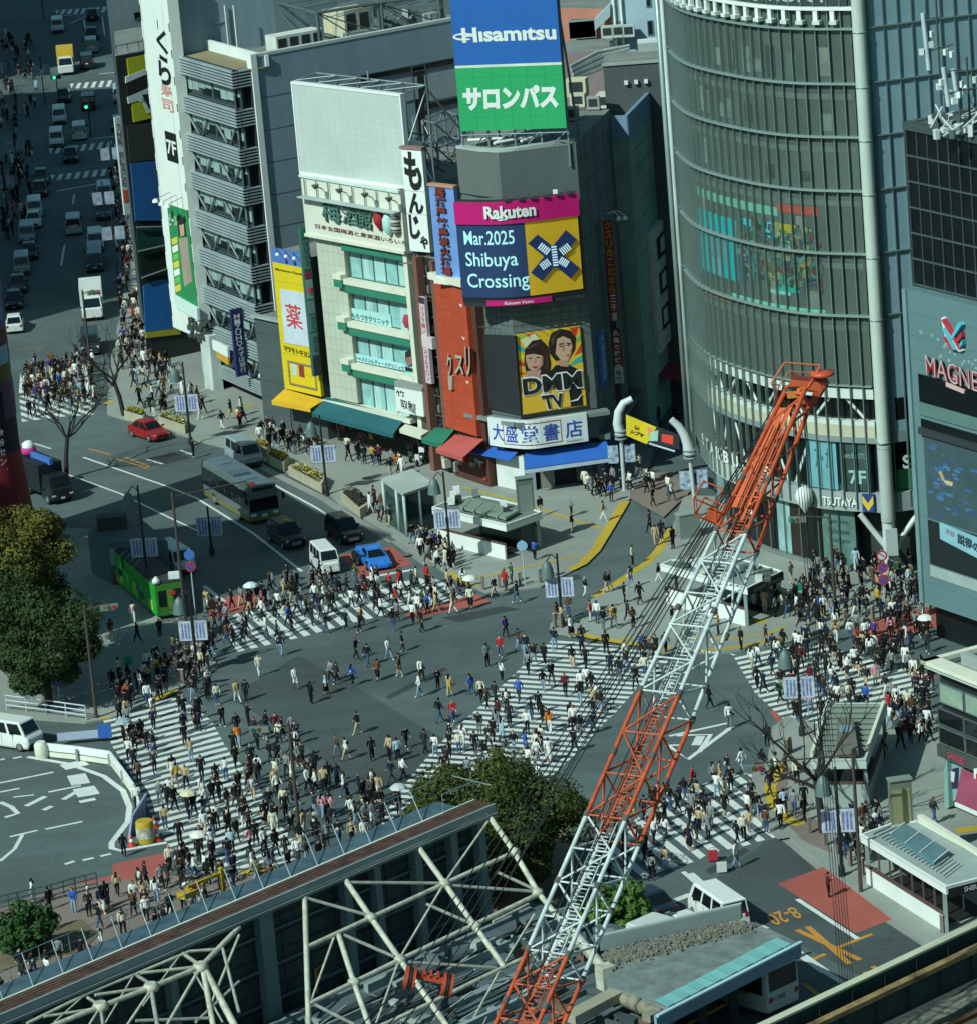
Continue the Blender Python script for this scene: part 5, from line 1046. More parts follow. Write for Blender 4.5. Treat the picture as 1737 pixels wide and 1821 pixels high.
# lower floors
W3 = M('#c9d2c9', .6, 0, .06); BE = M('#b9b79f', .7, 0, .08); DK = glass('#141a1b', .1)
one('white_band', lambda mb: (QF.band(mb, 0, .985, ZW0, ZW1, -.5, -.1, W3), QF.band(mb, 0, .985, ZW0+.9, ZW0+1.0, -.3, .12, FRM)), qf)
one('upper_window', lambda mb: QF.band(mb, 0, .985, ZE, ZW0, -1.0, -.5, DK), qf)
one('beige_band', lambda mb: (QF.band(mb, 0, .985, ZB1, ZE, -.6, -.05, W3), QF.band(mb, 0, .985, ZB0, ZB1, -.6, -.02, BE), QF.band(mb, 0, 1, Z2, ZB0, -.6, .05, M('#7d8a88'))), qf)
one('cafe_window', lambda mb: QF.band(mb, 0, .985, ZT1, Z2, -1.2, -.6, DK), qf)
one('sign_band', lambda mb: (QF.band(mb, .5, 1, ZT0, ZT1, -.6, .0, M('#98a3a1', .6)), QF.band(mb, 0, .5, ZT0, ZT1, -.6, .0, M('#b3bab0', .7))), qf)
one('shop_window', lambda mb: QF.band(mb, .1, .9, .45, ZT0, -1.3, -.75, glass('#10181b', .08)), qf)
one('plinth', lambda mb: QF.band(mb, .1, .9, .1, .45, -1.3, -.5, M('#6f7875')), qf)
r = random.Random(4)
for i in range(9):
 a = .1+i*.1; P = QF.at(a, ZE+.1, -.5); Q_ = QF.at(a+.05, ZW0-.1, -.5)
 one('brace', lambda mb: mb.tube(P if i % 2 else up(P, ZW0-.1), Q_ if i % 2 else up(Q_, ZE+.1), .12, W3), qf)
 if i < 8: one('brace', lambda mb: mb.tube(up(QF.at(a, 0, -.65), Z2 if i % 2 else ZT1), up(QF.at(a+.07, 0, -.65), ZT1 if i % 2 else Z2), .14, W3), qf)
one('table', lambda mb: [mb.lathe(QF.at(.06+i*.07, ZT1+.75, -.35), [(.05, -.7), (.05, 0), (.35, .02), (.35, .06)], M('#b9a58a'), 8) for i in range(7)], qf)
for a0, a1, m in ((.17, .27, '#7fa3a0'), (.60, .66, '#8fb3b0'), (.79, .9, '#5f8079')): one('window_panel', lambda mb: QF.band(mb, a0, a1, .5, ZT0-.1, -.75, -.68, glass(m, .3)), qf)
for i in range(8): one('window_bar', lambda mb: mb.tube(QF.at(.36+i*.07, .5, -.55), QF.at(.36+i*.07, ZT0, -.55), .05, M('#5a6664')), qf)
def shopd(mb):
 QF.band(mb, .66, .73, .5, ZT0-.2, -.75, -.70, M('#2a2220', .4)); QF.band(mb, .44, .52, 2.0, ZT0-.8, -.75, -.7, M('#0c0f12', .4))
 QF.tx(mb, 'NB', .445, .475, ZT0-2.2, ZT0-1.3, WHITE, -.62, .05); QF.tx(mb, 'new balance', .435, .50, ZT0-2.6, ZT0-2.35, M('#5fc0b0'), -.62)
 for i, t_ in enumerate(('Sports', 'Collection', 'Tokyo')): QF.tx(mb, t_, .81, .88, 3.4-i*.7, 3.8-i*.7, M('#2f4a44'), -.6)
one('shop_display', shopd, qf)
ca0 = QF.find(q(8,805,900))[0]; ca1 = QF.find(q(8,970,900))[0]
one('window_panel', lambda mb: QF.band(mb, ca0, ca1, ZT1+.1, Z2-.1, -.6, -.2, M('#6fa5ae', .5)), qf); one('window_panel', lambda mb: QF.band(mb, ca1+.01, .965, ZT1+.1, Z2-.1, -.6, -.2, glass('#3f5552')), qf)
one('panel_lettering', lambda mb: QF.tx(mb, 'ア・カ', ca0+.03, ca1-.02, ZT1+1.6, Z2-.6, M('#2d6a78'), -.15), qf); one('panel_lettering', lambda mb: QF.tx(mb, 'Sports Bank CITC', ca1+.02, .95, Z2-1.3, Z2-.8, M('#8fb3ad'), -.15), qf); one('panel_lettering', lambda mb: QF.tx(mb, '7F', .90, .95, ZT1+.6, ZT1+1.6, M('#9fc3bd'), -.15, .02), qf)
for i, c in enumerate('STARBUCKS'): one('letter', lambda mb: QF.tx(mb, c, .16+i*.054, .193+i*.054, ZT1+.05, ZT1+.95, WHITE, .12, .03), qf)
one('cafe_lettering', lambda mb: QF.tx(mb, "L'OCCITANE CAFE", .05, .36, ZE+.9, ZE+1.5, M('#aab9b4'), -.3, .01), qf)
def tsu(mb):
 a0 = QF.find((1465, 905))[0]; a1 = QF.find((1527, 912))[0]
 for k in range(2): QF.tx(mb, 'TSUTAYA', a0, a1, ZT0+.35, ZT1-.35, WHITE if k else M('#5f6a6a'), .04+.08*k, .03)
one('sign_lettering', tsu, qf)
def logo(mb):
 a0 = QF.find((1535, 905))[0]; a1 = min(.995, QF.find((1557, 905))[0]); z0, z1 = ZT0+.1, ZT1; QF.band(mb, a0, a1, z0, z1, 0, .25, M('#26357e'))
 f = lambda x, y: QF.at(a0+(a1-a0)*x, z0+(z1-z0)*y, .27); Y = M('#d8b62a')
 for p in (((.05, .95), (.05, .5), (.5, .05), (.5, .5)), ((.95, .5), (.95, .95), (.5, .5), (.5, .05))): mb.poly([f(*x) for x in p], Y)
one('sign_logo', logo, qf)
P = QF.at(QF.find((1440, 888))[0], ZT0+.6, .6)
bln = thing('balloon_sign', 'white drop shaped sign hanging on the grey band above the shop window', 'sign', tuple(P))
one('body', lambda mb: mb.lathe(P-V((0, 0, .9)), [(.03, 0), (.2, .25), (.55, .8), (.66, 1.3), (.5, 1.75), (.15, 1.95)], WHITE, 14), bln)
def pil(mb):
 W4 = M('#c3ccc9', .5)
 mb.tube(CQ+V((0, 0, .1)), CQ+V((0, 0, ZT0-.4)), .45, W4, 14); mb.tube(CQ+V((0, 0, 1.8)), CQ+V((-1.9, .4, ZT0)), .22, W4); mb.tube(CQ+V((0, 0, 1.8)), CQ+V((2.6, .9, ZT0)), .22, W4); mb.tube(CQ+V((0, -.1, ZT0-.5)), CQ+V((0, -.1, Z2)), .5, M('#a9b3af'), 16); mb.box(CQ+V((.1, -.6, 2.7)), (.8, .3, 1.9), M('#aeb9b8'))
one('corner_pillar', pil, qf)
def rights(mb):
 FQ.box(mb, .4, 26, ZT0, ZT1, -.4, .1, M('#8d9896')); FQ.box(mb, .4, 26, ZT1, Z2, -.9, -.6, DK); FQ.box(mb, .4, 26, Z2, ZB0+.4, -.4, .05, M('#6d7d80')); FQ.box(mb, .8, 26, .1, ZT0, -6, -5.8, M('#0c0f10'))
 FQ.box(mb, .9, 2.6, ZT1+.1, ZT1+1.5, -.6, -.4, M('#2f7d4f')); FQ.box(mb, .9, 4, ZE, ZW0, 0.0, .02, DK)
one('side_floor', rights, qf)
one('side_lettering', lambda mb: FQ.tx(mb, 'STARBUCKS', 1.2, 8.4, Z2-2.0, Z2-1.0, M('#c9d3d1'), .0, .03), qf)
# the picture on the screen behind the glass
def scrn(mb):
 f = lambda p: QF.find(q(4, *p)); E_ = .07
 def quad(pts, m, o=.0, e=E_):
  v = [f(p) for p in pts]; A0, A1 = min(x[0] for x in v), max(x[0] for x in v); Z0, Z1_ = sum(x[1] for x in v[2:])/2, sum(x[1] for x in v[:2])/2
  QF.band(mb, A0, A1, Z0, Z1_, -.08, -.055+o, M(m, .4, 0, .1, 1.5, e, .3), max(2, int((A1-A0)*160)))
 quad(((205,1035), (640,1105), (640,1155), (210,1080)), '#5f9a84'); quad(((640,1105), (868,1130), (868,1172), (640,1155)), '#8f4a42')
 quad(((218,1142), (410,1180), (435,1522), (245,1480)), '#1d8f90', .002, .12); quad(((240,1560), (400,1620), (400,1650), (240,1600)), '#6a5a44', .001); quad(((400,1612), (905,1672), (905,1700), (400,1640)), '#5fa58f', .002)
 for p, m in ((((455,1190), (500,1190), (490,1240), (460,1230)), '#3aa5a8'), (((570,1205), (640,1215), (640,1300), (580,1290)), '#4fa0a0'), (((640,1215), (745,1225), (700,1290), (640,1280)), '#8a8a2a'), (((500,1340), (640,1360), (660,1420), (500,1400)), '#4a5a52'), (((600,1350), (640,1360), (640,1420), (610,1420)), '#5f938a'),
  (((680,1330), (720,1340), (720,1400), (690,1400)), '#5fa58f'), (((780,1430), (815,1430), (815,1505), (780,1505)), '#8f7a2a'), (((850,1370), (885,1375), (890,1590), (860,1590)), '#7d2f2a'), (((640,1500), (760,1510), (760,1590), (640,1590)), '#2f8a7a'), (((610,1580), (715,1585), (715,1605), (615,1600)), '#6fa5a0'),
  (((480,1260), (505,1265), (520,1400), (490,1390)), '#5a8a6a'), (((450,1380), (470,1390), (470,1530), (450,1520)), '#33407a'), (((760,1380), (790,1390), (780,1450), (750,1440)), '#3a8a6a'), (((560,1400), (590,1330), (600,1420), (560,1460)), '#7d7a3a')):
  quad(p, m, .004)
 quad(((265,1265), (375,1275), (350,1420), (300,1420)), '#4a7f80', .006, .06); quad(((300,1400), (345,1405), (350,1500), (300,1490)), '#57888a', .007, .1)
_s0 = scrn
def scrn2(mb):
 _s0(mb); r = random.Random(5); C0, C1 = QF.find(q(4,440,1200)), QF.find(q(4,890,1600)); S0 = min(C0[1], C1[1]); S1 = max(C0[1], C1[1])
 for i in range(420):
  a = r.uniform(C0[0], C1[0]); z = r.uniform(S0, S1); wq = r.uniform(.004, .022); hq = r.uniform(.12, .7)
  QF.band(mb, a, min(a+wq, C1[0]+.01), z, z+hq, -.08, -.052+.0001*i/3, M(r.choice(('#3c524c', '#465a50', '#2f4644', '#547266', '#5a5a3a', '#3d6a64', '#6a4638', '#74805a', '#34485a')), .4, 0, .3, 3, .03, .3), 1)
one('media_screen', scrn2, qf)
# ---------------------------------------------------------------- dark glass block with the billboard front
PMg = g((1655, 1132)); MD = dirv(1, -1.75); FMg = Face(PMg, PMg+MD*10)
mg = thing('billboard_building', 'black glass block over grey blue billboard front with red edged lettering', 'building', tuple(PMg))
xl = FMg.sz((1623, 500))[0]; xd = FMg.sz((1612, 300))[0]; zmt = FMg.sz((1608, 216))[1]; zp1 = FMg.sz((1622, 508))[1]; zp0 = FMg.sz((1649, 1074), .8)[1]
back_ = V((14, 14, 0))
mass('wall', [FMg.at(xd, 0, -.3), FMg.at(26, 0, -.3), FMg.at(26, 0, -.3)+dirv(1.75, 1)*20, FMg.at(xd, 0, -.3)+dirv(1.75, 1)*20], 0, zmt-.1, M('#12181a', .4), mg, M('#4a5554', .8))
H_ = zmt-zp1
for i in range(7):
 z1 = zmt-.5-i*(H_-.3)/6.2; z0 = z1-(H_-.3)/6.2
 one('dark_glass', lambda mb: FMg.box(mb, xd, 26, max(z0, zp1-1.6)+.02, z1, -.3, -.12, glass('#0f1416', .07, .5, .4, .5)), mg); one('floor_rail', lambda mb: FMg.box(mb, xd, 26, z1-.04, z1+.06, -.3, .0, M('#5d6a6c', .4, .4))  , mg)
for i in range(22):
 x = xd+i*1.12; one('mullion', lambda mb: FMg.box(mb, x, x+.06, zp1-1.4, zmt-.5, -.12, -.04, M('#59666a', .4, .4)), mg)
one('roof_edge', lambda mb: (FMg.box(mb, xd-.1, 26, zmt-.5, zmt, -.5, .1, M('#3a4646')), mb.obox(FMg.at(xd-.1, zmt-.5, -.5), FMg.u*.5, dirv(1.75, 1)*12, V((0, 0, .5)), M('#4d5a59')), FMg.box(mb, xd+1.2, 26, zmt-.2, zmt+.1, -2.6, -2.3, M('#59666a'))), mg)
BP = M('#5f7a7e', .6, 0, .06, .2)
def front(mb):
 FMg.box(mb, xl, 26, zp0, zp1, -.1, .8, BP)
 for i in range(1, 14): FMg.box(mb, xl, 26, zp0+(zp1-zp0)*i/14, zp0+(zp1-zp0)*i/14+.03, .8, .806, M('#4d6568'))
 FMg.box(mb, xl, xl+.4, zp0, zp1, .8, .95, M('#6d8a8c'))
one('billboard_front', front, mg)
def win(a, b, m, d, nm='window'):   # a: left-top px, b: left-bottom px
 z1 = FMg.sz(a, .8)[1]; z0 = FMg.sz(b, .8)[1]; x0 = FMg.sz(b, .8)[0]+.35
 one(nm, lambda mb: FMg.box(mb, max(x0, xl+.42), 26, z0, z1, .8, .8+d, m), mg); return z0, z1, x0
DKB = glass('#151c1e', .12)
win((1626, 662), (1630, 712), DKB, .05, 'dark_window'); win((1630, 712), (1631, 734), M('#5d7a74', .4), .12, 'glass_balustrade'); win((1632, 742), (1633, 757), DKB, .05, 'dark_window'); win((1633, 757), (1633, 768), M('#2b3436'), .3, 'canopy')
z0, z1, x0 = win((1634, 772), (1645, 918), M('#3f5358', .4, 0, .15, .4, .06, .3), .06, 'display_screen')
def galaxy(mb):
 r = random.Random(8)
 for i in range(60): x = 1+abs(r.gauss(0, 1))*2.2+r.random()*2; z = (z0+z1)/2+r.gauss(0, 1.1); s_ = r.uniform(.1, .45); FMg.box(mb, x, x+s_*1.8, z, z+s_*.5, .86, .868+r.random()*.01, M(r.choice(('#3a5f8a', '#2f4f78', '#4a6f8f', '#41618a')), .4, 0, 0, 1, .06))
 FMg.prism(mb, qs(8, (1525,885), (1540,880), (1560,930), (1550,935)), .86, .9, M('#b59a6a')); FMg.prism(mb, qs(8, (1548,930), (1580,935), (1605,945), (1600,965), (1570,955)), .86, .9, M('#c3ae84'))
one('screen_picture', galaxy, mg)
win((1645, 922), (1649, 1000), M('#1d2629', .4), .05, 'dark_window')
one('banner', lambda mb: (FMg.prism(mb, qs(31, (1507,340), (1800,460), (1800,590), (1512,440)), .85, .95, M('#86b3bf')), FMg.text(mb, '説得の物語', q(31,1620,465), q(31,1850,580), q(31,1618,400), M('#22323a'), .97, .02), FMg.text(mb, '渋谷', q(31,1545,405), q(31,1600,430), q(31,1545,372), M('#a0525e'), .97, 0)), mg)
win((1648, 1003), (1650, 1022), M('#9aa8a2'), .06, 'light_strip')
def mag(mb):
 for k in range(4): FMg.text(mb, 'MAGNET', q(8,1462,352), q(8,1800,470), q(8,1455,245), (M('#a9baba'), M('#a9baba'), M('#a82b36'), M('#b3bcbc'))[k], (.84, .95, 1.05, 1.09)[k], (.04, .04, .03, -.022)[k])
 Rd, Bl, Wt = M('#b5303c'), M('#4fb0c4'), M('#c9d3d3')
 def P(m, o, *p): FMg.prism(mb, qs(8, *p), .8, o, m)
 P(Wt, 1.0, (1540,50), (1552,40), (1660,225), (1640,232), (1570,190)); P(Rd, 1.1, (1542,60), (1552,52), (1648,212), (1636,218)); P(Bl, 1.12, (1545,105), (1556,98), (1622,222), (1605,218)); P(Bl, 1.14, (1635,70), (1652,85), (1600,165), (1592,150))
 P(Rd, 1.13, (1620,165), (1648,125), (1652,150), (1625,185)); P(Bl, 1.15, (1640,190), (1655,165), (1655,190), (1642,210)); P(Rd, 1.12, (1548,150), (1560,150), (1605,220), (1590,215)); P(M('#c9a3a0'), .95, (1565,395), (1668,440), (1665,460), (1567,420)); P(M('#c9a3a0'), .95, (1602,375), (1622,382), (1622,412), (1605,405))
 r = random.Random(2)
 for i in range(22): x = 1410+r.random()*330; y = 105+(x-1410)*.33+r.random()*110; P(M('#86a0a3'), .83, (x,y), (x+12,y+4), (x+12,y+18), (x,y+14))
one('emblem_lettering', mag, mg)
def under(mb):
 FMg.box(mb, xl+.8, 26, .1, zp0, -1.2, -.9, glass('#0d1213', .06))
 for i in range(9): FMg.box(mb, xl+1+i*2.1, xl+1.07+i*2.1, .1, zp0, -.9, -.8, M('#59666a'))
 FMg.box(mb, xl+.8, 26, 1.0, 1.08, -.9, -.78, M('#7d8d90'))
one('ground_glass', under, mg)
# antennas on its roof
def masts(mb):
 P = g(q(4,1545,590), zmt); Q_ = g(q(4,1650,720), zmt); C = M('#b9c6ca', .5); D = M('#3b4546')
 for B, h in ((P, 7.5), (Q_, 5), (g(q(4,1700,690), zmt), 4.5)):
  mb.tube(B, B+V((0, 0, h)), .07, D); mb.tube(B+V((-.7, 0, h*.35)), B+V((-.9, 0, h*.85)), .16, C); mb.tube(B+V((-.9, 0, h*.8)), B+V((.3, 0, h*.8)), .04, D); mb.tube(B+V((-1.2, 0, h*.5)), B+V((1.0, .2, h*.55)), .05, D)
  for k in range(5): a = B+V((random.uniform(-1.3, 1.0), random.uniform(-.2, .2), h*random.uniform(.35, .7))); mb.box(a, (.3, .22, .4), WHITE, random.random())
 for i in range(26): p = g(q(4, random.uniform(1480,1737), random.uniform(640,760)), zmt); mb.box(p+V((0, 0, .3)), (random.uniform(.2, .9), .3, random.uniform(.2, .8)), M(random.choice(('#c9cfca', '#8b9795', '#4d5857'))), random.random()*3)
 for i in range(12): p = g(q(4, random.uniform(1480,1700), random.uniform(660,760)), zmt); mb.tube(p+V((0, 0, .2)), p+V((random.uniform(-1, 2.5), random.uniform(-1, 2), random.uniform(.2, 1.4))), .07, M('#b9c3c2'))
t = thing('antenna_mast', 'cluster of white panel antennas and masts on the black glass roof', 'antenna', tuple(g(q(4,1545,590), zmt))); one('mast', masts, t)
# ---------------------------------------------------------------- low shop building at the right
PLb = g(q(35,210,1650)); LD = dirv(1, -1.9); FLb = Face(PLb, PLb+LD*10)
lb_ = thing('corner_shop_building', 'low corner building with dark windows, cream roof edge and pink shop lettering', 'shop building', tuple(PLb))
xa = FLb.sz(q(35,105,700))[0]; zr = FLb.sz(q(35,60,440), .3)[1]; NB = dirv(1.9, 1)
mass('wall', [FLb.at(xa, 0, -.4), FLb.at(16, 0, -.4), FLb.at(16, 0, -.4)+NB*12, FLb.at(xa, 0, -.4)+NB*4.5+LD*-1.2], 0, zr-.6, M('#27302f', .5), lb_, M('#8a8a7c'))
def lbz(y, x=110): return FLb.sz(q(35, x, y))[1]
zz_ = [lbz(y) for y in (545, 600, 760, 800, 945, 1090, 1190)]
one('cornice', lambda mb: (FLb.box(mb, xa-.6, 16, zr-.25, zr, -.6, .5, CREAM), FLb.box(mb, xa-.5, 16, zr-.5, zr-.25, -.5, .35, M('#b9bfb5')), mb.obox(FLb.at(xa-.6, zr-.25, .5), LD*.5, NB*5, V((0, 0, .25)), CREAM), FLb.box(mb, xa+.2, 16, zr-.6, zr+.1, -2.2, -1.8, M('#9aa5a0'))), lb_)
for i in range(4): window(FLb, xa+.3+i*2.6, xa+2.8+i*2.6, zz_[2], zz_[1], -.02, lb_, M('#59666a'), M('#8fa592', .3, 0, .2, .8))
for i in range(4): window(FLb, xa+.1+i*2.7, xa+2.75+i*2.7, zz_[4]+.05, zz_[3]-.05, .0, lb_, M('#4a5657'), glass('#161d1e', .08))
for i in range(4): window(FLb, xa+.1+i*2.7, xa+2.75+i*2.7, zz_[5], zz_[4]-.05, .0, lb_, M('#59625f'), glass('#1a2223', .08))
def fas(mb):
 FLb.box(mb, xa, 16, zz_[6], zz_[5]-.05, -.4, .12, M('#4a4f4d', .6))
one('fascia', fas, lb_)
one('shop_lettering', lambda mb: FLb.text(mb, 'GANGES', q(35,205,1215), q(35,340,1280), q(35,205,1165), M('#c8405c'), .14, .02), lb_)
def lbf(mb):
 FLb.prism(mb, qs(35, (170,1230), (200,1240), (215,1620), (180,1650)), -.4, .1, M('#7fa09a')); FLb.prism(mb, qs(35, (215,1235), (330,1290), (340,1500), (220,1600)), -.39, -.2, M('#86a5ab', .4)); FLb.prism(mb, qs(35, (240,1310), (290,1300), (285,1470), (240,1470)), -.2, -.15, M('#2d2348')); FLb.prism(mb, qs(35, (230,1330), (262,1340), (255,1420), (228,1410)), -.15, -.12, M('#c9cfd6'))
 FLb.prism(mb, qs(35, (415,1310), (442,1320), (442,1500), (420,1505)), -.2, .3, WHITE); FLb.prism(mb, qs(35, (432,1350), (460,1355), (460,1470), (432,1465)), .3, .34, M('#b5303a'))
one('shop_front', lbf, lb_)
one('awning', lambda mb: mb.prism([FLb.at(FLb.sz(q(35,330,1560))[0], 3.0, 0), FLb.at(14, 3.0, 0), FLb.at(14, 2.2, 2.2), FLb.at(FLb.sz(q(35,270,1615), 2.2)[0], 2.2, 2.2)], V((0, 0, .1)), M('#93435a')), lb_)
one('awning_edge', lambda mb: FLb.box(mb, FLb.sz(q(35,270,1615), 2.2)[0], 14, 1.95, 2.2, 2.2, 2.27, WHITE), lb_)
# ---------------------------------------------------------------- advertising column building at the left edge
PCb = g((-12, 985))
ad = thing('wrapped_tower', 'round tower wrapped in blue, olive and navy picture with red foot', 'building', tuple(PCb))
zt_c = 24.0
def col(mb):
 r_ = 2.95
 def ring(z0, z1, m, a0=0, a1=2*pi, o=0):
  n = 28; vs = []
  for z in (z0, z1):
   for k in range(n+1): t = a0+(a1-a0)*k/n; vs.append(PCb+V(((r_+o)*cos(t), (r_+o)*sin(t), z)))
  mb.add(vs, [(k, k+1, n+2+k, n+1+k) for k in range(n)], m, True)
 zq = [zat(PCb, y) for y in (880, 800, 740, 690, 640, 590, 420)]
 mb.lathe(PCb, [(3.7, 0), (3.55, 1.2), (2.97, zq[1])], M('#7d1c24'), 28); ring(zq[1], zq[3], M('#1b1d2c')); ring(zq[3], zq[4], M('#57562f')); ring(zq[4], zq[5]+.3, M('#4a3330')); ring(zq[5]+.3, zt_c, M('#3c4f82'))
 ring(zq[4]-.2, zq[4]+1.2, M('#7fa0b5'), -.9, -.2, .03); ring(zq[5]+1, zq[5]+2.5, M('#5f7fae'), -1.2, -.3, .03); ring(zq[2], zq[3]+.6, M('#5a3a5f'), -.7, .1, .03); ring(0, zq[1]-.6, M('#8a7a1f'), -1.75, -1.5, .03)
 mb.poly([PCb+V((r_*cos(2*pi*k/28), r_*sin(2*pi*k/28), zt_c)) for k in range(28)], ROOFG)
one('wrap', col, ad)
def coll(mb):
 for i, c in enumerate('渋谷センター街'):
  z = zat(PCb, 765+i*17); a = -1.0; P = PCb+V((2.99*cos(a), 2.99*sin(a), z)); u_ = V((-sin(a), cos(a), 0))*.55
  text3(mb, c, P, P+u_, P+V((0, 0, .5)), M('#b9c3c6'), .01, .02)
one('lettering', coll, ad)
# buildings that stand left of the frame and shade the road
def cityblock(nm, lb, pts, h, m='#7d8682'):
 t = thing(nm, lb, 'building', tuple(pts[0])); mass('wall', pts, 0, h, M(m), t, ROOFG)
 F_ = Face(pts[0], pts[1]); n = int(h/3.4); mb = MB()
 for i in range(n):
  window(F_, .6, F_.L-.6, 1.2+i*3.4, 3.2+i*3.4, .05, t, M('#59666a'), DGLASS)
 return t
SH = V((SUND.x, SUND.y, 0)); SH = SH/(-SUND.z)          # ground shift per metre of height
T1, T2 = g((700, 952)), g((556, 906)); h1 = 40.0
c1, c2 = up(T1, 0)-SH*h1, up(T2, 0)-SH*h1; wv = (c2-c1)
cityblock('office_block', 'tall office block beyond the left picture edge whose shadow crosses the road', [c1, c1+wv.normalized()*-.01+V((-14, -9, 0)), c2+V((-26, -4, 0)), c2], h1)
def caster(lb, poly, h):
 P = [up(g(p), 0)-SH*h for p in poly]; t = thing('office_block', lb, 'building', tuple(P[0])); mass('wall', P, 0, h, M('#7d8682'), t, ROOFG)
 F_ = Face(P[0], P[1])
 for i in range(int(h/3.6)): window(F_, .6, F_.L-.6, 1.2+i*3.6, 3.2+i*3.6, .05, t, M('#59666a'), DGLASS)
caster('long office block beyond the left picture edge shading the near half of far street', [(-140, 600), (60, 556), (236, 520), (224, 155), (-120, 175)], 44)
caster('office block beyond the left picture edge shading the top of far street', [(-110, 118), (212, 92), (206, -60), (-90, -40)], 44)
# ================================================================ STATION ROOF WORKS, CRANE, TRACKS
# ---- dark hoarding wall with the brown walkway beam on top
ZWL = 9.0
w0, w1 = g((0, 1794), ZWL), g((862, 1427), ZWL); wu = (w1-w0).normalized(); wn = V((wu.y, -wu.x, 0))    # wn points to the camera side
wA = w0-wu*12; wL = (w1-wA).length
WLF = Face(wA, w1)
wl = thing('platform_wall', 'long dark panelled wall with brown walkway beam on top crossing the lower picture', 'wall', (wA.x, wA.y, 0))
def wallb(mb):
 WLF.box(mb, 0, wL, 0, ZWL-.5, -.6, -.2, M('#344243', .7, 0, .35, .6))
one('wall_panel', wallb, wl)
def wj(mb):
 D = M('#232b2c'); L_ = M('#56686a', .6, 0, .2, 2)
 for i in range(1, 9): WLF.box(mb, 0, wL, ZWL-.5-i*.95, ZWL-.45-i*.95, -.2, -.15, D)
 n = int(wL/1.9)
 for i in range(n): x = wL*i/n; k = i % 3; WLF.box(mb, x, x+.04, 0, ZWL-.5, -.2, -.17, D)
 for i in range(4): WLF.box(mb, 0, wL, 1.2+i*1.9, 1.32+i*1.9, -.1, .05, L_)
one('panel_joint', wj, wl)
def colm(mb, x, wd, m): WLF.box(mb, x, x+wd, 0, ZWL-.4, -.2, .35, m)
for px, wd in ((455, .95), (612, .5), (668, .45), (742, .5), (808, .5), (858, .5), (20, .4), (150, .4), (285, .5)):
 x = WLF.sz((px, 1650))[0]; one('column', lambda mb: colm(mb, x, wd, M('#6d7f83', .6, 0, .1)), wl)
one('walkway_beam', lambda mb: (WLF.box(mb, 0, wL, ZWL-.35, ZWL, -.65, .65, M('#5c4238', .85, 0, .45, 1.2)), [WLF.box(mb, 0, wL, ZWL, ZWL+.03, a, a+.03, M('#4a342c')) for a in (-.4, -.1, .2)]), wl)
one('edge_rail', lambda mb: (WLF.box(mb, 0, wL, ZWL-.3, ZWL+.08, .7, .82, M('#8d9b9b', .5)), WLF.box(mb, 0, wL, ZWL-.55, ZWL-.4, .6, .95, M('#6f7d7e', .5)), WLF.box(mb, 0, wL, ZWL-.1, ZWL+.05, -.8, -.67, CREAM)), wl)
one('gutter', lambda mb: WLF.box(mb, 0, wL-1.2, ZWL-.5, ZWL-.05, -2.5, -.82, M('#48606c', .6, 0, .3, .9)), wl)
def stays(mb):
 n = 22
 for i in range(n):
  x = 1+i*(wL-3)/n; mb.tube(WLF.at(x, ZWL-.1, -.8), WLF.at(x+.9, ZWL+1.1, -2.6), .03, M('#9fb0b2'), 4)
  mb.tube(WLF.at(x, ZWL-.2, -2.5), WLF.at(x, ZWL+1.1, -2.6), .03, M('#6f8285'), 4)
 for z in (.55, 1.1): mb.tube(WLF.at(0, ZWL+z, -2.6), WLF.at(wL-.5, ZWL+z, -2.6), .025, M('#6f8285'), 4)
 for i in range(3): x = wL-2.5+i*1.2; mb.tube(WLF.at(x, ZWL, -.7), WLF.at(x, ZWL+1.1, -.7), .03, M('#7f9492'), 4)
 mb.tube(WLF.at(wL-2.5, ZWL+1.1, -.7), WLF.at(wL, ZWL+1.1, -.7), .03, M('#7f9492'), 4); mb.tube(WLF.at(wL, ZWL+1.1, -2.4), WLF.at(wL, ZWL+1.1, .6), .03, M('#7f9492'), 4)
one('railing', stays, wl)
# ---- floor below the truss
fl_ = thing('platform_deck', 'grey concrete deck with long grooves below the cream steel truss', 'deck', tuple(g((760, 1760), 2.5)))
def deck(mb):
 a = WLF.at(0, 2.4, .4); b = WLF.at(wL+2.5, 2.4, .4); c = b+wn*9; d = a+wn*32; mb.prism([a, b, c, b+wn*22-wu*16, d], V((0, 0, -2.3)), M('#56646a', .8, 0, .25, .5))
 for i in range(14):
  o_ = 1.2+i*1.5; mb.obox(WLF.at(0, 2.4, o_), wu*(wL+1.5-max(0, o_-8)*1.35), wn*(.25, .5, .12)[i % 3], V((0, 0, (.25, .12, .5, .3)[i % 4])), M(('#7d8b8c', '#39464a', '#93a0a0', '#4d5a5e')[i % 4], .7, 0, .2, 1))
one('slab', deck, fl_)
def clutter(mb):
 r = random.Random(21)
 for i in range(260):
  P = WLF.at(r.uniform(8, wL), 2.6, r.uniform(1.5, 18)); m = M(r.choice(('#8a9795', '#4a5658', '#a8b0a8', '#5f6d6f', '#6d5a4a', '#3b4649')), .7)
  if r.random() < .5: mb.box(P, (r.uniform(.3, 2.4), r.uniform(.15, .6), r.uniform(.1, .6)), m, atan2(wu.y, wu.x)+r.choice((0, 0, pi/2)))
  else: mb.tube(P, P+wu*r.uniform(-2, 4)+wn*r.uniform(-.5, .5)+V((0, 0, r.uniform(0, .7))), .05, m, 5)
one('site_material', clutter, fl_)['kind'] = 'stuff'
ybar = thing('guard_rail', 'yellow guard rail frame standing below the truss beside dark wall', 'railing', tuple(g((590, 1740), 2.5)))
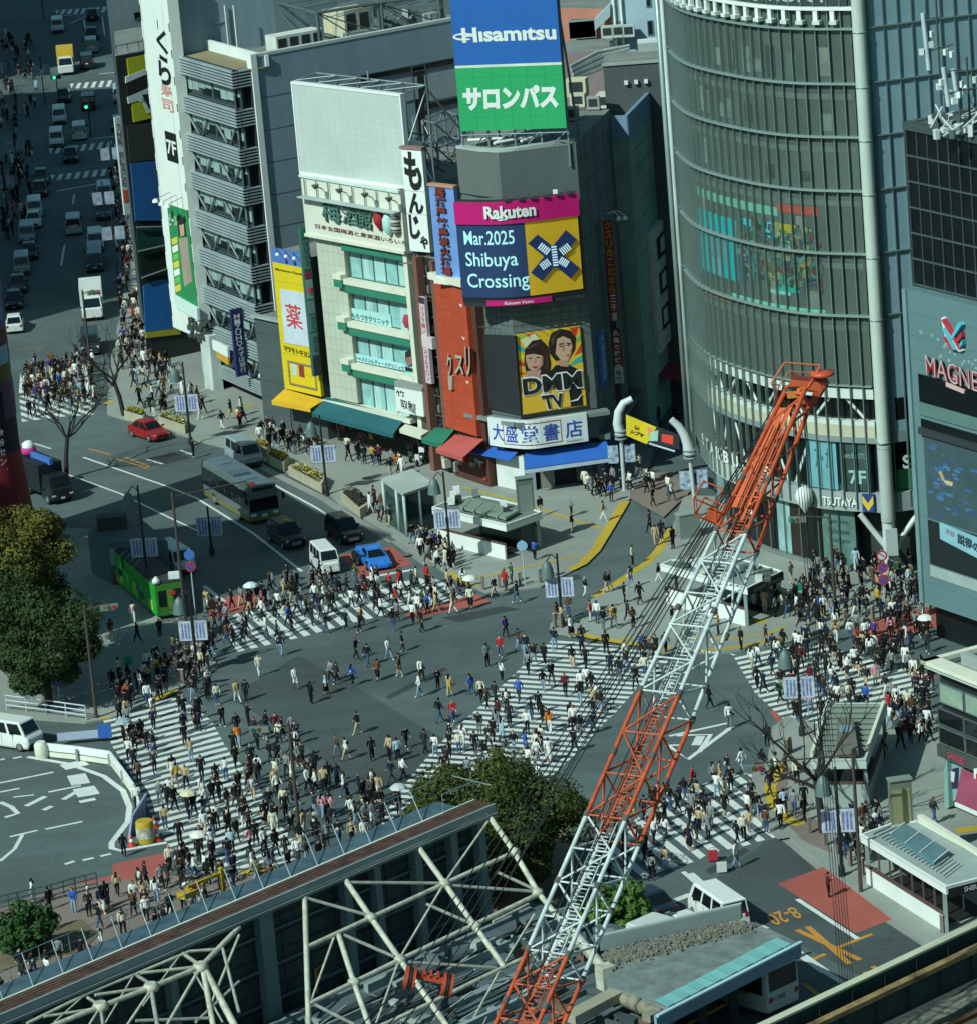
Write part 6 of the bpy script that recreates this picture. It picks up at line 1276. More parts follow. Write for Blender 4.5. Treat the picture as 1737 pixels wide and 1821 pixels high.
def yb(mb):
 Y = M('#b98f1f', .6); a = g(q(14,400,1620), 2.6); b = g(q(14,545,1500), 2.6)
 for p in (a, b, a.lerp(b, .5)): mb.tube(p, p+V((0, 0, 1.3)), .06, Y)
 for z in (.6, 1.3): mb.tube(a+V((0, 0, z)), b+V((0, 0, z)), .05, Y)
 mb.box(b+V((0, 0, 1.0)), (.35, .35, 1.6), Y)
one('bar', yb, ybar)
YS = .55
ymac = thing('lifting_platform', 'small yellow folding lift arm parked beside the walkway beam', 'machine', tuple(g((400, 1590))))
def ym(mb):
 Y = M('#c09a25', .6); P = WLF.at(WLF.sz((405, 1600))[0], ZWL+.1, -3.2); e = wu
 mb.box(P+V((0, 0, .2)), (.9, .6, .3), Y, atan2(wu.y, wu.x)); mb.obox(P+V((0, 0, .5)), e*2.4, wn*.14, V((0, 0, .16)), Y); mb.obox(P+e*2.3+V((0, 0, -.6)), e*.2, wn*.2, V((0, 0, 1.5)), Y)
 mb.tube(P+e*.3, P+e*2.1+V((0, 0, .7)), .05, Y)
one('arm', ym, ymac)
# ---- the cream pipe truss over the deck
tA = WLF.at(0, ZWL-.7, 1.0); tdn = (wn*8.0+V((0, 0, -5.2))).normalized(); TN = wu.cross(tdn).normalized(); TN = TN if TN.z > 0 else -TN
def tp(p): return onp(p, tA, TN)
CT = M('#bdbca9', .55, 0, .25, 2.2); CT2 = M('#9a9d92', .55, 0, .25, 2.2)
tr = thing('pipe_truss', 'cream painted steel pipe truss of crossing braces leaning on dark wall', 'truss', tuple(tp((700, 1650))))
def chord(k, pts, r, m=CT, nm='chord'):
 P = [tp(q(k, *p)) for p in pts]; r *= .74
 one(nm, lambda mb: mb.path(P, r, m, 8), tr)
chord(14, [(300,1015), (560,905), (1010,715), (1445,510)], .17); chord(14, [(340,1335), (730,1155), (1185,945), (1612,750)], .17); chord(14, [(350,1688), (625,1555), (910,1415), (1355,1205), (1760,1010)], .18)
chord(14, [(780,1830), (1130,1668), (1530,1470), (1740,1375), (1950,1280)], .17); chord(14, [(320,1005), (330,1335), (345,1830)], .2)
chord(14, [(530,1262), (625,1555), (722,1830)], .2, CT, 'strut'); chord(14, [(560,905), (730,1155), (910,1415), (1210,1840)], .22, CT, 'strut'); chord(14, [(1020,715), (1185,945), (1370,1205), (1550,1460)], .22, CT, 'strut')
chord(14, [(1450,515), (1612,750), (1760,1000), (2080,1400), (2190,1560)], .22, CT, 'strut')
for pts in ([(1450,560), (1180,945), (905,1410), (755,1830)], [(1737,1135), (1530,1470), (1335,1830)], [(500,1280), (360,1670)], [(1700,1070), (1480,1180)]): chord(14, pts, .09, CT, 'brace')
for pts in ([(600,938), (1160,942)], [(335,1035), (710,1140)], [(560,1260), (870,1395)], [(1210,955), (1760,995)], [(1070,1070), (1345,1190)], [(380,1690), (625,1815)], [(950,1430), (1500,1465)], [(1500,870), (1760,990)]): chord(14, pts, .13, CT2, 'cross_tube')
one('node', lambda mb: [mb.lathe(tp(q(14, *p))-V((0, 0, .28)), [(.05, 0), (.3, .12), (.34, .28), (.3, .44), (.05, .56)], CT, 8) for p in ((1185,945), (730,1155), (910,1415), (1370,1205), (625,1555), (1755,1000), (1612,750))], tr)
# ---- the nearer left truss
tA2 = WLF.at(0, ZWL-2.2, 3.2)
tr2 = thing('pipe_truss', 'lower cream pipe truss with fan of struts in the bottom corner', 'truss', tuple(onp((300, 1740), tA2, TN)))
def ch2(pts, r, m=CT, nm='chord'):
 P = [onp(q(37, *p), tA2, TN) for p in pts]; r *= .74; one(nm, lambda mb: mb.path(P, r, m, 8), tr2)
ch2([(380,1430), (740,1285), (1110,1145), (1475,995), (1760,700)], .19); ch2([(200,1410), (620,1200), (1000,1045), (1390,880), (1640,860)], .12)
for a, b, r_, m in (((1500,1000), (1730,1430), .26, CT), ((1500,1040), (1570,1430), .2, CT), ((1475,995), (1230,1420), .12, CT), ((1120,1150), (930,1430), .1, CT), ((1110,1145), (1160,1430), .16, CT2), ((740,1285), (650,1430), .08, CT), ((740,1285), (760,1430), .12, CT2),
 ((1340,890), (1470,980), .15, CT2), ((990,1045), (1110,1120), .13, CT2), ((640,1215), (740,1280), .12, CT2), ((700,1200), (1050,1150), .12, CT), ((1030,1040), (1430,995), .12, CT), ((320,1360), (700,1300), .1, CT), ((1760,760), (1560,1250), .1, CT), ((1330,900), (1050,1280), .06, CT), ((980,1060), (760,1430), .06, CT), ((600,1220), (400,1400), .06, CT),
 ((1640,860), (1760,1330), .12, CT2), ((1760,1100), (1440,1400), .1, CT2), ((1000,1390), (1540,1370), .12, CT2), ((1410,1000), (1640,1400), .08, CT2)): ch2([a, b], r_, m, 'strut')
one('node', lambda mb: [mb.lathe(onp(q(37, *p), tA2, TN)-V((0, 0, .3)), [(.05, 0), (.4, .15), (.42, .35), (.3, .55)], CT, 8) for p in ((1475,995), (1110,1145), (740,1285))], tr2)
# ---- flat roof with the turquoise strip
ZR = 3.75
def r38(x, y, z=ZR): return g(q(38, x, y), z)
ro = thing('platform_roof', 'low grey platform roof with turquoise sheet strip along its edge', 'roof', tuple(r38(900, 720)))
one('roof_slab', lambda mb: mb.prism([r38(*p) for p in ((190,620), (1175,385), (1265,400), (1575,540), (665,1005), (360,885), (235,850))], V((0, 0, -.35)), M('#77817d', .85, 0, .3, .9, 0, .5)), ro)
def strip(mb):
 n = 16; a0, a1, b0, b1 = r38(1425,512), r38(570,955), r38(1530,555), r38(660,1000)
 for i in range(n):
  f0, f1 = i/n+.004, (i+1)/n-.004; z = V((0, 0, .02+.02*(i % 2))); mb.prism([a0.lerp(a1, f0)+z, a0.lerp(a1, f1)+z, b0.lerp(b1, f1)+z, b0.lerp(b1, f0)+z], V((0, 0, .05)), M(('#7fb9b5', '#74b0ae')[i % 2], .5, 0, .06))
one('roof_sheet', strip, ro)
one('fascia', lambda mb: (mb.obox(r38(1575,540)+V((0, 0, .08)), r38(560,1060)-r38(1575,540), V((0, -.02, -.75)), V((.12, -.2, 0)), M('#7f9fb0', .5)), mb.obox(r38(1575,545)+V((.1, -.2, .1)), r38(560,1065)-r38(1575,545), V((0, 0, .12)), V((.12, -.2, 0)), M('#b3cfd8', .5))), ro)
one('parapet', lambda mb: (mb.obox(r38(185,600), r38(1175,375)-r38(185,600), V((0, 0, .75)), V((.1, .25, 0)), M('#8f9c9a', .7)), mb.obox(r38(185,600)+V((0, 0, .75)), r38(1175,375)-r38(185,600), V((0, 0, .1)), V((.12, .3, 0)), M('#a9b3ae'))), ro)
def rub(mb):
 r = random.Random(6)
 for i in range(1500):
  f = r.random(); k = r.choice((0, 0, 1)); a = r38(230,640).lerp(r38(1180,410), f) if k == 0 else r38(250,690).lerp(r38(1260,430), f); s_ = r.uniform(.03, .13); P = a+V((r.gauss(0, .18), r.gauss(0, .35), .06))
  mb.box(P, (s_*1.6, s_, r.uniform(.05, .2)), M(r.choice(('#77725f', '#86847a', '#6a685f', '#7b776c')), .9), r.random()*3)
o = one('rubble', rub, ro); o['kind'] = 'stuff'
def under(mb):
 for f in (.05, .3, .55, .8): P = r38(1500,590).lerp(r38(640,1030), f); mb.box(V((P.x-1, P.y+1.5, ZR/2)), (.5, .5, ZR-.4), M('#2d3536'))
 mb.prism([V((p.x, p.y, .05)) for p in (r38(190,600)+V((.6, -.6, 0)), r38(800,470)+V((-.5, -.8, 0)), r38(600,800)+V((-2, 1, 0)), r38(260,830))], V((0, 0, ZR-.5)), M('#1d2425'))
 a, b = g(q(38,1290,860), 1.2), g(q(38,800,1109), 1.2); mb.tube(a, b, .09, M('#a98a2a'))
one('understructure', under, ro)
def tan(mb):
 a, b = r38(340,930, 3.3), r38(620,1050, 3.3); mb.tube(a, b, .4, M('#8a836f', .8, 0, .3, 2)); mb.tube(a.lerp(b, .45), a.lerp(b, .5), .46, M('#5d5a50')); c, d = r38(-60,1090, 3.2), r38(270,915, 3.2); mb.obox(c, d-c, V((0, 0, .5)), V((.5, -.8, 0)), M('#a09a86', .8))
 mb.obox(r38(480,1090, 3.2), r38(670,1000, 3.2)-r38(480,1090, 3.2), V((0, 0, .4)), V((.4, -.4, 0)), M('#8d8775', .8)); mb.tube(r38(0,470, 4), r38(240,760, 3.6), .28, CT); mb.box(r38(225,800, 3.2), (.8, .8, 1.6), CT, .5)
t = thing('pipe_work', 'fat tan pipe and beams at the broken edge of the platform roof', 'pipes', tuple(r38(450,980, 5))); one('pipe', tan, t)
# ---- railway viaduct at the lower right
ZV = 6.0
v0, v1 = g((1453, 1780), ZV+1.2), g((1737, 1646), ZV+1.2); vu = (v1-v0).normalized(); vn = V((vu.y, -vu.x, 0)); VF = Face(v0-vu*24, v1+vu*26); VL = VF.L
va = thing('railway_viaduct', 'railway viaduct with cream topped parapet, rusty beam and ballasted tracks', 'viaduct', tuple(v0))
one('parapet', lambda mb: (VF.box(mb, 0, VL, ZV-1.5, ZV+1.1, -.3, 0, M('#39443f', .8, 0, .2, .8)), VF.box(mb, 0, VL, ZV+1.1, ZV+1.22, -.42, .08, M('#c5c6a8', .6, 0, .1))), va)
one('rusty_beam', lambda mb: (VF.box(mb, 0, VL, ZV+.75, ZV+1.0, 1.2, 1.65, M('#a98a5a', .8, 0, .55, .55)), VF.box(mb, 0, VL, ZV-.6, ZV+.72, 1.25, 1.5, M('#3b4441', .8, 0, .25, 1))), va)
def bed(mb):
 VF.box(mb, 0, VL, ZV-2, ZV-.6, 0, 20, M('#4b4d45', .95, 0, .4, 3.0))
 for i in range(int(VL/2.4)): VF.box(mb, i*2.4, i*2.4+.12, ZV-.6, ZV+.7, 1.5, 1.62, M('#2b3230')); VF.box(mb, i*2.4, i*2.4+.1, ZV-.6, ZV+.9, 0, .1, M('#2a3230'))
 VF.box(mb, 0, VL, ZV-.6, ZV-.1, 3.0, 4.3, M('#7d7c6c', .95, 0, .35, 4)); VF.box(mb, 0, VL, ZV-.6, ZV-.2, 7.6, 9.0, M('#7d7c6c', .95, 0, .35, 4)); VF.box(mb, 0, VL, ZV-.6, ZV-.35, 4.4, 7.5, M('#5d5648', .95, 0, .4, 4))
one('ballast', bed, va)
for d_ in (5.0, 6.1, 9.8, 10.9): one('rail', lambda mb: VF.box(mb, 0, VL, ZV-.35, ZV-.12, d_, d_+.2, M('#7d5434', .6, .3, .3, 1)), va)
for d_ in (7.1, 11.8): one('side_beam', lambda mb: VF.box(mb, 0, VL, ZV-.1, ZV+.15, d_, d_+.28, M(('#8d8a78', '#a9aaa0')[d_ > 9], .7)), va)
# ---- the crane
CRO, CRW = M('#c2522c', .55, 0, .26, 1.6), M('#c6cdcb', .55, 0, .2, 1.6)
def lerp2(a, b, t): return (a[0]+(b[0]-a[0])*t, a[1]+(b[1]-a[1])*t)
B0, H0 = atY((908, 1900), 170.0), atY((1421, 700), 197.0)
ax = (H0-B0).normalized(); vdir = (B0.lerp(H0, .5)-CAMP).normalized(); e1 = ax.cross(vdir).normalized(); e1 = e1 if e1.x > 0 else -e1; e2 = e1.cross(ax).normalized(); e2 = e2 if e2.dot(vdir) < 0 else -e2
JL = (H0-B0).length
cw_, cd_ = e1*.857+e2*.515, e1*.515-e2*.857
def size(t): return 1.95 if t < .60 else 1.95-(t-.60)/.40*1.0
def corner(k, t):
 S = size(t); c = B0+ax*JL*t; m = -(cw_+cd_)*S/2
 return c+m+(cw_*S if k in (1, 3) else V((0, 0, 0)))+(cd_*S if k in (2, 3) else V((0, 0, 0)))   # 0 L, 1 M, 2 N, 3 R
cr = thing('tower_crane', 'orange and white lattice crane jib rising across the whole crossing', 'crane', tuple(B0))
def ty(p): 
 best = min(range(401), key=lambda i: abs(proj(corner(0, i/400))[1]-p)); return best/400
tb_ = [0.0, ty(1690), ty(1448), ty(1226), ty(941), .93]
for s in range(5):
 m = CRO if s % 2 == 0 else CRW; t0, t1 = tb_[s], tb_[s+1]
 for k in range(4): one('chord', lambda mb: mb.tube(corner(k, t0), corner(k, t1), .105, m, 8), cr)
 nb = max(2, int(round((t1-t0)*JL/2.05)))
 def lac(mb):
  for i in range(nb):
   a, b = t0+(t1-t0)*i/nb, t0+(t1-t0)*(i+1)/nb
   for (p, r_) in ((0, 1), (1, 3), (3, 2), (2, 0)):
    if i % 2: p, r_ = r_, p
    mb.tube(corner(p, a), corner(r_, b), .055, m, 6)
    mb.tube(corner(p, a), corner(r_, a), .05, m, 6)
 one('lacing', lac, cr)
 def wk(mb):
  f0, f1 = .14, .5
  g0 = lambda t, f: corner(2, t).lerp(corner(3, t), f)*.55+corner(0, t).lerp(corner(1, t), f)*.45
  a, b, c, d = g0(t0, f0), g0(t0, f1), g0(t1, f1), g0(t1, f0); n = int((t1-t0)*JL/.2)
  mm = M('#a85a40', .7, 0, .2, 2) if s % 2 == 0 else M('#b9c1bd', .7, 0, .12, 2)
  for i in range(n): p, r_ = a.lerp(d, i/n), b.lerp(c, i/n); mb.obox(p, r_-p, ax*.05, e2*.02, mm)
  for P, Q in ((a, d), (b, c)): mb.tube(P, Q, .045, m, 5); mb.tube(P+e2*.9, Q+e2*.9, .025, m, 4)
 one('walkway', wk, cr)
# joints along chords
JT = M('#59544e')
for t in [x*.5+y*.5 for x, y in zip(tb_, tb_[1:])]+tb_[1:-1]:
 for k in range(4): one('joint', lambda mb: mb.tube(corner(k, t-.004), corner(k, t+.004), .15, JT, 8), cr)
hd = corner(0, .93).lerp(corner(3, .93), .5)
def pz(x, y, dd=0.0):
 P = atY(q(20, x, y), H0.y+dd); return P
def head(mb):
 O2 = M('#c2502c', .5, 0, .1, 1)
 for k in (0, 1, 2, 3): mb.tube(corner(k, .93), corner(k, 1.0), .12, O2, 8)
 for p, r_ in ((0, 1), (1, 3), (3, 2), (2, 0)): mb.tube(corner(p, .99), corner(r_, .99), .09, O2); mb.tube(corner(p, .94), corner(r_, .985), .07, O2)
 for f0, f1, t0, t1 in ((.12, .45, .80, .965), (.58, .72, .78, .97)):
  P0 = corner(0, t0).lerp(corner(1, t0), f0); P1 = corner(0, t0).lerp(corner(1, t0), f1); Q0 = corner(0, t1).lerp(corner(1, t1), f0); Q1 = corner(0, t1).lerp(corner(1, t1), f1); mb.prism([P0, P1, Q1, Q0], e2*-.06, M('#cf6238', .5, 0, .12, 1))
 mb.prism([pz(480,720), pz(1320,800), pz(1180,1000), pz(1010,970), pz(360,880)], V((0, .1, -.12)), M('#cf5c34', .5, 0, .1, 1)); mb.obox(pz(470,715), pz(1330,800)-pz(470,715), V((0, .1, 0)), V((0, 0, .2)), M('#8d2f22')); mb.obox(pz(1330,800), pz(1020,1330)-pz(1330,800), V((0, .1, 0)), V((.1, 0, .08)), M('#3a2522'))
 mb.prism([pz(980,990), pz(1180,990), pz(1040,1300), pz(880,1290)], V((0, .1, -.12)), M('#b54a2b'))
 mb.lathe(pz(470,1000)-V((0, 0, .3)), [(.42, 0), (.48, .15), (.48, .4), (.4, .55)], BLACK, 14); mb.box(pz(500,1000)+V((0, -.5, 0)), (.6, .2, .3), M('#d0812f')); mb.box(pz(690,1040)+V((0, -.4, 0)), (.3, .25, .75), M('#d0812f'), .4)
one('head', head, cr)
def hrail(mb):
 pts = [(10,800), (320,320), (1150,380), (860,900)]; pts2 = [(200,830), (410,520), (1040,560)]
 for A in (pts, pts2):
  for a, b in zip(A, A[1:]): mb.tube(pz(*a), pz(*b), .05 if A is pts else .03, M('#c9643f'), 5)
 for a, b in (((480,440), (590,690)), ((1090,640), (1200,950)), ((20,800), (180,1180)), ((200,830), (60,1300)), ((670,690), (560,560)), ((10,820), (220,840))): mb.tube(pz(*a), pz(*b), .035, M('#8d3f2c'), 5)
one('guard_rail', hrail, cr)
one('beacon', lambda mb: mb.lathe(pz(1190,600), [(.1, -.2), (.6, .0), (.56, .14), (.2, .18)], M('#c4502f', .5), 14), cr)
def plat(mb):
 P = corner(0, ty(935)); 
 for dz in (0, .8): mb.path([P+e1*-1.2+ax*dz*0+V((0, 0, dz)), P+e1*-.1+V((0, 0, dz)), P+ax*1.1+e1*-.1+V((0, 0, dz)), P+ax*1.1+e1*-1.1+V((0, 0, dz)), P+e1*-1.2+V((0, 0, dz))], .05, CRO, 5)
 for o_ in (-1.2, -.1): mb.tube(P+e1*o_, P+e1*o_+V((0, 0, .8)), .045, CRO, 5)
 mb.obox(P+e1*-.7, e1*.6, ax*.7, V((0, 0, .05)), CRO)
one('side_platform', plat, cr)
# luffing ropes, sheave block, hoist ropes, hook
BK = M('#1e2224', .6)
blk = atY((762, 1742), 172.0)
sb_ = thing('sheave_block', 'orange twin sheave block hanging on black ropes before the truss', 'sheave block', tuple(blk))
xb = (atY((800, 1752), 172.0)-atY((722, 1738), 172.0)); xbn = xb.normalized()
def blkm(mb):
 O = M('#b5482a', .5)
 for s in (-1, 1):
  c = blk+xbn*.82*s+V((0, 0, -.1)); n = xbn
  for k in (-1, 0, 1): 
   a = c+n*k*.16; mb.tube(a-n*.06, a+n*.06, .52, O if k else BK, 14)
 mb.obox(blk-xbn*.9-V((0, .1, .05)), xbn*1.8, V((0, .2, 0)), V((0, 0, .25)), O)
 for i in range(4): mb.box(blk+xbn*(-.45+i*.3)+V((0, 0, .28)), (.12, .2, .3), O)
one('body', blkm, sb_)
rp = thing('luffing_ropes', 'black luffing ropes running from crane head down to orange sheave block', 'ropes', tuple(blk))
def lr(mb):
 for i in range(6): a = blk+xbn*(-.95+.38*i)+V((0, 0, .2)); b = pz(380+40*i, 1000); mb.tube(a, b, .028, BK, 4)
 for i in range(6): a = blk+xbn*(-.95+.38*i)-V((0, 0, .3)); mb.tube(a, atY((560+i*30, 1900), 165), .028, BK, 4)
 for i in range(2): mb.tube(pz(150, 1200), atY((880+i*25, 1560), 178), .025, BK, 4)
one('rope', lr, rp)
for d_, k in ((.25, 0), (.5, 0)): one('jib_cable', lambda mb: mb.tube(corner(0, .0).lerp(corner(1, 0), d_)+e2*.25, corner(0, .93).lerp(corner(1, .93), d_)+e2*.25, .03, BK, 4), cr)
hp = atY((1509, 1800), H0.y); hk = thing('hook_block', 'cream yellow crane hook block hanging over the railway viaduct', 'hook block', tuple(hp))
def hkm(mb):
 Y = M('#d0c070', .5)
 for s in (-1, 1): mb.tube(hp+V((s*.35-.08, 0, 0)), hp+V((s*.35+.14, 0, 0)), .62, Y, 16); mb.tube(hp+V((s*.52, 0, 0)), hp+V((s*.60, 0, 0)), .3, M('#8d8248'), 12)
 mb.tube(hp+V((-.25, 0, 0)), hp+V((.25, 0, 0)), .5, BK, 14); mb.box(hp+V((0, 0, -.9)), (.7, .4, .8), Y)
one('body', hkm, hk)
hr = thing('hoist_ropes', 'vertical black hoist ropes hanging from the orange crane head', 'ropes', tuple(hp))
hx = pz(620, 1150)
def hrm(mb):
 for i in range(6): o_ = (-.32+.13*i); a = hp+V((o_, 0, .5)); b = V((a.x*0+hx.x+o_, H0.y, hx.z)); mb.tube(a, b, .022, BK, 4)
one('rope', hrm, hr)
# ================================================================ VEHICLES (built at the origin, x forward)
PAINT = lambda h: M(h, .28, .0, .03, .5, 0, .6)
RUB = M('#141516', .8, 0, 0); RIM = M('#9ea3a5', .35, .6, 0); CGL = M('#11181a', .06, 0, 0, 1, 0, .8); LENS = M('#d9dcd8', .2, 0, 0); TAIL = M('#8e1b1b', .3, 0, 0)
def loftx(mb, secs, m, smooth=False):
 """secs: (x, half width, z bottom, z top, top half width)"""
 ring = []
 for x, hw, z0, z1, tw_ in secs:
  zc = z0+(z1-z0)*.55
  ring.append([(x, -hw*.94, z0), (x, -hw, z0+(z1-z0)*.15), (x, -hw, zc), (x, -tw_, z1), (x, tw_, z1), (x, hw, zc), (x, hw, z0+(z1-z0)*.15), (x, hw*.94, z0)])
 n = 8; vs = [p for r_ in ring for p in r_]; fs = []
 for i in range(len(ring)-1):
  for k in range(n): a, b = i*n+k, i*n+(k+1) % n; fs.append((a, b, b+n, a+n))
 mb.add(vs, fs, m, smooth); mb.add(ring[0], [tuple(range(n))], m); mb.add(ring[-1], [tuple(range(n))[::-1]], m)
def wheels(t, xs, hw, r, wd=.2):
 for x in xs:
  for s in (-1, 1):
   o = one('wheel', lambda mb: mb.tube((x, s*(hw-wd), r), (x, s*hw, r), r, RUB, 14), t)
   one('rim', lambda mb: mb.tube((x, s*(hw-.02), r), (x, s*(hw+.02), r), r*.62, RIM, 10), o)
def cabin(t, mp, x0, x1, x2, x3, hb, ht, zb, zt, doors=2):
 """windscreen foot x0 (front), roof front x1, roof rear x2, rear foot x3"""
 b = [(x0, hb, zb), (x0, -hb, zb), (x3, -hb, zb), (x3, hb, zb)]; tp_ = [(x1, ht, zt), (x1, -ht, zt), (x2, -ht, zt), (x2, ht, zt)]
 def rf(mb):
  k = .07; mb.add(tp_+[(x1-.12, ht*.85, zt+k), (x1-.12, -ht*.85, zt+k), (x2+.1, -ht*.85, zt+k), (x2+.1, ht*.85, zt+k)], [(4, 7, 6, 5), (0, 4, 5, 1), (1, 5, 6, 2), (2, 6, 7, 3), (3, 7, 4, 0)], mp)
  mb.add(b+tp_, [(0, 1, 5, 4), (1, 2, 6, 5), (2, 3, 7, 6), (3, 0, 4, 7)], mp)
 one('cabin', rf, t)
 B, T = [V(p) for p in b], [V(p) for p in tp_]
 def pane(a, b_, c, d, nm, i0=.06, i1=.94, j0=.08, j1=.92):
  f = lambda u, v: a.lerp(b_, u).lerp(d.lerp(c, u), v)
  p = [f(i0, j0), f(i1, j0), f(i1, j1), f(i0, j1)]; nrm = (p[1]-p[0]).cross(p[3]-p[0]).normalized(); ctr = (V(b[0])+V(b[2]))/2
  if nrm.dot(p[0]-ctr) < 0: nrm = -nrm
  one(nm, lambda mb: mb.prism([x-nrm*.004 for x in p], nrm*.016, CGL), t)
 pane(B[0], B[1], T[1], T[0], 'windscreen'); pane(B[2], B[3], T[3], T[2], 'rear_window')
 for s in ((B[1], B[2], T[2], T[1]), (B[3], B[0], T[0], T[3])):
  for k in range(doors): pane(*s, 'side_window', .05+k*.92/doors, .05+(k+1)*.92/doors-.05)
def lights(t, xf, xr, hw, zf, zr_, w_=.3, h_=.14):
 for s in (-1, 1):
  one('headlight', lambda mb: mb.box((xf, s*(hw-w_/2-.05), zf), (.06, w_, h_), LENS), t); one('tail_light', lambda mb: mb.box((xr, s*(hw-.16), zr_), (.06, .2, h_*1.6), TAIL), t)
  one('mirror', lambda mb: mb.box((xf-1.25, s*(hw+.1), zf+.42), (.12, .2, .14), RUB), t)
 one('number_plate', lambda mb: (mb.box((xf+.03, 0, zf-.25), (.03, .33, .16), M('#c9cbc6')), mb.box((xr-.03, 0, zr_-.2), (.03, .33, .16), M('#c9cbc6'))), t)
def sedan(hexc, lamp=None):
 t = thing('car', 'car', 'car'); mp = PAINT(hexc)
 one('body', lambda mb: loftx(mb, [(2.2, .62, .35, .62, .55), (2.1, .8, .22, .74, .68), (1.2, .86, .2, .86, .74), (.4, .87, .2, .92, .78), (-1.2, .87, .2, .95, .78), (-2.0, .84, .22, .93, .72), (-2.2, .74, .32, .84, .62)], mp), t)
 cabin(t, mp, 1.05, .35, -1.05, -1.75, .76, .6, .88, 1.43); one('door_seam', lambda mb: [mb.box((x, s_*.872, .6), (.015, .012, .55), RUB) for s_ in (-1, 1) for x in (.75, -.25, -1.1)], t); wheels(t, (1.35, -1.35), .87, .32); lights(t, 2.13, -2.17, .78, .62, .75); one('grille', lambda mb: mb.box((2.2, 0, .48), (.05, .8, .2), RUB), t)
 if lamp: one('roof_lamp', lambda mb: mb.box((.1, 0, 1.58), (.25, .5, .14), M(lamp, .4)), t)
 return t
def taxi(hexc):
 t = thing('taxi', 'taxi', 'taxi'); mp = PAINT(hexc)
 one('body', lambda mb: loftx(mb, [(2.15, .62, .35, .75, .55), (2.05, .8, .22, .9, .68), (1.3, .84, .2, 1.0, .74), (-1.7, .85, .2, 1.05, .78), (-2.1, .8, .25, 1.0, .7)], mp), t)
 cabin(t, mp, 1.35, .6, -1.75, -2.05, .78, .66, 1.0, 1.68, 3); wheels(t, (1.35, -1.35), .85, .32); lights(t, 2.08, -2.1, .78, .75, .95); one('roof_lamp', lambda mb: mb.box((.3, 0, 1.84), (.25, .45, .15), M('#b58a4a', .4)), t); one('grille', lambda mb: mb.box((2.15, 0, .5), (.05, .8, .25), RIM), t)
 return t
def van(hexc, L=4.6, W=1.72, H=1.95, nose=.55, kei=False):
 t = thing('van', 'van', 'van'); mp = PAINT(hexc); h = W/2; f = L/2
 one('body', lambda mb: loftx(mb, [(f, h*.82, .35, .85, h*.75), (f-.12, h*.97, .22, 1.02, h*.9), (f-nose, h, .2, 1.1, h*.95), (-f+.1, h, .2, 1.1, h*.95), (-f, h*.95, .3, 1.08, h*.9)], mp), t)
 cabin(t, mp, f-nose*.45, f-nose*1.35, -f+.12, -f+.03, h*.95, h*.84, 1.08, H-.07, 3); one('door_seam', lambda mb: [mb.box((x, s_*(h+.002), .72), (.015, .012, .7), RUB) for s_ in (-1, 1) for x in (f-1.25, f-2.2)], t); wheels(t, (f-.75, -f+.75), h, .3); lights(t, f-.04, -f+.02, h-.04, .82, 1.05, .26, .18); one('bumper', lambda mb: mb.box((f-.02, 0, .4), (.12, W*.86, .22), M('#2b2e2f') if not kei else mp), t)
 return t
def truck(hexbox, hexcab='#cfd3d0'):
 t = thing('truck', 'truck', 'truck'); m = PAINT(hexcab)
 one('cargo_box', lambda mb: mb.obox((-3.1, -1.05, .8), (4.2, 0, 0), (0, 2.1, 0), (0, 0, 2.2), M(hexbox, .5)), t)
 one('cab', lambda mb: loftx(mb, [(2.9, .85, .4, 1.2, .8), (2.8, .98, .35, 1.3, .95), (1.2, 1.0, .35, 1.3, .95)], m), t); cabin(t, m, 2.8, 2.45, 1.3, 1.22, .95, .85, 1.25, 2.2, 1)
 one('chassis', lambda mb: mb.box((-.9, 0, .6), (4.4, .8, .3), RUB), t); wheels(t, (2.1, -2.0), 1.0, .4); lights(t, 2.88, -3.1, .95, .75, .7); return t
def sports(hexc):
 t = thing('sports_car', 'sports car', 'sports car'); mp = PAINT(hexc)
 one('body', lambda mb: loftx(mb, [(2.25, .5, .25, .42, .45), (2.1, .85, .14, .55, .7), (1.4, .97, .12, .72, .8), (.5, .92, .12, .8, .8), (-.6, .95, .12, .88, .82), (-1.5, 1.0, .12, .98, .86), (-2.1, .96, .16, .95, .82), (-2.25, .85, .3, .88, .75)], mp), t)
 cabin(t, mp, 1.15, .1, -.7, -1.9, .76, .52, .74, 1.12, 1); wheels(t, (1.35, -1.3), .98, .34, .26); lights(t, 2.0, -2.2, .85, .5, .75, .34, .08)
 one('air_intake', lambda mb: [mb.box((2.14, s*.5, .28), (.1, .42, .16), RUB) for s in (-1, 1)], t); one('hood_line', lambda mb: [mb.obox((1.25, s*.3, .735), (.8, s*.12, -.17), (0, .03, 0), (0, 0, .02), M('#123a78', .4)) for s in (-1, 1)], t); one('spoiler', lambda mb: mb.box((-2.1, 0, 1.06), (.35, 1.6, .05), RUB), t)
 return t
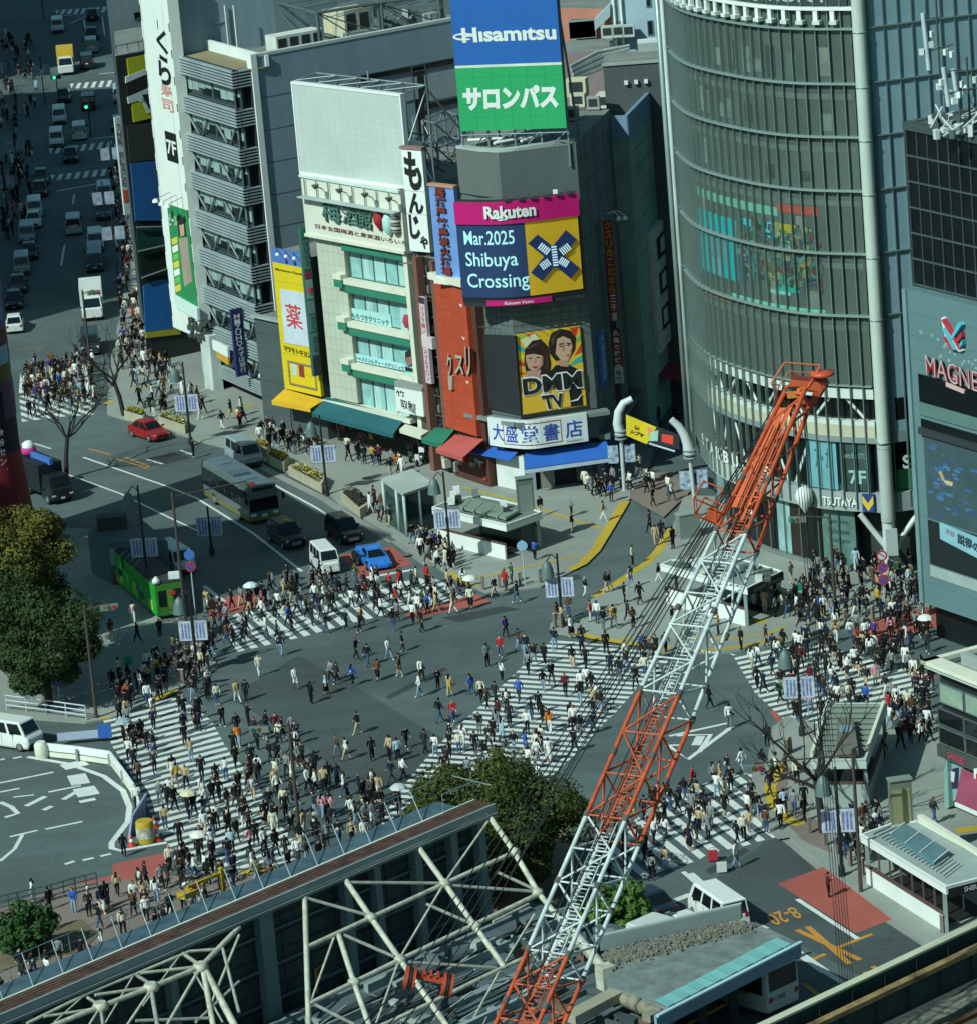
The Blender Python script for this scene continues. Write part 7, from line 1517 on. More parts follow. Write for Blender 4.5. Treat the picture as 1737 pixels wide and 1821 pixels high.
def bus(hexroof='#6f8790', hexlow='#8d9a8e', hexband='#8a8440', L=10.4):
 t = thing('bus', 'bus', 'bus'); f = L/2; W = 1.24; G = M('#151d22', .08, 0, .2, .8, 0, .7)
 one('body', lambda mb: loftx(mb, [(f, W*.96, .35, 2.95, W*.86), (f-.1, W, .3, 3.02, W*.9), (-f+.1, W, .3, 3.02, W*.9), (-f, W*.96, .35, 2.95, W*.86)], M(hexlow, .35, 0, .06)), t)
 one('roof', lambda mb: loftx(mb, [(f-.05, W*.9, 2.85, 3.06, W*.8), (-f+.05, W*.9, 2.85, 3.06, W*.8)], M(hexroof, .5, 0, .1)), t)
 one('skirt', lambda mb: [mb.box((0, s*(W+.004), .5), (L-.3, .02, .35), M(hexband, .5)) for s in (-1, 1)]+[mb.box((f+.02, 0, .52), (.04, 2.3, .35), M(hexband, .5))], t)
 for s in (-1, 1):
  for i in range(6): x = -f+.35+i*(L-.6)/6; one('side_window', lambda mb: mb.obox((x, s*(W-.01), 1.25), ((L-.6)/6-.06, 0, 0), (0, s*.03, 0), (0, -s*.05, 1.35), G), t)
 one('windscreen', lambda mb: mb.obox((f-.02, -W*.93, 1.05), (.05, 0, 0), (0, W*1.86, 0), (-.05, 0, 1.65), G), t); one('rear_window', lambda mb: mb.obox((-f-.02, -W*.85, 1.45), (.04, 0, 0), (0, W*1.7, 0), (0, 0, 1.1), G), t)
 one('destination_panel', lambda mb: mb.box((f+.0, 0, 2.78), (.06, 1.7, .26), BLACK), t)
 one('roof_hatch', lambda mb: [mb.box((x, 0, 3.1), (.9, .9, .1), M('#5d7178', .6)) for x in (-3, 0, 2.6)]+[mb.box((.9, -.3, 3.17), (1.4, 1.3, .2), M('#4f6268', .6))], t)
 for s in (-1, 1):
  one('mirror', lambda mb: (mb.tube((f-.1, s*W, 2.5), (f+.35, s*(W+.25), 2.3), .03, RUB), mb.box((f+.35, s*(W+.27), 2.05), (.1, .22, .45), RUB)), t); one('headlight', lambda mb: mb.box((f+.0, s*.9, .8), (.06, .4, .2), LENS), t); one('tail_light', lambda mb: mb.box((-f-.01, s*1.0, 1.0), (.05, .26, .26), M('#b02a22', .3)), t)
 wheels(t, (f-2.3, -f+2.6), W, .45, .3); one('number_plate', lambda mb: (mb.box((f+.04, 0, .68), (.03, .45, .22), M('#c9cbc6')), mb.box((-f-.03, 0, .75), (.03, .45, .22), M('#c9cbc6'))), t)
 return t
def place(t, px, d, label, name=None, group=None, z=0.01, front=None):
 """px: ground pixel of the middle (or of the nose when front = length/2); d: pixel step along the nose direction"""
 P = g(px); D = g((px[0]+d[0], px[1]+d[1]))-P; D.z = 0; D.normalize()
 if front: P = P-D*front
 t.location = (P.x, P.y, z); t.rotation_euler = (0, 0, atan2(D.y, D.x)); t['label'] = label
 if name: t.name = name
 if group: t['group'] = group
 return t
ROADD = (88, 53)
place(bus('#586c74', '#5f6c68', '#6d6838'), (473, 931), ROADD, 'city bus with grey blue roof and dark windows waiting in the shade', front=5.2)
bw = bus('#c9cfca', '#c3cac8', '#c3cac8', 10.4); P = g(q(38,1480,1030)); D = dirv(-1.75, 1.9); put(bw, (P.x+D.x*5.2, P.y+D.y*5.2, .01), atan2(D.y, D.x), 'white bus with red tail lights seen from behind beside the platform roof')
one('rear_lettering', lambda mb: text3(mb, 'バス専用', V((-5.23, .9, .85)), V((-5.23, -.1, .85)), V((-5.23, .9, 1.15)), M('#2b3133'), 0, .01), bw)
place(van('#8e9ba0'), (453, 833), ROADD, 'silver grey van with white door mirrors parked at the kerb behind bus', front=2.3)
place(taxi('#1a1f22'), (529, 978), ROADD, 'black taxi with brown roof lamp directly in front of bus', front=2.15)
place(taxi('#171b1e'), (631, 970), (88, 56), 'black taxi with orange indicator behind the blue sports car', front=2.15)
place(van('#d3d7d2', 3.6, 1.48, 1.9, .35, True), (590, 1024), (60, 62), 'small white van waiting at the crossing beside the blue sports car', front=1.8)
place(sports('#2272c9'), (680, 1016), (60, 62), 'bright blue sports car waiting on the red road surface', front=2.25)
place(sedan('#8e1a20'), (266, 778), (60, 19), 'red hatchback driving past the planters on the wide road')
place(van('#d9dcd8', 4.4, 1.7, 1.95, .5), (20, 1326), (60, 9), 'white van with grey windows on the left roundabout road')
place(truck('#d3d5d0'), (166, 572), (1, 30), 'white box truck parked at the kerb, facing the crossing', front=2.9)
place(van('#2a3135', 4.6, 1.75, 1.9), (162, 634), (1, 30), 'dark van with pale roof reflections in front of the white box truck', front=2.3)
place(van('#b9cdd6', 4.6, 1.75, 1.9), (312, 1012), ROADD, 'pale blue van in the shade behind the green tram kiosk')
place(van('#dde0dc', 4.6, 1.75, 2.0), (1278, 1640), (-60, -42), 'white van with black rear window beside the platform roof parapet')
place(sedan('#d9dcd9'), (1215, 1668), (-60, -30), 'white car half hidden behind the platform roof parapet')
place(sedan('#20303c'), (1150, 1622), (-60, -30), 'dark blue car in tree shade next to white car')
adt = place(truck('#1b2228', '#20262c'), (84, 884), (60, 24), 'dark advertising truck with pink and blue top beside bare tree')
one('roof_board', lambda mb: (mb.box((-.4, 0, 3.15), (3.6, .3, .5), M('#3f6fb8')), mb.lathe(V((-2.4, 0, 3.0)), [(.1, 0), (.6, .2), (.6, .6), (.3, .9)], M('#c43a8a'), 10), mb.lathe(V((-2.4, 0, 3.7)), [(.5, 0), (.5, .3), (.2, .5)], WHITE, 10)), adt)
# cars along the far street; heading towards (+) or away from (-) the viewer
FARG = 'cars in the shaded street running away at the upper left'
far = [(398,212,'v','#c3c9c6',1,'white van heading out at the top of the far street'), (636,128,'s','#4a1c20',-1,'dark red car just below the topmost far zebra crossing'), (632,258,'s','#2a2f33',-1,'dark car with red tail lights behind dark red car'), (630,350,'v','#8d979a',-1,'grey van following the dark car with tail lights'),
 (458,492,'t','#cdd0c8',1,'white truck with yellow front at sunlit strip of far street'), (600,462,'v','#1e2427',-1,'black van beside the white and yellow truck'), (440,690,'s','#35414a',1,'dark blue grey car by the far left kerb near green signal'), (610,742,'v','#1f2528',-1,'black van alone between the two far zebra crossings'),
 (412,835,'v','#cfd4d1',1,'white van at kerb before the second far zebra crossing'), (392,992,'v','#d5d9d6',1,'larger white van touching the far zebra crossing'), (550,945,'v','#b9c0bf',-1,'silver van waiting behind the green traffic signal'), (488,1100,'s','#20262a',1,'black car crossing the third far zebra'),
 (826,690,'v','#aeb9bd',1,'pale van at right kerb of far street, nearest slim dark building'), (812,880,'s','#30506a',1,'blue car parked behind the round white shop sign'), (285,1250,'s','#1f5a43',1,'green car by the left kerb beside yellow figure'), (722,1370,'v','#a9bac4',1,'pale blue van parked in front of white letter banner'),
 (715,1490,'v','#5f7486',1,'blue grey van parked behind pale blue van'), (275,1335,'s','#22292d',1,'dark car close behind the green car'), (242,1475,'v','#c9cecb',1,'white van parked second along left kerb'), (235,1545,'s','#d3d6d3',1,'white low car nosed up to white van at left kerb'),
 (510,1590,'v','#9aa6ab',-1,'silver boxy van driving alone on the open far lane'), (190,1650,'v','#8d999c',1,'silver grey van at left kerb below the white low car'), (660,1700,'v','#c0c9ca',1,'silver white van under the lavender street banner'), (655,1800,'v','#4a6b84',1,'blue van at right kerb below silver white van'), (205,1765,'s','#1d2326',1,'black car with red rear lights by left kerb')]
far2 = [(155,205,'v','#7f8b8c',1,'grey car roof beside the blue wrapped tower'), (128,330,'s','#353f44',1,'dark grey car parked behind another dark car by wrapped tower'), (100,440,'s','#1d2225',1,'black car with shadow by the wrapped tower'), (655,185,'v','#27435a',1,'deep blue van just behind the white box truck'), (105,600,'s','#ccd2d0',-1,'white car at the far left crossing next to wrapped tower')]
PR = {}
for k, L in ((1, far), (5, far2)):
 for x, y, ty_, hx_, sgn_, lb in L:
  key = (ty_, hx_)
  if key in PR: t = dup(PR[key])
  else: t = PR[key] = {'v': lambda: van(hx_, 4.3, 1.7, 1.85), 's': lambda: sedan(hx_), 't': lambda: truck('#d0a92c', hx_)}[ty_]()
  p = q(k, x, y); pr = g((205, 200))-g((236, 600)); d2 = proj(g(p)+pr.normalized()*-4*sgn_)
  place(t, p, (d2[0]-p[0], d2[1]-p[1]), lb, None, FARG)
def bike(hexc, hexb, box=None):
 t = thing('scooter', 'scooter', 'scooter'); m = PAINT(hexc)
 for x in (.6, -.6):
  o = one('wheel', lambda mb: mb.tube((x, -.06, .27), (x, .06, .27), .27, RUB, 12), t); one('rim', lambda mb: mb.tube((x, -.07, .27), (x, .07, .27), .14, RIM, 8), o)
 one('body', lambda mb: (loftx(mb, [(.35, .1, .35, .5, .08), (.0, .15, .3, .45, .14), (-.3, .2, .4, .75, .16), (-.8, .14, .5, .78, .1)], m), mb.obox((.35, -.18, .4), (.2, 0, 0), (0, .36, 0), (.05, 0, .55), m), mb.tube((.45, 0, .9), (.6, 0, .27), .05, RIM)), t)
 one('seat', lambda mb: mb.box((-.35, 0, .82), (.6, .26, .1), M(hexb)), t); one('handlebar', lambda mb: (mb.tube((.42, -.33, 1.02), (.42, .33, 1.02), .025, RUB), mb.tube((.42, 0, .9), (.42, 0, 1.05), .04, RUB)), t)
 if box: one('carrier_box', lambda mb: mb.box((-.7, 0, 1.05), (.45, .45, .42), M(box)), t)
 return t
place(bike('#d5d8d4', '#1d2022', '#dde0dc'), (748, 829), (-40, 30), 'white delivery scooter with white box before the green awning shops', 'delivery_scooter', None, .15)
place(bike('#22272a', '#17191a'), (634, 1003), (60, 62), 'black motorcycle standing beside the blue sports car', 'motorcycle')
place(bike('#c9cdd0', '#1d2022'), (548, 795), (60, 18), 'pale scooter parked near the yellow drugstore front', None, None, .15)
place(bike('#3a4550', '#17191a'), (737, 822), (-40, 26), 'grey scooter parked behind the white delivery scooter', None, None, .15)
# ================================================================ SHELTERS, KIOSKS
def shelter(label, k, roof, z, fas, legs, walls, mroof, mfas=WHITE, extra=None, name='subway_entrance'):
 P = [g(q(k, *p), z) for p in roof]; c = sum(P, V((0, 0, 0)))/len(P); t = thing(name, label, 'shelter', (c.x, c.y, .13))
 one('roof', lambda mb: mb.prism([p-V((0, 0, .12)) for p in P], V((0, 0, .04)), mroof), t)
 def fa(mb):
  n = len(P)
  for i in range(n):
   a, b = P[i], P[(i+1) % n]; e = (b-a).normalized(); m_ = V((-e.y, e.x, 0)); m_ = m_ if m_.dot(c-a) > 0 else -m_
   mb.prism([a-V((0, 0, fas)), b-V((0, 0, fas)), b+m_*.15-e*.15-V((0, 0, fas)), a+m_*.15+e*.15-V((0, 0, fas))], V((0, 0, fas)), mfas)
 one('fascia', fa, t)
 ins = [p+(V((c.x, c.y, z))-p)*.09 for p in P]
 for i in legs: one('post', lambda mb: mb.box(V((ins[i].x, ins[i].y, (z-fas)/2+.1)), (.22, .22, z-fas-.1), M('#8d9896')), t)
 for i, h, m in walls:
  a, b = ins[i], ins[(i+1) % len(P)]; e = b-a; e.z = 0; n_ = V((-e.y, e.x, 0)).normalized()
  if h > 0:
   one('side_wall', lambda mb: mb.obox(V((a.x, a.y, .1)), e, n_*.15, V((0, 0, h)), m), t); one('wall_cap', lambda mb: mb.obox(V((a.x, a.y, h+.1))-n_*.05, e, n_*.25, V((0, 0, .08)), M('#5f4a44')), t)
  else: one('glass_wall', lambda mb: mb.obox(V((a.x, a.y, .1)), e, n_*.06, V((0, 0, z-fas-.1)), m), t)
 one('stair_well', lambda mb: mb.prism([V((p.x, p.y, .14)) for p in [x+(V((c.x, c.y, 0))-x)*.25 for x in P]], V((0, 0, .01)), M('#121616')), t)
 if extra: extra(t, P, c)
 return t
GW = M('#1f3a38', .1, 0, .2, .6)
def exB(t, P, c):
 a = lambda x, y, z=2.98: g(q(32, x, y), z)
 one('roof_panel', lambda mb: mb.prism([a(910,460), a(1000,370), a(1480,500), a(1350,570)], V((0, 0, .2)), M('#7d9080', .5)), t)
 one('roof_channel', lambda mb: [mb.obox(a(1020+i*110,395+i*30), a(930+i*110,480+i*27)-a(1020+i*110,395+i*30), V((.06, 0, 0)), V((0, 0, .25)), M('#a9b8a9')) for i in range(4)], t)
 one('rooftop_junk', lambda mb: [mb.box(a(x,y)+V((0, 0, .2)), (.5, .4, .5), m) for x, y, m in ((880,300,WHITE), (850,350,WHITE), (900,390,DARKG), (1330,440,WHITE), (1360,510,DARKG), (1060,330,STEEL), (830,410,WHITE))], t)
shelter('subway stair shelter with white fascia and green roof panels by the blue shop awning', 32, [(640,440), (770,388), (1080,322), (1490,412), (1702,487), (1352,612)], 2.9, .55, (0, 2, 3, 4), ((5, 1.15, WHITE), (3, 1.6, M('#8f8a74')), (2, 1.3, M('#8a9286'))), M('#6f7a74'), WHITE, exB)
def exC(t, P, c):
 a = lambda x, y, z=2.95: g(q(33, x, y), z); r = random.Random(12)
 one('end_sign', lambda mb: (mb.obox(a(1030,610)+V((.05, -.06, -.6)), a(1395,435)-a(1030,610), V((0, -.05, 0)), V((0, 0, .55)), BLACK), text3(mb, '渋谷駅 Shibuya', a(1080,590)+V((.05, -.15, -.5)), a(1370,450)+V((.05, -.15, -.5)), a(1080,590)+V((.05, -.15, -.15)), M('#8f9a97'), 0, .01)), t)
 for i in range(26): 
  x, y = r.uniform(300,1250), 0; P_ = a(x, 330+(x-300)*.12+r.uniform(-20,110)); one('rooftop_junk', lambda mb: mb.box(P_+V((0, 0, .15)), (r.uniform(.2, 1.2), r.uniform(.2, .6), r.uniform(.2, .5)), M(r.choice(('#c3cac4', '#8d9a96', '#59655f', '#b3b8a8'))), r.random()*2), t)
shelter('subway stair shelter with cluttered roof and black end sign behind the crane', 33, [(135,365), (240,318), (860,275), (1395,432), (1030,612)], 2.95, .5, (0, 3, 4, 1), ((4, 1.2, WHITE), (2, 1.2, M('#7d8783'))), M('#7d8883'), WHITE, exC)
def exD(t, P, c):
 a = lambda x, y, z=3.25: g(q(34, x, y), z)
 one('roof_grid', lambda mb: [mb.obox(a(800-i*22,330+i*55), a(1270-i*16,330+i*55)-a(800-i*22,330+i*55), V((0, .12, 0)), V((0, 0, .18)), M('#7d8a80')) for i in range(9)]+[mb.obox(a(740,300), a(570,840)-a(740,300), V((.2, 0, 0)), V((0, 0, .3)), CREAM), mb.obox(a(1300,310), a(1140,760)-a(1300,310), V((.2, 0, 0)), V((0, 0, .3)), CREAM)], t)
 one('roof_lift_box', lambda mb: (mb.prism([a(850,510,3.3), a(1010,510,3.3), a(1060,830,3.3), a(840,830,3.3)], V((0, 0, .5)), M('#6d6a62')), mb.prism([a(860,520,3.82), a(1000,520,3.82), a(990,580,3.82), a(870,580,3.82)], V((0, 0, .05)), M('#7f98a8'))), t)
shelter('subway stair shelter lying lengthwise under the bare tree, white near end', 34, [(790,285), (1340,280), (1135,855), (570,862)], 3.25, .6, (0, 1, 2, 3), ((1, 1.3, M('#8d9a92')), (3, 1.2, M('#a9b0a4')), (2, 1.5, M('#9aa6a0'))), M('#7d847a'), M('#b9c3bd'), exD)
def exE(t, P, c):
 a = lambda x, y, z=3.05: g(q(22, x, y), z)
 one('skylight', lambda mb: (mb.prism([a(790,395), a(900,308), a(1240,518), a(1130,612)], V((0, 0, .25)), M('#5d7f86', .15, 0, .15, .6))), t)
 one('skylight_bar', lambda mb: [mb.obox(a(790+i*112,395+i*72)+V((0, 0, .26)), a(900+i*113,308+i*70)-a(790+i*112,395+i*72), V((.07, 0, 0)), V((0, 0, .04)), WHITE) for i in range(4)], t)
 one('roof_slat', lambda mb: [mb.obox(a(660+i*28,370+i*17), a(790+i*28,310+i*15)-a(660+i*28,370+i*17), V((.05, 0, 0)), V((0, 0, .12)), M('#b9c3c0')) for i in range(20)]+[mb.obox(a(1000,245), a(1500,560)-a(1000,245), V((.3, .1, 0)), V((0, 0, .25)), CREAM)], t)
 for i in range(7):
  p = V((P[0].x, P[0].y, 0)).lerp(V((P[4].x, P[4].y, 0)), .12+i*.13); one('mullion', lambda mb: mb.box(p+V((.45, .3, 1.5)), (.1, .1, 2.4), M('#5d4a46')), t)
 one('end_sign', lambda mb: (mb.obox(P[4]+V((.1, -.1, -.62)), P[3]-P[4], V((0, -.06, 0)), V((0, 0, .5)), BLACK), text3(mb, 'SHIBUYA', P[4].lerp(P[3], .25)+V((.1, -.2, -.5)), P[4].lerp(P[3], .6)+V((.1, -.2, -.5)), P[4].lerp(P[3], .25)+V((.1, -.2, -.2)), WHITE, 0, .01)), t)
shelter('subway stair shelter with glass skylight at the right kerb above red surfacing', 22, [(560,362), (800,272), (1010,250), (1700,640), (1218,765)], 3.0, .5, (0, 2, 4), ((4, 1.05, WHITE),), M('#9aa5a0'), WHITE, exE)
# glass lift house
LFt = g(q(32,405,748)); LLt = g(q(32,205,605)); LRt = g(q(32,690,650)); zl_ = 3.35
lt = thing('lift_house', 'glass walled lift house with flat pale roof beside the subway shelter', 'kiosk', tuple(LFt))
one('glass_wall', lambda mb: (mb.prism([up(LFt, .1), up(LLt, .1), up(LLt+LRt-LFt, .1), up(LRt, .1)], V((0, 0, zl_-.1)), GW)), lt)
one('roof', lambda mb: mb.prism([up(p+(p-(LLt+LRt)/2)*.06, zl_) for p in (LFt, LLt, LLt+LRt-LFt, LRt)], V((0, 0, .18)), M('#a9b3ac')), lt)
one('post', lambda mb: [mb.tube(up(p, .1), up(p, zl_), .12, M('#b3bfbb')) for p in (LFt, LFt.lerp(LLt, .35), LLt, LRt, LFt.lerp(LRt, .5))], lt)
# pylons
for k, x0, x1, y0, y1, lb in ((32, 1480, 1640, 215, 520, 'tall grey green pylon panel on the shelter with green roof panels'), (22, 805, 975, 20, 305, 'tall olive pylon panel standing at the head of skylight shelter')):
 z0 = 2.9 if k == 22 else 2.7; P = g(q(k, x0, y1-10), z0); Q_ = g(q(k, x1, y1+(0 if k == 32 else -25)), z0); h = 2.6
 b_ = Q_; b_ = V((Q_.x, P.y+.2, z0)); t = thing('pylon_sign', lb, 'pylon', (P.x, P.y, .1)); F_ = Face(P, b_)
 one('panel', lambda mb: (F_.box(mb, 0, F_.L, .1, z0+h, -.5, 0, M('#6d7364' if k == 22 else '#5f6a64')), F_.box(mb, .12, F_.L-.12, z0-.6, z0+h-.5, 0, .03, M('#8d8a66' if k == 22 else '#77827a')), F_.box(mb, -.05, F_.L+.05, z0+h, z0+h+.1, -.6, .1, M('#7f8a80'))), t)
# green tram kiosk and dark kiosk behind
TFc = g(q(23,1118,900)); TRc = g(q(23,1312,868)); TBc = g(q(23,832,650)); zt3 = 2.75
tk = thing('tram_kiosk', 'old tram car wrapped in bright green used as a kiosk', 'kiosk', tuple(TFc))
TGR = M('#2aa836', .45, 0, .3, .7); FTk = Face(TBc, TFc); FTf = Face(TFc, TRc)
one('body', lambda mb: mb.prism([up(TFc, .4), up(TRc, .4), up(TRc+TBc-TFc, .4), up(TBc, .4)], V((0, 0, zt3-.4)), M('#1f6b2c', .5)), tk)
def wrap(mb):
 FTk.box(mb, 0, FTk.L, .45, zt3, 0, .04, TGR); r = random.Random(14)
 for i in range(16): x = r.random()*(FTk.L-1); z = r.uniform(.5, 2.0); FTk.box(mb, x, x+r.uniform(.3, 1.2), z, z+r.uniform(.2, .8), .04, .045+i*.0015, M(r.choice(('#a8c42a', '#1d5a2a', '#3bd045', '#16381f', '#c9d94a', '#2f6b8a'))))
 FTf.box(mb, .0, FTf.L, .45, zt3, 0, .04, M('#3c7a2f', .5)); FTf.box(mb, .15, .75, 1.1, 2.3, .04, .05, glass('#182522')); FTf.box(mb, FTf.L-.75, FTf.L-.15, 1.1, 2.3, .04, .05, glass('#182522')); FTf.box(mb, .85, FTf.L-.85, .5, 2.3, .04, .06, M('#5a8a3a')); FTf.box(mb, .9, 1.4, 1.9, 2.2, .06, .08, M('#b5402a'))
one('wrap', wrap, tk); one('roof', lambda mb: mb.prism([up(p, zt3) for p in (TFc, TRc, TRc+TBc-TFc, TBc)], V((0, 0, .15)), M('#2b3336')), tk)
one('roof_gear', lambda mb: [mb.tube(FTk.at(2+i*1.1, zt3+.1, .2), FTk.at(2.3+i*1.1, zt3+.6, -.4), .03, STEEL) for i in range(4)]+[mb.lathe(TFc+V((.1, .2, zt3+.1)), [(.3, 0), (.28, .25), (.05, .5)], WHITE, 10)]+[mb.box(TRc.lerp(TFc, .3)+V((0, .7, zt3+.35)), (.8, .6, .4), WHITE)], tk)
kP = [g(q(9, *p), 3.4) for p in ((600,365), (735,440), (1150,432), (965,275))]
kk = thing('tourist_kiosk', 'dark grey flat roofed kiosk standing in shade behind green tram', 'kiosk', (kP[1].x, kP[1].y, .1)); mass('wall', kP, .1, 3.4, M('#57666b'), kk, M('#4d5a60')); one('roof_unit', lambda mb: mb.box(g(q(9,775,345), 3.4)+V((0, 0, .5)), (2.2, 1.2, 1.0), M('#3b3f40')), kk); Fk = Face(V((kP[1].x, kP[1].y, 0)), V((kP[2].x, kP[2].y, 0))); one('poster', lambda mb: (Fk.box(mb, .1, 1.6, 1.6, 2.9, 0, .05, M('#8fa0a6')), Fk.box(mb, .2, 1.6, .2, .9, 0, .06, M('#8a2f35'))), kk)
for i, (k, x, y, lb) in enumerate(((33, 430, 100, 'grey utility cabinet beside the cluttered subway shelter'),)):
 P = g(q(k, x, y)); t = thing('utility_cabinet', lb, 'cabinet', tuple(P)); one('casing', lambda mb: mb.box(P+V((0, 0, 1.0)), (1.6, .9, 1.8), M('#77827f'), .3), t); one('lid', lambda mb: mb.box(P+V((0, 0, 1.93)), (1.7, 1.0, .08), M('#8d9894'), .3), t)
# ================================================================ STREET FURNITURE
BLP = M('#1c2021', .5)
def lamppost(px, h, label, banner=True, bell=True, side=1, lean=0):
 P = up(g(px), .12); t = thing('street_lamp', label, 'street lamp', tuple(P), 'black street lamps around the crossing')
 one('pole', lambda mb: (mb.tube(P, P+V((0, 0, h)), .1, BLP, 8, .07), mb.lathe(P, [(.2, 0), (.2, .5), (.12, .7)], BLP, 8)), t)
 if bell:
  B = P+V((-.75*side, 0, h-1.5))
  one('bracket', lambda mb: mb.path([P+V((0, 0, h-.4)), P+V((-.4*side, 0, h)), B+V((0, 0, 1.0))], .05, BLP), t)
  one('lamp_shade', lambda mb: mb.lathe(B-V((0, 0, .1)), [(.5, 0), (.47, .12), (.4, .6), (.28, .95), (.08, 1.15)], M('#5a6f6d', .5), 12), t)
 if banner:
  for s in (-1, 1):
   f = Face(P+V((s*.12, -.03, 0)), P+V((s*1.0, -.03-.12*s, 0)))
   o = one('banner', lambda mb: f.box(mb, 0, .85, h*.42, h*.42+1.45, -.01, .01, M('#b6bccc', .8, 0, .25, 2.0)), t)
   one('banner_arm', lambda mb: [mb.tube(f.at(-.1, z), f.at(.9, z), .02, BLP, 4) for z in (h*.42, h*.42+1.45)], o)
   one('print', lambda mb: [f.box(mb, .1+k*.22, .22+k*.22, h*.42+.15, h*.42+1.25, -.014, .014, M('#6f7cae', .8, 0, .4, 4)) for k in range(3)], o)
 return t
lamppost((803, 1011), 7.2, 'black street lamp with lavender banners at the green roofed subway shelter')
lamppost((1000, 1116), 5.2, 'street lamp with grey bell shade on rounded kerb at the crossing centre')
lamppost((1426, 1312), 6.2, 'street lamp with lavender banners rising before the lower zebra stripes')
lamppost((1497, 1562), 6.6, 'street lamp with lavender banners beside the skylight shelter')
lamppost((352, 1202), 6.0, 'street lamp with bell shade in front of the green tram kiosk')
lamppost((340, 793), 7.0, 'street lamp with pale banners between planters and the bank')
lamppost((582, 882), 6.4, 'street lamp with lavender banners at the end of yellow flower planter')
lamppost((268, 1080), 9.0, 'tall dark street lamp with banners behind green tram kiosk')
lamppost((378, 990), 3.8, 'short banner post standing in the shaded road', True, False)
def signal(px, h, arm, label, heads=1):
 P = up(g(px), .12); t = thing('traffic_signal', label, 'traffic signal', tuple(P), 'traffic signals around the crossing')
 m = M('#4a3f3a', .6); E_ = P+V((arm[0], arm[1], h))
 one('pole', lambda mb: mb.tube(P, P+V((0, 0, h+.3)), .12, m, 8, .09), t); one('arm', lambda mb: mb.path([P+V((0, 0, h)), E_+V((0, 0, .25))], .05, m), t)
 for k in range(heads):
  C_ = P+(E_-P)*(1-.25*k); C_.z = h+.1
  o = one('signal_head', lambda mb: mb.box(C_, (1.2, .2, .4), M('#6d7673'), atan2(arm[1], arm[0])), t)
  one('lens', lambda mb: [mb.tube(C_+V((dx, -.1, 0)), C_+V((dx, -.14, 0)), .14, c, 10) for dx, c in ((-.36, M('#1c5f4a', .3)), (0, M('#5a4a1a', .3)), (.36, M('#a02020', .3)))], o)
 return t
signal((339, 1186), 12.0, (5.0, 1.6), 'tall rust brown signal pole with long arm by green tram kiosk')
signal((1485, 1080), 6.3, (-2.2, .3), 'dark signal pole with short arm among the crowd by glass tower')
signal((1531, 1590), 8.2, (-5.6, -.8), 'curved signal mast reaching over the zebra by skylight shelter')
signal((172, 1280), 7.5, (1.6, .2), 'black signal pole at end of the white guard rail')
signal((534, 1494), 7.0, (-1.8, .3), 'black signal pole standing between the two lower zebra crossings')
signal((160, 640), 6.0, (1.0, .1), 'thin signal post at the far left crossing')
for x, y, c_, lb in ((405, 690, '#2be0a0', 'far street signal glowing green above dark kerb car'), (625, 900, '#2be0a0', 'far street signal glowing green beside silver van')):
 P = g(q(1, x, y+30)); t = thing('traffic_signal', lb, 'traffic signal', tuple(P), 'traffic signals in the far street'); one('pole', lambda mb: mb.tube(P, P+V((0, 0, 3.4)), .07, BLP), t); one('signal_head', lambda mb: mb.box(P+V((0, 0, 3.4)), (1.2, .2, .4), BLP), t); one('lens', lambda mb: mb.tube(P+V((-.2, -.12, 3.4)), P+V((-.2, -.16, 3.4)), .2, M(c_, .4, 0, 0, 1, 1.6), 10), t)
def roadsign(px, h, discs, label):
 P = up(g(px), .12); t = thing('road_sign', label, 'road sign', tuple(P)); one('post', lambda mb: mb.tube(P, P+V((0, 0, h)), .05, M('#b3babb')), t)
 for i, (c, c2) in enumerate(discs):
  C_ = P+V((0, -.07, h-.4-i*.85)); o = one('disc', lambda mb: mb.tube(C_, C_+V((0, -.04, 0)), .38, M(c), 16), t); one('symbol', lambda mb: (mb.tube(C_+V((0, -.04, 0)), C_+V((0, -.05, 0)), .27, M(c2), 14), mb.obox(C_+V((-.25, -.055, .2)), V((.5, 0, -.4)), V((.06, 0, .06)), V((0, -.01, 0)), M(c))), o)
roadsign((1574, 1096), 4.6, (('#b0303a', '#c9cfd6'), ('#b0303a', '#3a4a9a'), ('#b0303a', '#3a4a9a')), 'road sign post with three round red rimmed discs near glass tower')
roadsign((352, 1130), 6.2, (('#3a6fb0', '#3a6fb0'), ('#b0303a', '#3a4a9a')), 'road sign post with blue disc over red rimmed disc by tram kiosk')
roadsign((108, 1262), 3.2, (('#7a3a5a', '#4a4a8a'), ('#3a4a9a', '#5a6ab0')), 'small road sign post by the guard rail under evergreen trees')
roadsign((934, 1045), 3.4, (('#8fb3d0', '#8fb3d0'),), 'thin white post with pale blue plate near the bollards')
roadsign((1714, 1622), 2.0, (('#b0303a', '#d5dad6'),), 'low red and white bus stop disc beside skylight shelter')
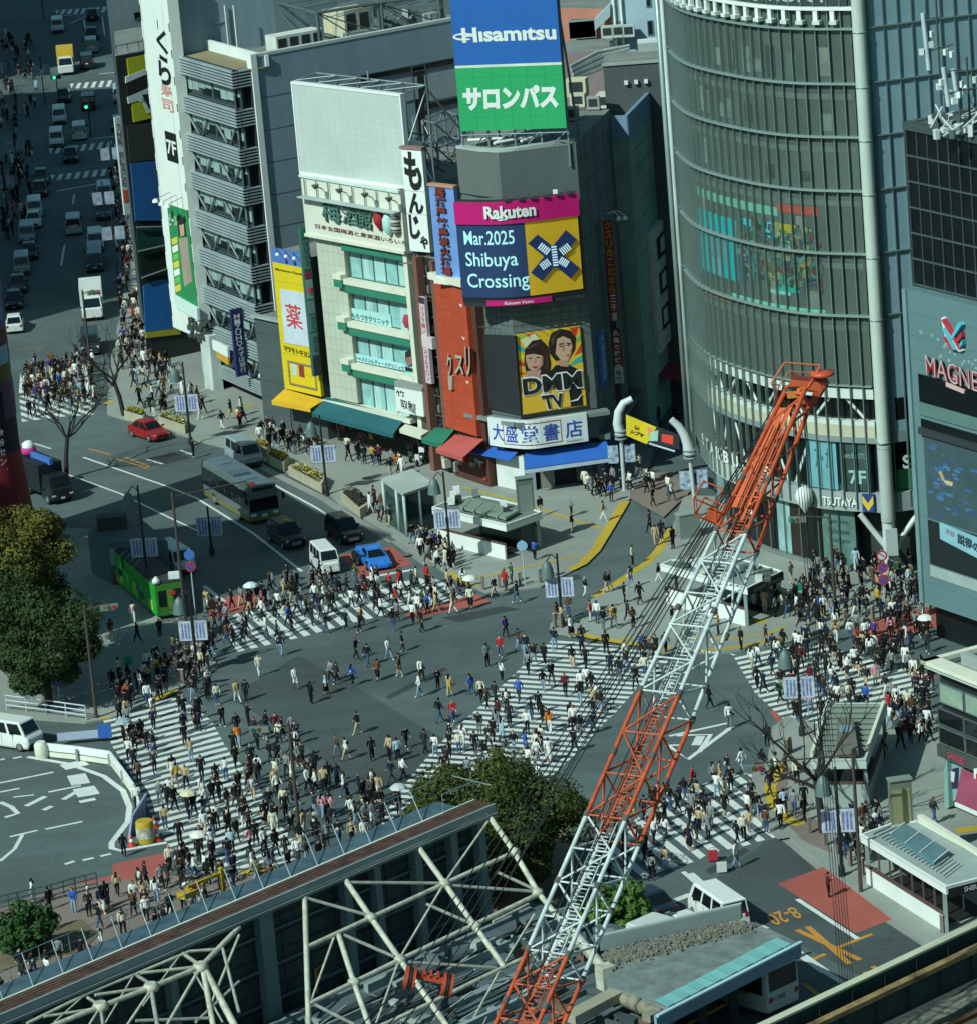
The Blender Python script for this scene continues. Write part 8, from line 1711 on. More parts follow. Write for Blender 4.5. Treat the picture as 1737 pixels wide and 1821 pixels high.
# bollards
BOL = [q(16,*p) for p in ((560,160), (705,645), (800,720), (880,770), (955,850), (1030,905), (1525,1260))]+[q(11,*p) for p in ((308,778), (420,765), (560,752), (700,730), (800,1040), (842,1040))]+[q(32,*p) for p in ((622,965), (692,1010))]+[q(23,*p) for p in ((1290,1345), (1395,1290), (1470,1240))]+[q(12,*p) for p in ((1020,500), (1170,480), (1285,425), (1400,395), (1338,410))]+[q(34,*p) for p in ((345,810), (375,800))]
BLAB = ['beside the yellow paving curve at lower right', 'at the kerb below the bare tree', 'by the bare tree trunk, between two others', 'just past the bare tree along the kerb', 'close to the skylight shelter corner', 'touching the skylight shelter wall', 'by the bus stop disc', 'at the end of the zebra by white umbrella', 'second along the yellow lined corner', 'third along the yellow lined corner', 'last along the yellow lined corner', 'on the rounded kerb island', 'other one on the rounded kerb island', 'in front of man in white shirt near lift house', 'near the black lamp by lift house', 'pale one at the zebra below green tram', 'pale one standing beside striped post', 'pale one nearest the green tram', 'in crowd near dark signal pole', 'in crowd below three disc sign', 'at kerb right of three disc sign', 'at kerb before billboard building', 'between two kerb bollards under billboard building', 'first of pair behind bare tree', 'second of pair behind bare tree']
bol0 = None
for i, p in enumerate(BOL):
 P = up(g(p), .13)
 if bol0 is None:
  bol0 = thing('bollard', '', 'bollard'); one('post', lambda mb: mb.box((0, 0, .5), (.2, .2, 1.0), M('#7d6f66', .8)), bol0); one('cap', lambda mb: mb.box((0, 0, 1.03), (.24, .24, .06), M('#a89a8e', .8)), bol0); o = bol0
 else: o = dup(bol0)
 put(o, P, .2*i, 'brown stone bollard '+BLAB[i], 'stone bollards along the kerbs')
def fence(pts, h, label, m, rails=3, name='guard_rail'):
 P = [up(g(p), .13) for p in pts]; t = thing(name, label, 'guard rail', tuple(P[0]))
 one('rail', lambda mb: [mb.tube(a+V((0, 0, h*(k+1)/rails)), b+V((0, 0, h*(k+1)/rails)), .05, m) for a, b in zip(P, P[1:]) for k in range(rails)], t)
 n = max(2, int(sum((b-a).length for a, b in zip(P, P[1:]))/1.6))
 for a, b in zip(P, P[1:]):
  for i in range(max(2, int((b-a).length/1.6))+1): c = a.lerp(b, i/max(2, int((b-a).length/1.6))); one('post', lambda mb: mb.tube(c, c+V((0, 0, h)), .045, m), t)
fence(qs(23, (50,1525), (330,1560), (610,1600)), 1.0, 'white tube guard rail along pavement below evergreen trees', M('#b9bfc9'))
fence(qs(37, (0,610), (140,575), (390,520), (560,470), (720,430)), 1.0, 'dark guard rail at roundabout kerb near the round bush', M('#4a5552'))
bar = thing('barrier', 'long white plank barrier curving along the left zebra crossing', 'barrier', tuple(g(q(13,300,110))))
BPts = [up(g(q(13, *p)), 0.02) for p in ((290,165), (480,185), (680,215), (760,320), (830,420), (865,545))]
for a, b in zip(BPts, BPts[1:]):
 n_ = V((-(b-a).y, (b-a).x, 0)).normalized()
 one('plank', lambda mb: (mb.obox(a+V((0, 0, .45)), b-a, n_*.12, V((0, 0, .5)), WHITE), mb.obox(a+V((0, 0, .05)), b-a, n_*.4, V((0, 0, .3)), CREAM)), bar); one('foot', lambda mb: mb.box(a+V((0, 0, .4)), (.15, .5, .8), M('#8d9592')), bar)
one('end_drum', lambda mb: mb.lathe(BPts[0]+V((-.3, 0, 0)), [(.4, 0), (.45, .3), (.45, .9), (.3, 1.1)], CREAM, 12), bar)
bar2 = thing('barrier', 'short white barrier with blue arrow board behind the long plank barrier', 'barrier', tuple(g(q(13,400,60))))
a, b = g(q(13,360,95)), g(q(13,640,70)); one('plank', lambda mb: mb.obox(a+V((0, 0, .35)), b-a, V((0, .12, 0)), V((0, 0, .5)), M('#a9b3c9')), bar2); one('arrow_board', lambda mb: mb.obox(b+V((-.3, -.05, .3)), V((.9, 0, 0)), V((0, .1, 0)), V((0, 0, .9)), M('#2f5fae')), bar2)
bar3 = thing('barrier', 'grey lavender folding barrier board leaning beside yellow barrel', 'barrier', tuple(g(q(13,830,640))))
a, b = g(q(13,790,665)), g(q(13,880,540)); one('board', lambda mb: mb.prism([a, b, b+V((.3, .3, 1.5)), a+V((.3, .3, 1.3))], V((.12, -.1, 0)), M('#8d8fae')), bar3)
yb_ = thing('barrel', 'yellow barrel wrapped in printed banner at tip of left zebra crossing', 'barrel', tuple(g(q(13,905,690))))
P = g(q(13,905,688)); one('drum', lambda mb: mb.lathe(P, [(.5, 0), (.55, .1), (.55, 1.3), (.5, 1.4)], M('#b59a2a'), 14), yb_); one('banner', lambda mb: mb.lathe(P, [(.57, .35), (.57, 1.0)], M('#b9bba8', .7, 0, .5, 3), 14), yb_)
for k, x, y, lb in ((13, 815, 715, 'orange traffic cone beside the guard at the left roundabout'), (13, 973, 680, 'orange traffic cone just right of yellow barrel'), (10, 685, 95, 'orange traffic cone at end of yellow flower planter'), (13, 955, 600, 'orange traffic cone behind yellow barrel')):
 P = up(g(q(k, x, y)), .02 if k == 13 else .13); t = thing('traffic_cone', lb, 'traffic cone', tuple(P), 'orange traffic cones'); one('cone', lambda mb: mb.lathe(P, [(.2, .04), (.12, .4), (.04, .75)], M('#d0482a', .6), 10), t); one('base', lambda mb: mb.box(P+V((0, 0, .025)), (.5, .5, .05), M('#b0402a')), t); one('stripe', lambda mb: mb.lathe(P, [(.145, .32), (.11, .48)], WHITE, 10), t)
# planters
def planter(k, pts, label, cols, h=.75):
 P = [up(g(q(k, *p)), .12) for p in pts]; c = sum(P, V((0, 0, 0)))/4; t = thing('planter', label, 'planter', tuple(c))
 one('kerb_box', lambda mb: mb.prism(P, V((0, 0, h)), M('#aaa48c', .85, 0, .12, .8)), t); I = [p+(c-p)*.16 for p in P]
 one('soil', lambda mb: mb.prism([p+V((0, 0, h)) for p in I], V((0, 0, .02)), M('#3a3a26', .95)), t); mb = MB(); r = random.Random(len(label))
 for i in range(420):
  a = r.random(); b_ = r.random(); p = I[0].lerp(I[1], a).lerp(I[3].lerp(I[2], a), b_)+V((0, 0, h+r.uniform(.02, .25))); s_ = r.uniform(.04, .12); mb.add([p+V((-s_, 0, 0)), p+V((0, -s_, .04)), p+V((s_, 0, 0)), p+V((0, s_, .05))], [(0, 1, 2, 3)], M(r.choice(cols), .8))
 o = mb.build('flowers', t); o['kind'] = 'stuff'
GY = ('#4d5a22', '#c9a92a', '#3d4a1e', '#b5982a', '#5f6a2a')
planter(21, [(590,215), (650,185), (785,225), (735,290)], 'cream planter of yellow flowers nearest the silver van', GY); planter(21, [(770,320), (855,285), (1090,390), (1050,470)], 'long cream planter of yellow and white flowers by street lamp', GY+('#d5d8c9',))
planter(21, [(1205,530), (1320,500), (1460,620), (1370,680)], 'grey planter of bare soil in the shade by lift house', ('#2f3326', '#3a3a2c')); planter(5, [(858,1225), (900,1205), (1010,1235), (990,1265)], 'cream planter at foot of the bare street tree', GY); planter(5, [(1090,1265), (1120,1235), (1295,1290), (1275,1330)], 'cream planter behind the red hatchback', GY+('#d5d8c9',)); planter(21, [(490,125), (520,100), (620,140), (590,165)], 'small planter behind the silver van nose', GY)
# arcade gate tusks and its hung flags
TL_ = up(g(q(7,1272,1640)), .12); TR_ = up(g(q(8,207,1140)), .12); GF = Face(TL_, TR_)
def tusk(base, k, pts, label):
 t = thing('gate_post', label, 'gate post', tuple(base), 'white curved posts of the arcade gate'); n = V((0, -1, 0)); P = [onp(q(k, *p), base, n) for p in pts]
 one('post', lambda mb: mb.path([base, P[0]], .16, M('#b9c1c1', .5)), t); one('tusk', lambda mb: mb.path(P, .42, M('#c3cbca', .5, 0, .06), 10, .26), t); one('collar', lambda mb: [mb.tube(P[0]+V((0, 0, z)), P[0]+V((0, 0, z+.12)), .5, M('#8d9796'), 12) for z in (-.3, .0, .3)], t)
 for s in (-1, 1): one('banner', lambda mb: mb.obox(base+V((s*.25, 0, 2.2)), V((s*.8, 0, 0)), V((0, .04, 0)), V((0, 0, 1.4)), M('#a9b9cf', .8, 0, .6, 3)), t)
tusk(TL_, 7, [(1248,1250), (1225,1170), (1232,1090), (1265,1030), (1325,1000)], 'white curved gate post with yellow flag at left of arcade mouth'); tusk(TR_, 8, [(170,790), (158,730), (140,680), (110,635), (70,600)], 'white curved gate post close to the glass tower')
fg = thing('flag', 'yellow flag printed with lettering hung across the arcade mouth', 'flag', tuple(GF.pt(q(7,1380,1200))))
one('cloth', lambda mb: GF.prism(mb, qs(7, (1282,1108), (1492,1195), (1425,1312), (1285,1252)), -.02, .02, M('#d2b91c', .7)), fg); one('lettering', lambda mb: (GF.text(mb, 'Go!', q(7,1340,1205), q(7,1372,1218), q(7,1345,1180), LBLACK, .03, .02), GF.text(mb, 'シブヤ', q(7,1308,1235), q(7,1400,1268), q(7,1322,1208), LBLACK, .03, .04)), fg); one('print', lambda mb: (GF.prism(mb, qs(7, (1425,1190), (1460,1200), (1490,1250), (1440,1270)), .02, .03, M('#d98a5a')), GF.prism(mb, qs(7, (1450,1230), (1505,1215), (1500,1290), (1440,1290)), .03, .035, M('#9ac3b0'))), fg)
fg = thing('flag', 'black flag with red square hung beside the yellow flag', 'flag', tuple(GF.pt(q(7,1560,1270))))
one('cloth', lambda mb: GF.prism(mb, qs(7, (1500,1192), (1650,1250), (1650,1350), (1440,1300)), -.02, .02, M('#22252c', .7)), fg); one('print', lambda mb: (GF.prism(mb, qs(7, (1527,1240), (1607,1255), (1605,1315), (1527,1295)), .02, .03, M('#d8402a')), GF.prism(mb, qs(7, (1440,1300), (1620,1355), (1618,1366), (1440,1312)), .02, .03, M('#b9c9d9'))), fg)
one('rope', lambda mb: mb.path([GF.pt(q(7,1282,1108)), GF.pt(q(7,1492,1195)), GF.pt(q(7,1650,1250)), GF.pt(q(8,150,700))], .02, BLP, 4), fg)
# twin globe lamp
P = up(g((487, 748)), .12); t = thing('globe_lamp', 'white twin globe lamp on slim post before grey tiled annex', 'street lamp', tuple(P)); one('post', lambda mb: (mb.tube(P, P+V((0, 0, 3.6)), .06, WHITE), mb.tube(P+V((-.65, 0, 3.6)), P+V((.65, 0, 3.7)), .05, WHITE)), t); one('globe', lambda mb: [mb.lathe(P+V((s*.65, 0, 3.5)), [(.02, 0), (.24, .15), (.28, .3), (.22, .48), (.02, .56)], M('#d8d6c6'), 10) for s in (-1, 1)], t)
# lift house bicycles and vending bits left out; street banners of the far pavement
for i, (k, x, y, lb) in enumerate(((1, 130, 1260, 'pale lavender banner pair by the left kerb opposite green car'), (1, 60, 1520, 'pale lavender banner pair lowest along the shaded left pavement'), (1, 300, 120, 'faded banner high on far left pavement'), (1, 790, 1320, 'lavender banner over parked pale blue van'), (1, 740, 1640, 'lavender banner under slim dark building'), (5, 810, 230, 'grey banner on pole beside white box truck'), (1, 310, 720, 'lavender banner beside the second far zebra'))):
 P = g(q(k, x, y)); t = thing('banner_post', lb, 'banner', tuple(P), 'street banners along the far street'); one('pole', lambda mb: mb.tube(P, P+V((0, 0, 6)), .07, BLP), t)
 for s in (-1, 1): one('banner', lambda mb: mb.obox(P+V((s*.15, -.02, 3.6)), V((s*.95, -.1, 0)), V((0, .03, 0)), V((0, 0, 1.3)), M('#939cae', .8, 0, .3, 2)), t)
# parked umbrella-less litter: manholes
for i, (k, x, y) in enumerate(((10, 1245, 525), (10, 1660, 618), (10, 970, 0), (12, 1205, 1590))):
 P = g(q(k, x, y), .145); o = one('manhole_cover', lambda mb: mb.lathe(P, [(.38, 0), (.36, .012)], M('#6d6a5f', .8), 16), None); tag(o, 'round iron manhole cover '+('behind the blue sports car', 'beside the black lamp at the zebra end', 'on pavement above the lift house', 'in road beside the red surfacing')[i], 'manhole cover', 'manhole covers')
# ================================================================ TREES
def leaftree(px, h, rx, rz_, label, cols, n=9000, seed=1, trunk=True, ls=.2, name='evergreen_tree', cz=None):
 P = g(px); r = random.Random(seed); t = thing(name, label, 'tree', tuple(P)); cz = cz if cz is not None else h-rz_
 if trunk:
  def tk_(mb):
   mb.path([P, P+V((.1, 0, cz*.5)), P+V((.0, .1, cz))], .28, M('#3f362c', .9), 8, .16)
   for i in range(9): a = r.random()*6.28; s = r.uniform(.5, .8); mb.path([P+V((0, 0, cz*r.uniform(.5, .9))), P+V((cos(a)*rx*s*.5, sin(a)*rx*s*.5, cz+r.uniform(-.2, .5)*rz_)), P+V((cos(a)*rx*s, sin(a)*rx*s, cz+r.uniform(-.3, .7)*rz_))], .11, M('#3f362c', .9), 5, .03)
  one('trunk', tk_, t)
 cl = []
 for i in range(64):
  while True:
   x, y, z = r.uniform(-1, 1), r.uniform(-1, 1), r.uniform(-.9, 1)
   d = x*x+y*y+z*z
   if .25 < d < 1: break
  cl.append((V((x*rx*.82, y*rx*.82, z*rz_*.82)), r.uniform(.16, .34)*rx))
 mb = MB(); ms = [M(c, .75, 0, 0, 1, 0, .25) for c in cols]
 for i in range(n):
  c, R = cl[int(r.random()*len(cl))]
  while True:
   d = V((r.gauss(0, 1), r.gauss(0, 1), r.gauss(0, 1)))
   if d.length > .1: break
  d.normalize(); p = P+V((0, 0, cz))+c+V((d.x*R, d.y*R, d.z*R*.75))*r.uniform(.72, 1.05)
  nrm = (d+V((r.gauss(0, .5), r.gauss(0, .5), r.gauss(0, .5)+.3))).normalized(); a = nrm.orthogonal().normalized(); a = Matrix.Rotation(r.random()*6.28, 3, nrm) @ a; b = nrm.cross(a); s = ls*r.uniform(.6, 1.3)
  mb.add([p-a*s, p-b*s*.5, p+a*s, p+b*s*.5], [(0, 1, 2, 3)], ms[min(len(ms)-1, int(r.random()*len(ms)))])
 o = mb.build('crown', t); return t
OL = ('#5a5a1f', '#4a5020', '#666024', '#3c451c', '#706626'); DG = ('#2c3e1e', '#364622', '#22321a', '#404e24', '#2e401e')
leaftree((42, 1222), 13.4, 4.7, 3.7, 'olive yellow evergreen tree behind, its top beside the wrapped tower', OL, 34000, 3, True, .125)
leaftree((62, 1238), 10.6, 4.0, 3.4, 'dark evergreen tree at the picture edge between two larger crowns', DG, 26000, 9, True, .125)
leaftree((88, 1262), 8.6, 4.4, 3.7, 'broad dark green evergreen tree above the white guard rail', DG, 36000, 4, True, .125)
leaftree((884, 1606), 8.7, 5.9, 4.0, 'big rounded evergreen tree in the middle behind dark panelled wall', ('#3a451e', '#464f21', '#2c371a', '#525824', '#364019'), 64000, 5, True, .125)
leaftree((1095, 1693), 4.4, 2.2, 1.9, 'small bushy evergreen tree beside the crane jib and white car', ('#46602a', '#3a5222', '#547030'), 6000, 6)
leaftree((48, 1702), 3.6, 1.9, 1.8, 'round dark green bush at the lower left plaza', ('#2c4a22', '#24401e', '#38562a'), 6000, 7, True, .16, 'bush', 1.8)
def baretree(px, h, label, seed, lean=(0, 0), spread=1.0, r0=.22):
 P = g(px); r = random.Random(seed); t = thing('bare_tree', label, 'tree', tuple(P), 'leafless street trees'); B = M('#2e2926', .9)
 mbT = MB(); mbC = MB(); top = P+V((lean[0]*.4, lean[1]*.4, h*.38)); mbT.path([P, P+V((lean[0]*.15, 0, h*.2)), top], r0, B, 7, r0*.7)
 def br(p, d, L, rad, lv):
  pts = [p]; c = p
  for i in range(4): d = (d+V((r.gauss(0, .16), r.gauss(0, .16), r.gauss(0, .1)+.06))).normalized(); c = c+d*L/4; pts.append(c)
  mbC.path(pts, rad, B, 5 if lv < 2 else 4, rad*.45)
  if lv < 4:
   for i in range(3 if lv < 2 else 2): k = r.choice((2, 3, 4)); br(pts[k], (d+V((r.uniform(-1, 1), r.uniform(-1, 1), r.uniform(-.1, .6)))*.75).normalized(), L*r.uniform(.55, .75), rad*.5, lv+1)
 for i in range(6):
  a = i*1.05+r.random()*.6; br(top-V((0, 0, r.uniform(0, h*.08))), V((cos(a)*.75*spread+lean[0]*.12, sin(a)*.75*spread, r.uniform(.55, 1.1))).normalized(), h*r.uniform(.30, .42), r0*.5, 1)
 mbT.build('trunk', t); mbC.build('crown', t)
baretree((221, 741), 9.0, 'bare street tree standing by planter near far left crossing', 31, (-1.5, 0)); baretree((118, 852), 9.5, 'wide bare street tree on the median beside the advertising truck', 32, (1.2, 0), 1.3); baretree((1463, 1484), 9.5, 'tall bare street tree in front of the lengthwise subway shelter', 33, (-.6, 0), 1.1, .26)
# planted ground around the big tree and the bush
for pts, z in (([(700,1500), (760,1420), (900,1400), (1010,1480), (1040,1580), (900,1620)], .16), (qs(37, (340,700), (600,640), (720,760), (600,880), (300,930), (0,1020), (0,860)), .17)):
 flat('planting_bed', pts, z, ASPH('#6d6048', 'bare_earth'))
# ---- parts that came out of one loop become one part each
SPLITN = ('brace', 'post', 'awning_post', 'heart_mark', 'clip', 'vent_cap', 'table', 'banner', 'globe', 'node', 'column_ring', 'roof_hatch', 'roof_slat', 'roof_channel', 'skylight_bar', 'rooftop_junk', 'pier', 'roof_unit', 'bracket', 'lens', 'air_intake', 'collar', 'dish', 'edge_mast', 'barrier', 'window_lettering', 'plank', 'roof_gear')
def splitloose(o):
 bm = bmesh.new(); bm.from_mesh(o.data); bmesh.ops.remove_doubles(bm, verts=bm.verts, dist=1e-5); bm.faces.ensure_lookup_table(); seen = set(); isl = []
 for f in bm.faces:
  if f.index in seen: continue
  st = [f]; seen.add(f.index); I = []
  while st:
   x = st.pop(); I.append(x)
   for v in x.verts:
    for y in v.link_faces:
     if y.index not in seen: seen.add(y.index); st.append(y)
  isl.append(I)
 if 1 < len(isl) < 41:
  nm2 = o.name.split('.')[0]; par = o.parent; mats = list(o.data.materials)
  for I in isl:
   vi = {}; vs2 = []; fs2 = []
   for f in I:
    fs2.append([vi.setdefault(v, len(vi)) for v in f.verts])
   vs2 = [v.co[:] for v in vi]; me = bpy.data.meshes.new(nm2); me.from_pydata(vs2, [], fs2)
   for m in mats: me.materials.append(m)
   me.polygons.foreach_set('material_index', [f.material_index for f in I]); me.polygons.foreach_set('use_smooth', [f.smooth for f in I]); me.update()
   c = bpy.data.objects.new(nm2, me); COL.objects.link(c); c.parent = par; c.location = o.location
   for ch in list(o.children):
    if I is isl[0]: ch.parent = c
  bpy.data.objects.remove(o)
 bm.free()
import bmesh
for o in [o for o in COL.objects if o.type == 'MESH' and o.parent and o.name.split('.')[0] in SPLITN and o.data.users == 1]: splitloose(o)
# ================================================================ PEOPLE
def skinned(joints, edges, rad, sub=1):
 me = bpy.data.meshes.new('person_build'); me.from_pydata(joints, edges, []); o = bpy.data.objects.new('person_build', me); COL.objects.link(o)
 sk = o.modifiers.new('s', 'SKIN'); sk.use_smooth_shade = True
 for i, r_ in enumerate(rad): me.skin_vertices[0].data[i].radius = (r_[0], r_[1]) if isinstance(r_, tuple) else (r_, r_)
 me.skin_vertices[0].data[0].use_root = True
 if sub: ss = o.modifiers.new('u', 'SUBSURF'); ss.levels = sub; ss.render_levels = sub
 dg = bpy.context.evaluated_depsgraph_get(); m = bpy.data.meshes.new_from_object(o.evaluated_get(dg)); bpy.data.objects.remove(o); bpy.data.meshes.remove(me); return m
def segd(p, a, b):
 ab = b-a; t = max(0, min(1, (p-a).dot(ab)/max(1e-9, ab.length_squared))); return (p-(a+ab*t)).length
def figure(nm, stride=.0, arms=(0, 0), bend=(.25, .25), long_hair=False, coat=False, skirt=False, raise_=None, hat=False, sub=1, bag=0):
 J, E_, R, K = [], [], [], []
 def j(p, r, par=None, k=None):
  J.append(tuple(p)); R.append(r); i = len(J)-1
  if par is not None: E_.append((par, i)); K.append((par, i, k))
  return i
 pel = j((0, 0, .92), (.15, .115) , None); sp = j((.0, 0, 1.12), (.135, .11), pel, 'top'); ch = j((.01, 0, 1.33), (.155, .115), sp, 'top'); nk = j((.02, 0, 1.47), .055, ch, 'skin'); hd = j((.045, 0, 1.58), .098, nk, 'head'); j((.04, 0, 1.69), .075 if not hat else .1, hd, 'hair')
 if long_hair: a = j((-.05, 0, 1.52), .075, hd, 'hair'); j((-.085, 0, 1.34), .07, a, 'hair')
 if bag == 1: a = j((-.15, 0, 1.34), .1, ch, 'shoe'); j((-.17, 0, 1.14), .115, a, 'shoe')
 if bag == 2: a = j((.02, .2, 1.02), .05, sp, 'shoe'); j((.03, .27, .84), .1, a, 'shoe')
 for s in (-1, 1):
  st = stride*s; lk = .045+.0; hr_ = .105 if not skirt else .15
  hip = j((.0, s*.085, .86), (hr_, hr_), pel, 'bottom'); kx = .40*math.sin(st*.8)+(.06 if st < 0 else .02); kn = j((kx*.9, s*.09, .49), .068 if not (skirt or coat) else (.085 if coat else .15), hip, 'thigh')
  ax_ = .80*math.sin(st*.8)*(.95 if st > 0 else 1.0); az = .085+(.07 if st < -.3 else 0); an = j((ax_, s*.09, az), .045 if not skirt else .05, kn, 'shin'); j((ax_+.13, s*.1, .045+(.0 if st >= -.3 else -.005)), .042, an, 'shoe')
  sh_ = j((.0, s*.195, 1.385), .068, ch, 'top'); aa = arms[0 if s < 0 else 1]; el = j((-.0+.27*math.sin(aa), s*.235, 1.385-.27*math.cos(aa)), .052, sh_, 'top'); bb = aa+bend[0 if s < 0 else 1]
  if raise_ and s in raise_: bb = aa+2.0
  wr = j((J[el][0]+.24*math.sin(bb), s*(.235 if not (raise_ and s in raise_) else .13), J[el][2]-.24*math.cos(bb)), .04, el, 'top'); j((J[wr][0]+.09*math.sin(bb), J[wr][1], J[wr][2]-.09*math.cos(bb)), .038, wr, 'skin')
 m = skinned(J, E_, R, sub); m.name = nm; idx = {'skin': 0, 'hair': 1, 'top': 2, 'bottom': 3, 'shoe': 4}
 for k in idx: m.materials.append(None)
 VJ = [V(p) for p in J]; mi = []
 for p in m.polygons:
  c = p.center; b = min(K, key=lambda e: segd(c, VJ[e[0]], VJ[e[1]])-.02*(e[2] == 'skin')); k = b[2]
  if k == 'head' or (k in ('hair', 'skin') and c.z > 1.5): k = 'hair' if (c.z > 1.62 or c.x < .085 or (long_hair and abs(c.y) > .05)) and c.z > 1.5 or long_hair and c.x < .05 else 'skin'
  elif k == 'skin' and 1.2 < c.z <= 1.5 and abs(c.y) < .2 and b[0] == ch: k = 'top' if c.z < 1.455 else 'skin'
  elif k == 'thigh': k = 'top' if coat else 'bottom'
  elif k == 'shin': k = ('bottom' if not skirt else ('bottom' if c.z > .34 else 'skin')) if c.z > .1 else 'shoe'
  elif k == 'bottom' and (coat or c.z > .90): k = 'top' if c.z > .93 or coat else 'bottom'
  mi.append(idx[k])
 m.polygons.foreach_set('material_index', mi); m.update(); return m
FIG = {'walk': [figure('person_walking', .55, (.35, -.45)), figure('person_walking_other_foot', -.5, (-.4, .4)), figure('person_walking_slowly', .32, (-.2, .25)), figure('person_walking_long_hair', .45, (.3, -.3), (.3, .3), True), figure('person_walking_phone', -.38, (.1, .35), (.3, .3), False, False, False, (1,)), figure('person_walking_backpack', .5, (.3, -.4), bag=1), figure('person_walking_bag', -.45, (-.35, .35), bag=2), figure('person_walking_long_hair_bag', .36, (.2, -.25), (.3, .3), True, bag=2)],
       'stand': [figure('person_standing', .05, (.05, -.05)), figure('person_standing_phone', .04, (.25, .1), (.3, .2), False, False, False, (-1,)), figure('person_standing_long_hair', .06, (.1, .1), (.5, .3), True)],
       'coat': [figure('person_in_coat', .35, (.3, -.3), (.25, .25), False, True), figure('person_in_coat_long_hair', -.3, (-.2, .25), (.3, .3), True, True)],
       'skirt': [figure('person_in_skirt', .25, (.2, -.25), (.4, .3), True, False, True)], 'hat': [figure('person_with_hat', .45, (.3, -.35), (.25, .25), False, False, False, None, True)]}
def cm(h): return M(h, .8, 0, 0, 1, 0, .2)
TOPS = {'black': '#17181b', 'charcoal': '#2b2e32', 'navy': '#1c2438', 'white': '#dcdcd6', 'cream': '#cfc8b2', 'grey': '#7d8284', 'beige': '#b09a78', 'brown': '#5a4030', 'red': '#b0282c', 'blue': '#2f55a8', 'green': '#2f5a42', 'pink': '#c98a98', 'mustard': '#b8923a', 'purple': '#4a3472', 'pale blue': '#9fb8c8', 'olive': '#55583a', 'orange': '#c8702a', 'maroon': '#5a1c26'}
TW = {'black': 46, 'charcoal': 17, 'navy': 9, 'white': 15, 'cream': 5, 'grey': 7, 'beige': 4, 'brown': 3, 'red': .8, 'blue': 1, 'green': 1.2, 'pink': .8, 'mustard': .5, 'purple': .4, 'pale blue': 1.6, 'olive': 1.5, 'orange': .3, 'maroon': .8}
BOTS = {'black': '#141518', 'dark grey': '#333639', 'blue denim': '#3c5478', 'pale denim': '#8298ae', 'beige': '#b3a283', 'white': '#d8d8d2', 'grey': '#6d7072', 'brown': '#4a3a2e'}
BW = {'black': 48, 'dark grey': 16, 'blue denim': 13, 'pale denim': 6, 'beige': 5, 'white': 5, 'grey': 5, 'brown': 3}
HAIR = {'black': '#121012', 'brown': '#3a2820', 'light brown': '#6a4c34', 'grey': '#8a8a88'}; HW = {'black': 62, 'brown': 26, 'light brown': 9, 'grey': 4}
SKIN = ('#c49a80', '#b88c70', '#cfa88e', '#a87c60'); SHOE = ('#17181a', '#d3d3cf', '#3a332d', '#17181a', '#c9c9c5')
PRR = random.Random(77)
def pick(W): return PRR.choices(list(W), list(W.values()))[0]
def inpoly(p, P):
 c = False; n = len(P)
 for i in range(n):
  a, b = P[i], P[(i+1) % n]
  if (a[1] > p[1]) != (b[1] > p[1]) and p[0] < (b[0]-a[0])*(p[1]-a[1])/(b[1]-a[1])+a[0]: c = not c
 return c
folk = []   # dict: P, rz, kind, top, bottom, zone, z
GRID = {}
def free(P, d):
 k = (int(P.x//1), int(P.y//1))
 for i in (-1, 0, 1):
  for j_ in (-1, 0, 1):
   for Q_ in GRID.get((k[0]+i, k[1]+j_), ()):
    if (Q_-P).length < d: return False
 return True
def addp(P, rz, zone, kind=None, top=None, bottom=None, z=0.0, force=False, d=.55):
 P = V((P.x, P.y, 0))
 if not force and not free(P, d): return False
 GRID.setdefault((int(P.x//1), int(P.y//1)), []).append(P)
 folk.append({'P': P, 'rz': rz, 'zone': zone, 'kind': kind or pick({'walk': 62, 'stand': 12, 'coat': 14, 'skirt': 7, 'hat': 5}), 'top': top or pick(TW), 'bottom': bottom or pick(BW), 'z': z, 'fix': bool(top)}); return True
def heading(a, b): d = g(b)-g(a); return atan2(d.y, d.x)
def zone(poly, n, name, dirs, z=0.0, d=.55, kinds=None):
 x0, x1 = min(p[0] for p in poly), max(p[0] for p in poly); y0, y1 = min(p[1] for p in poly), max(p[1] for p in poly); k = 0; tries = 0
 while k < n and tries < n*60:
  tries += 1; p = (PRR.uniform(x0, x1), PRR.uniform(y0, y1))
  if not inpoly(p, poly): continue
  hd_ = PRR.choice(dirs)+PRR.gauss(0, .35) if dirs else PRR.uniform(0, 6.28)
  if addp(g(p, z), hd_, name, pick(kinds) if kinds else None, None, None, z, False, d): k += 1
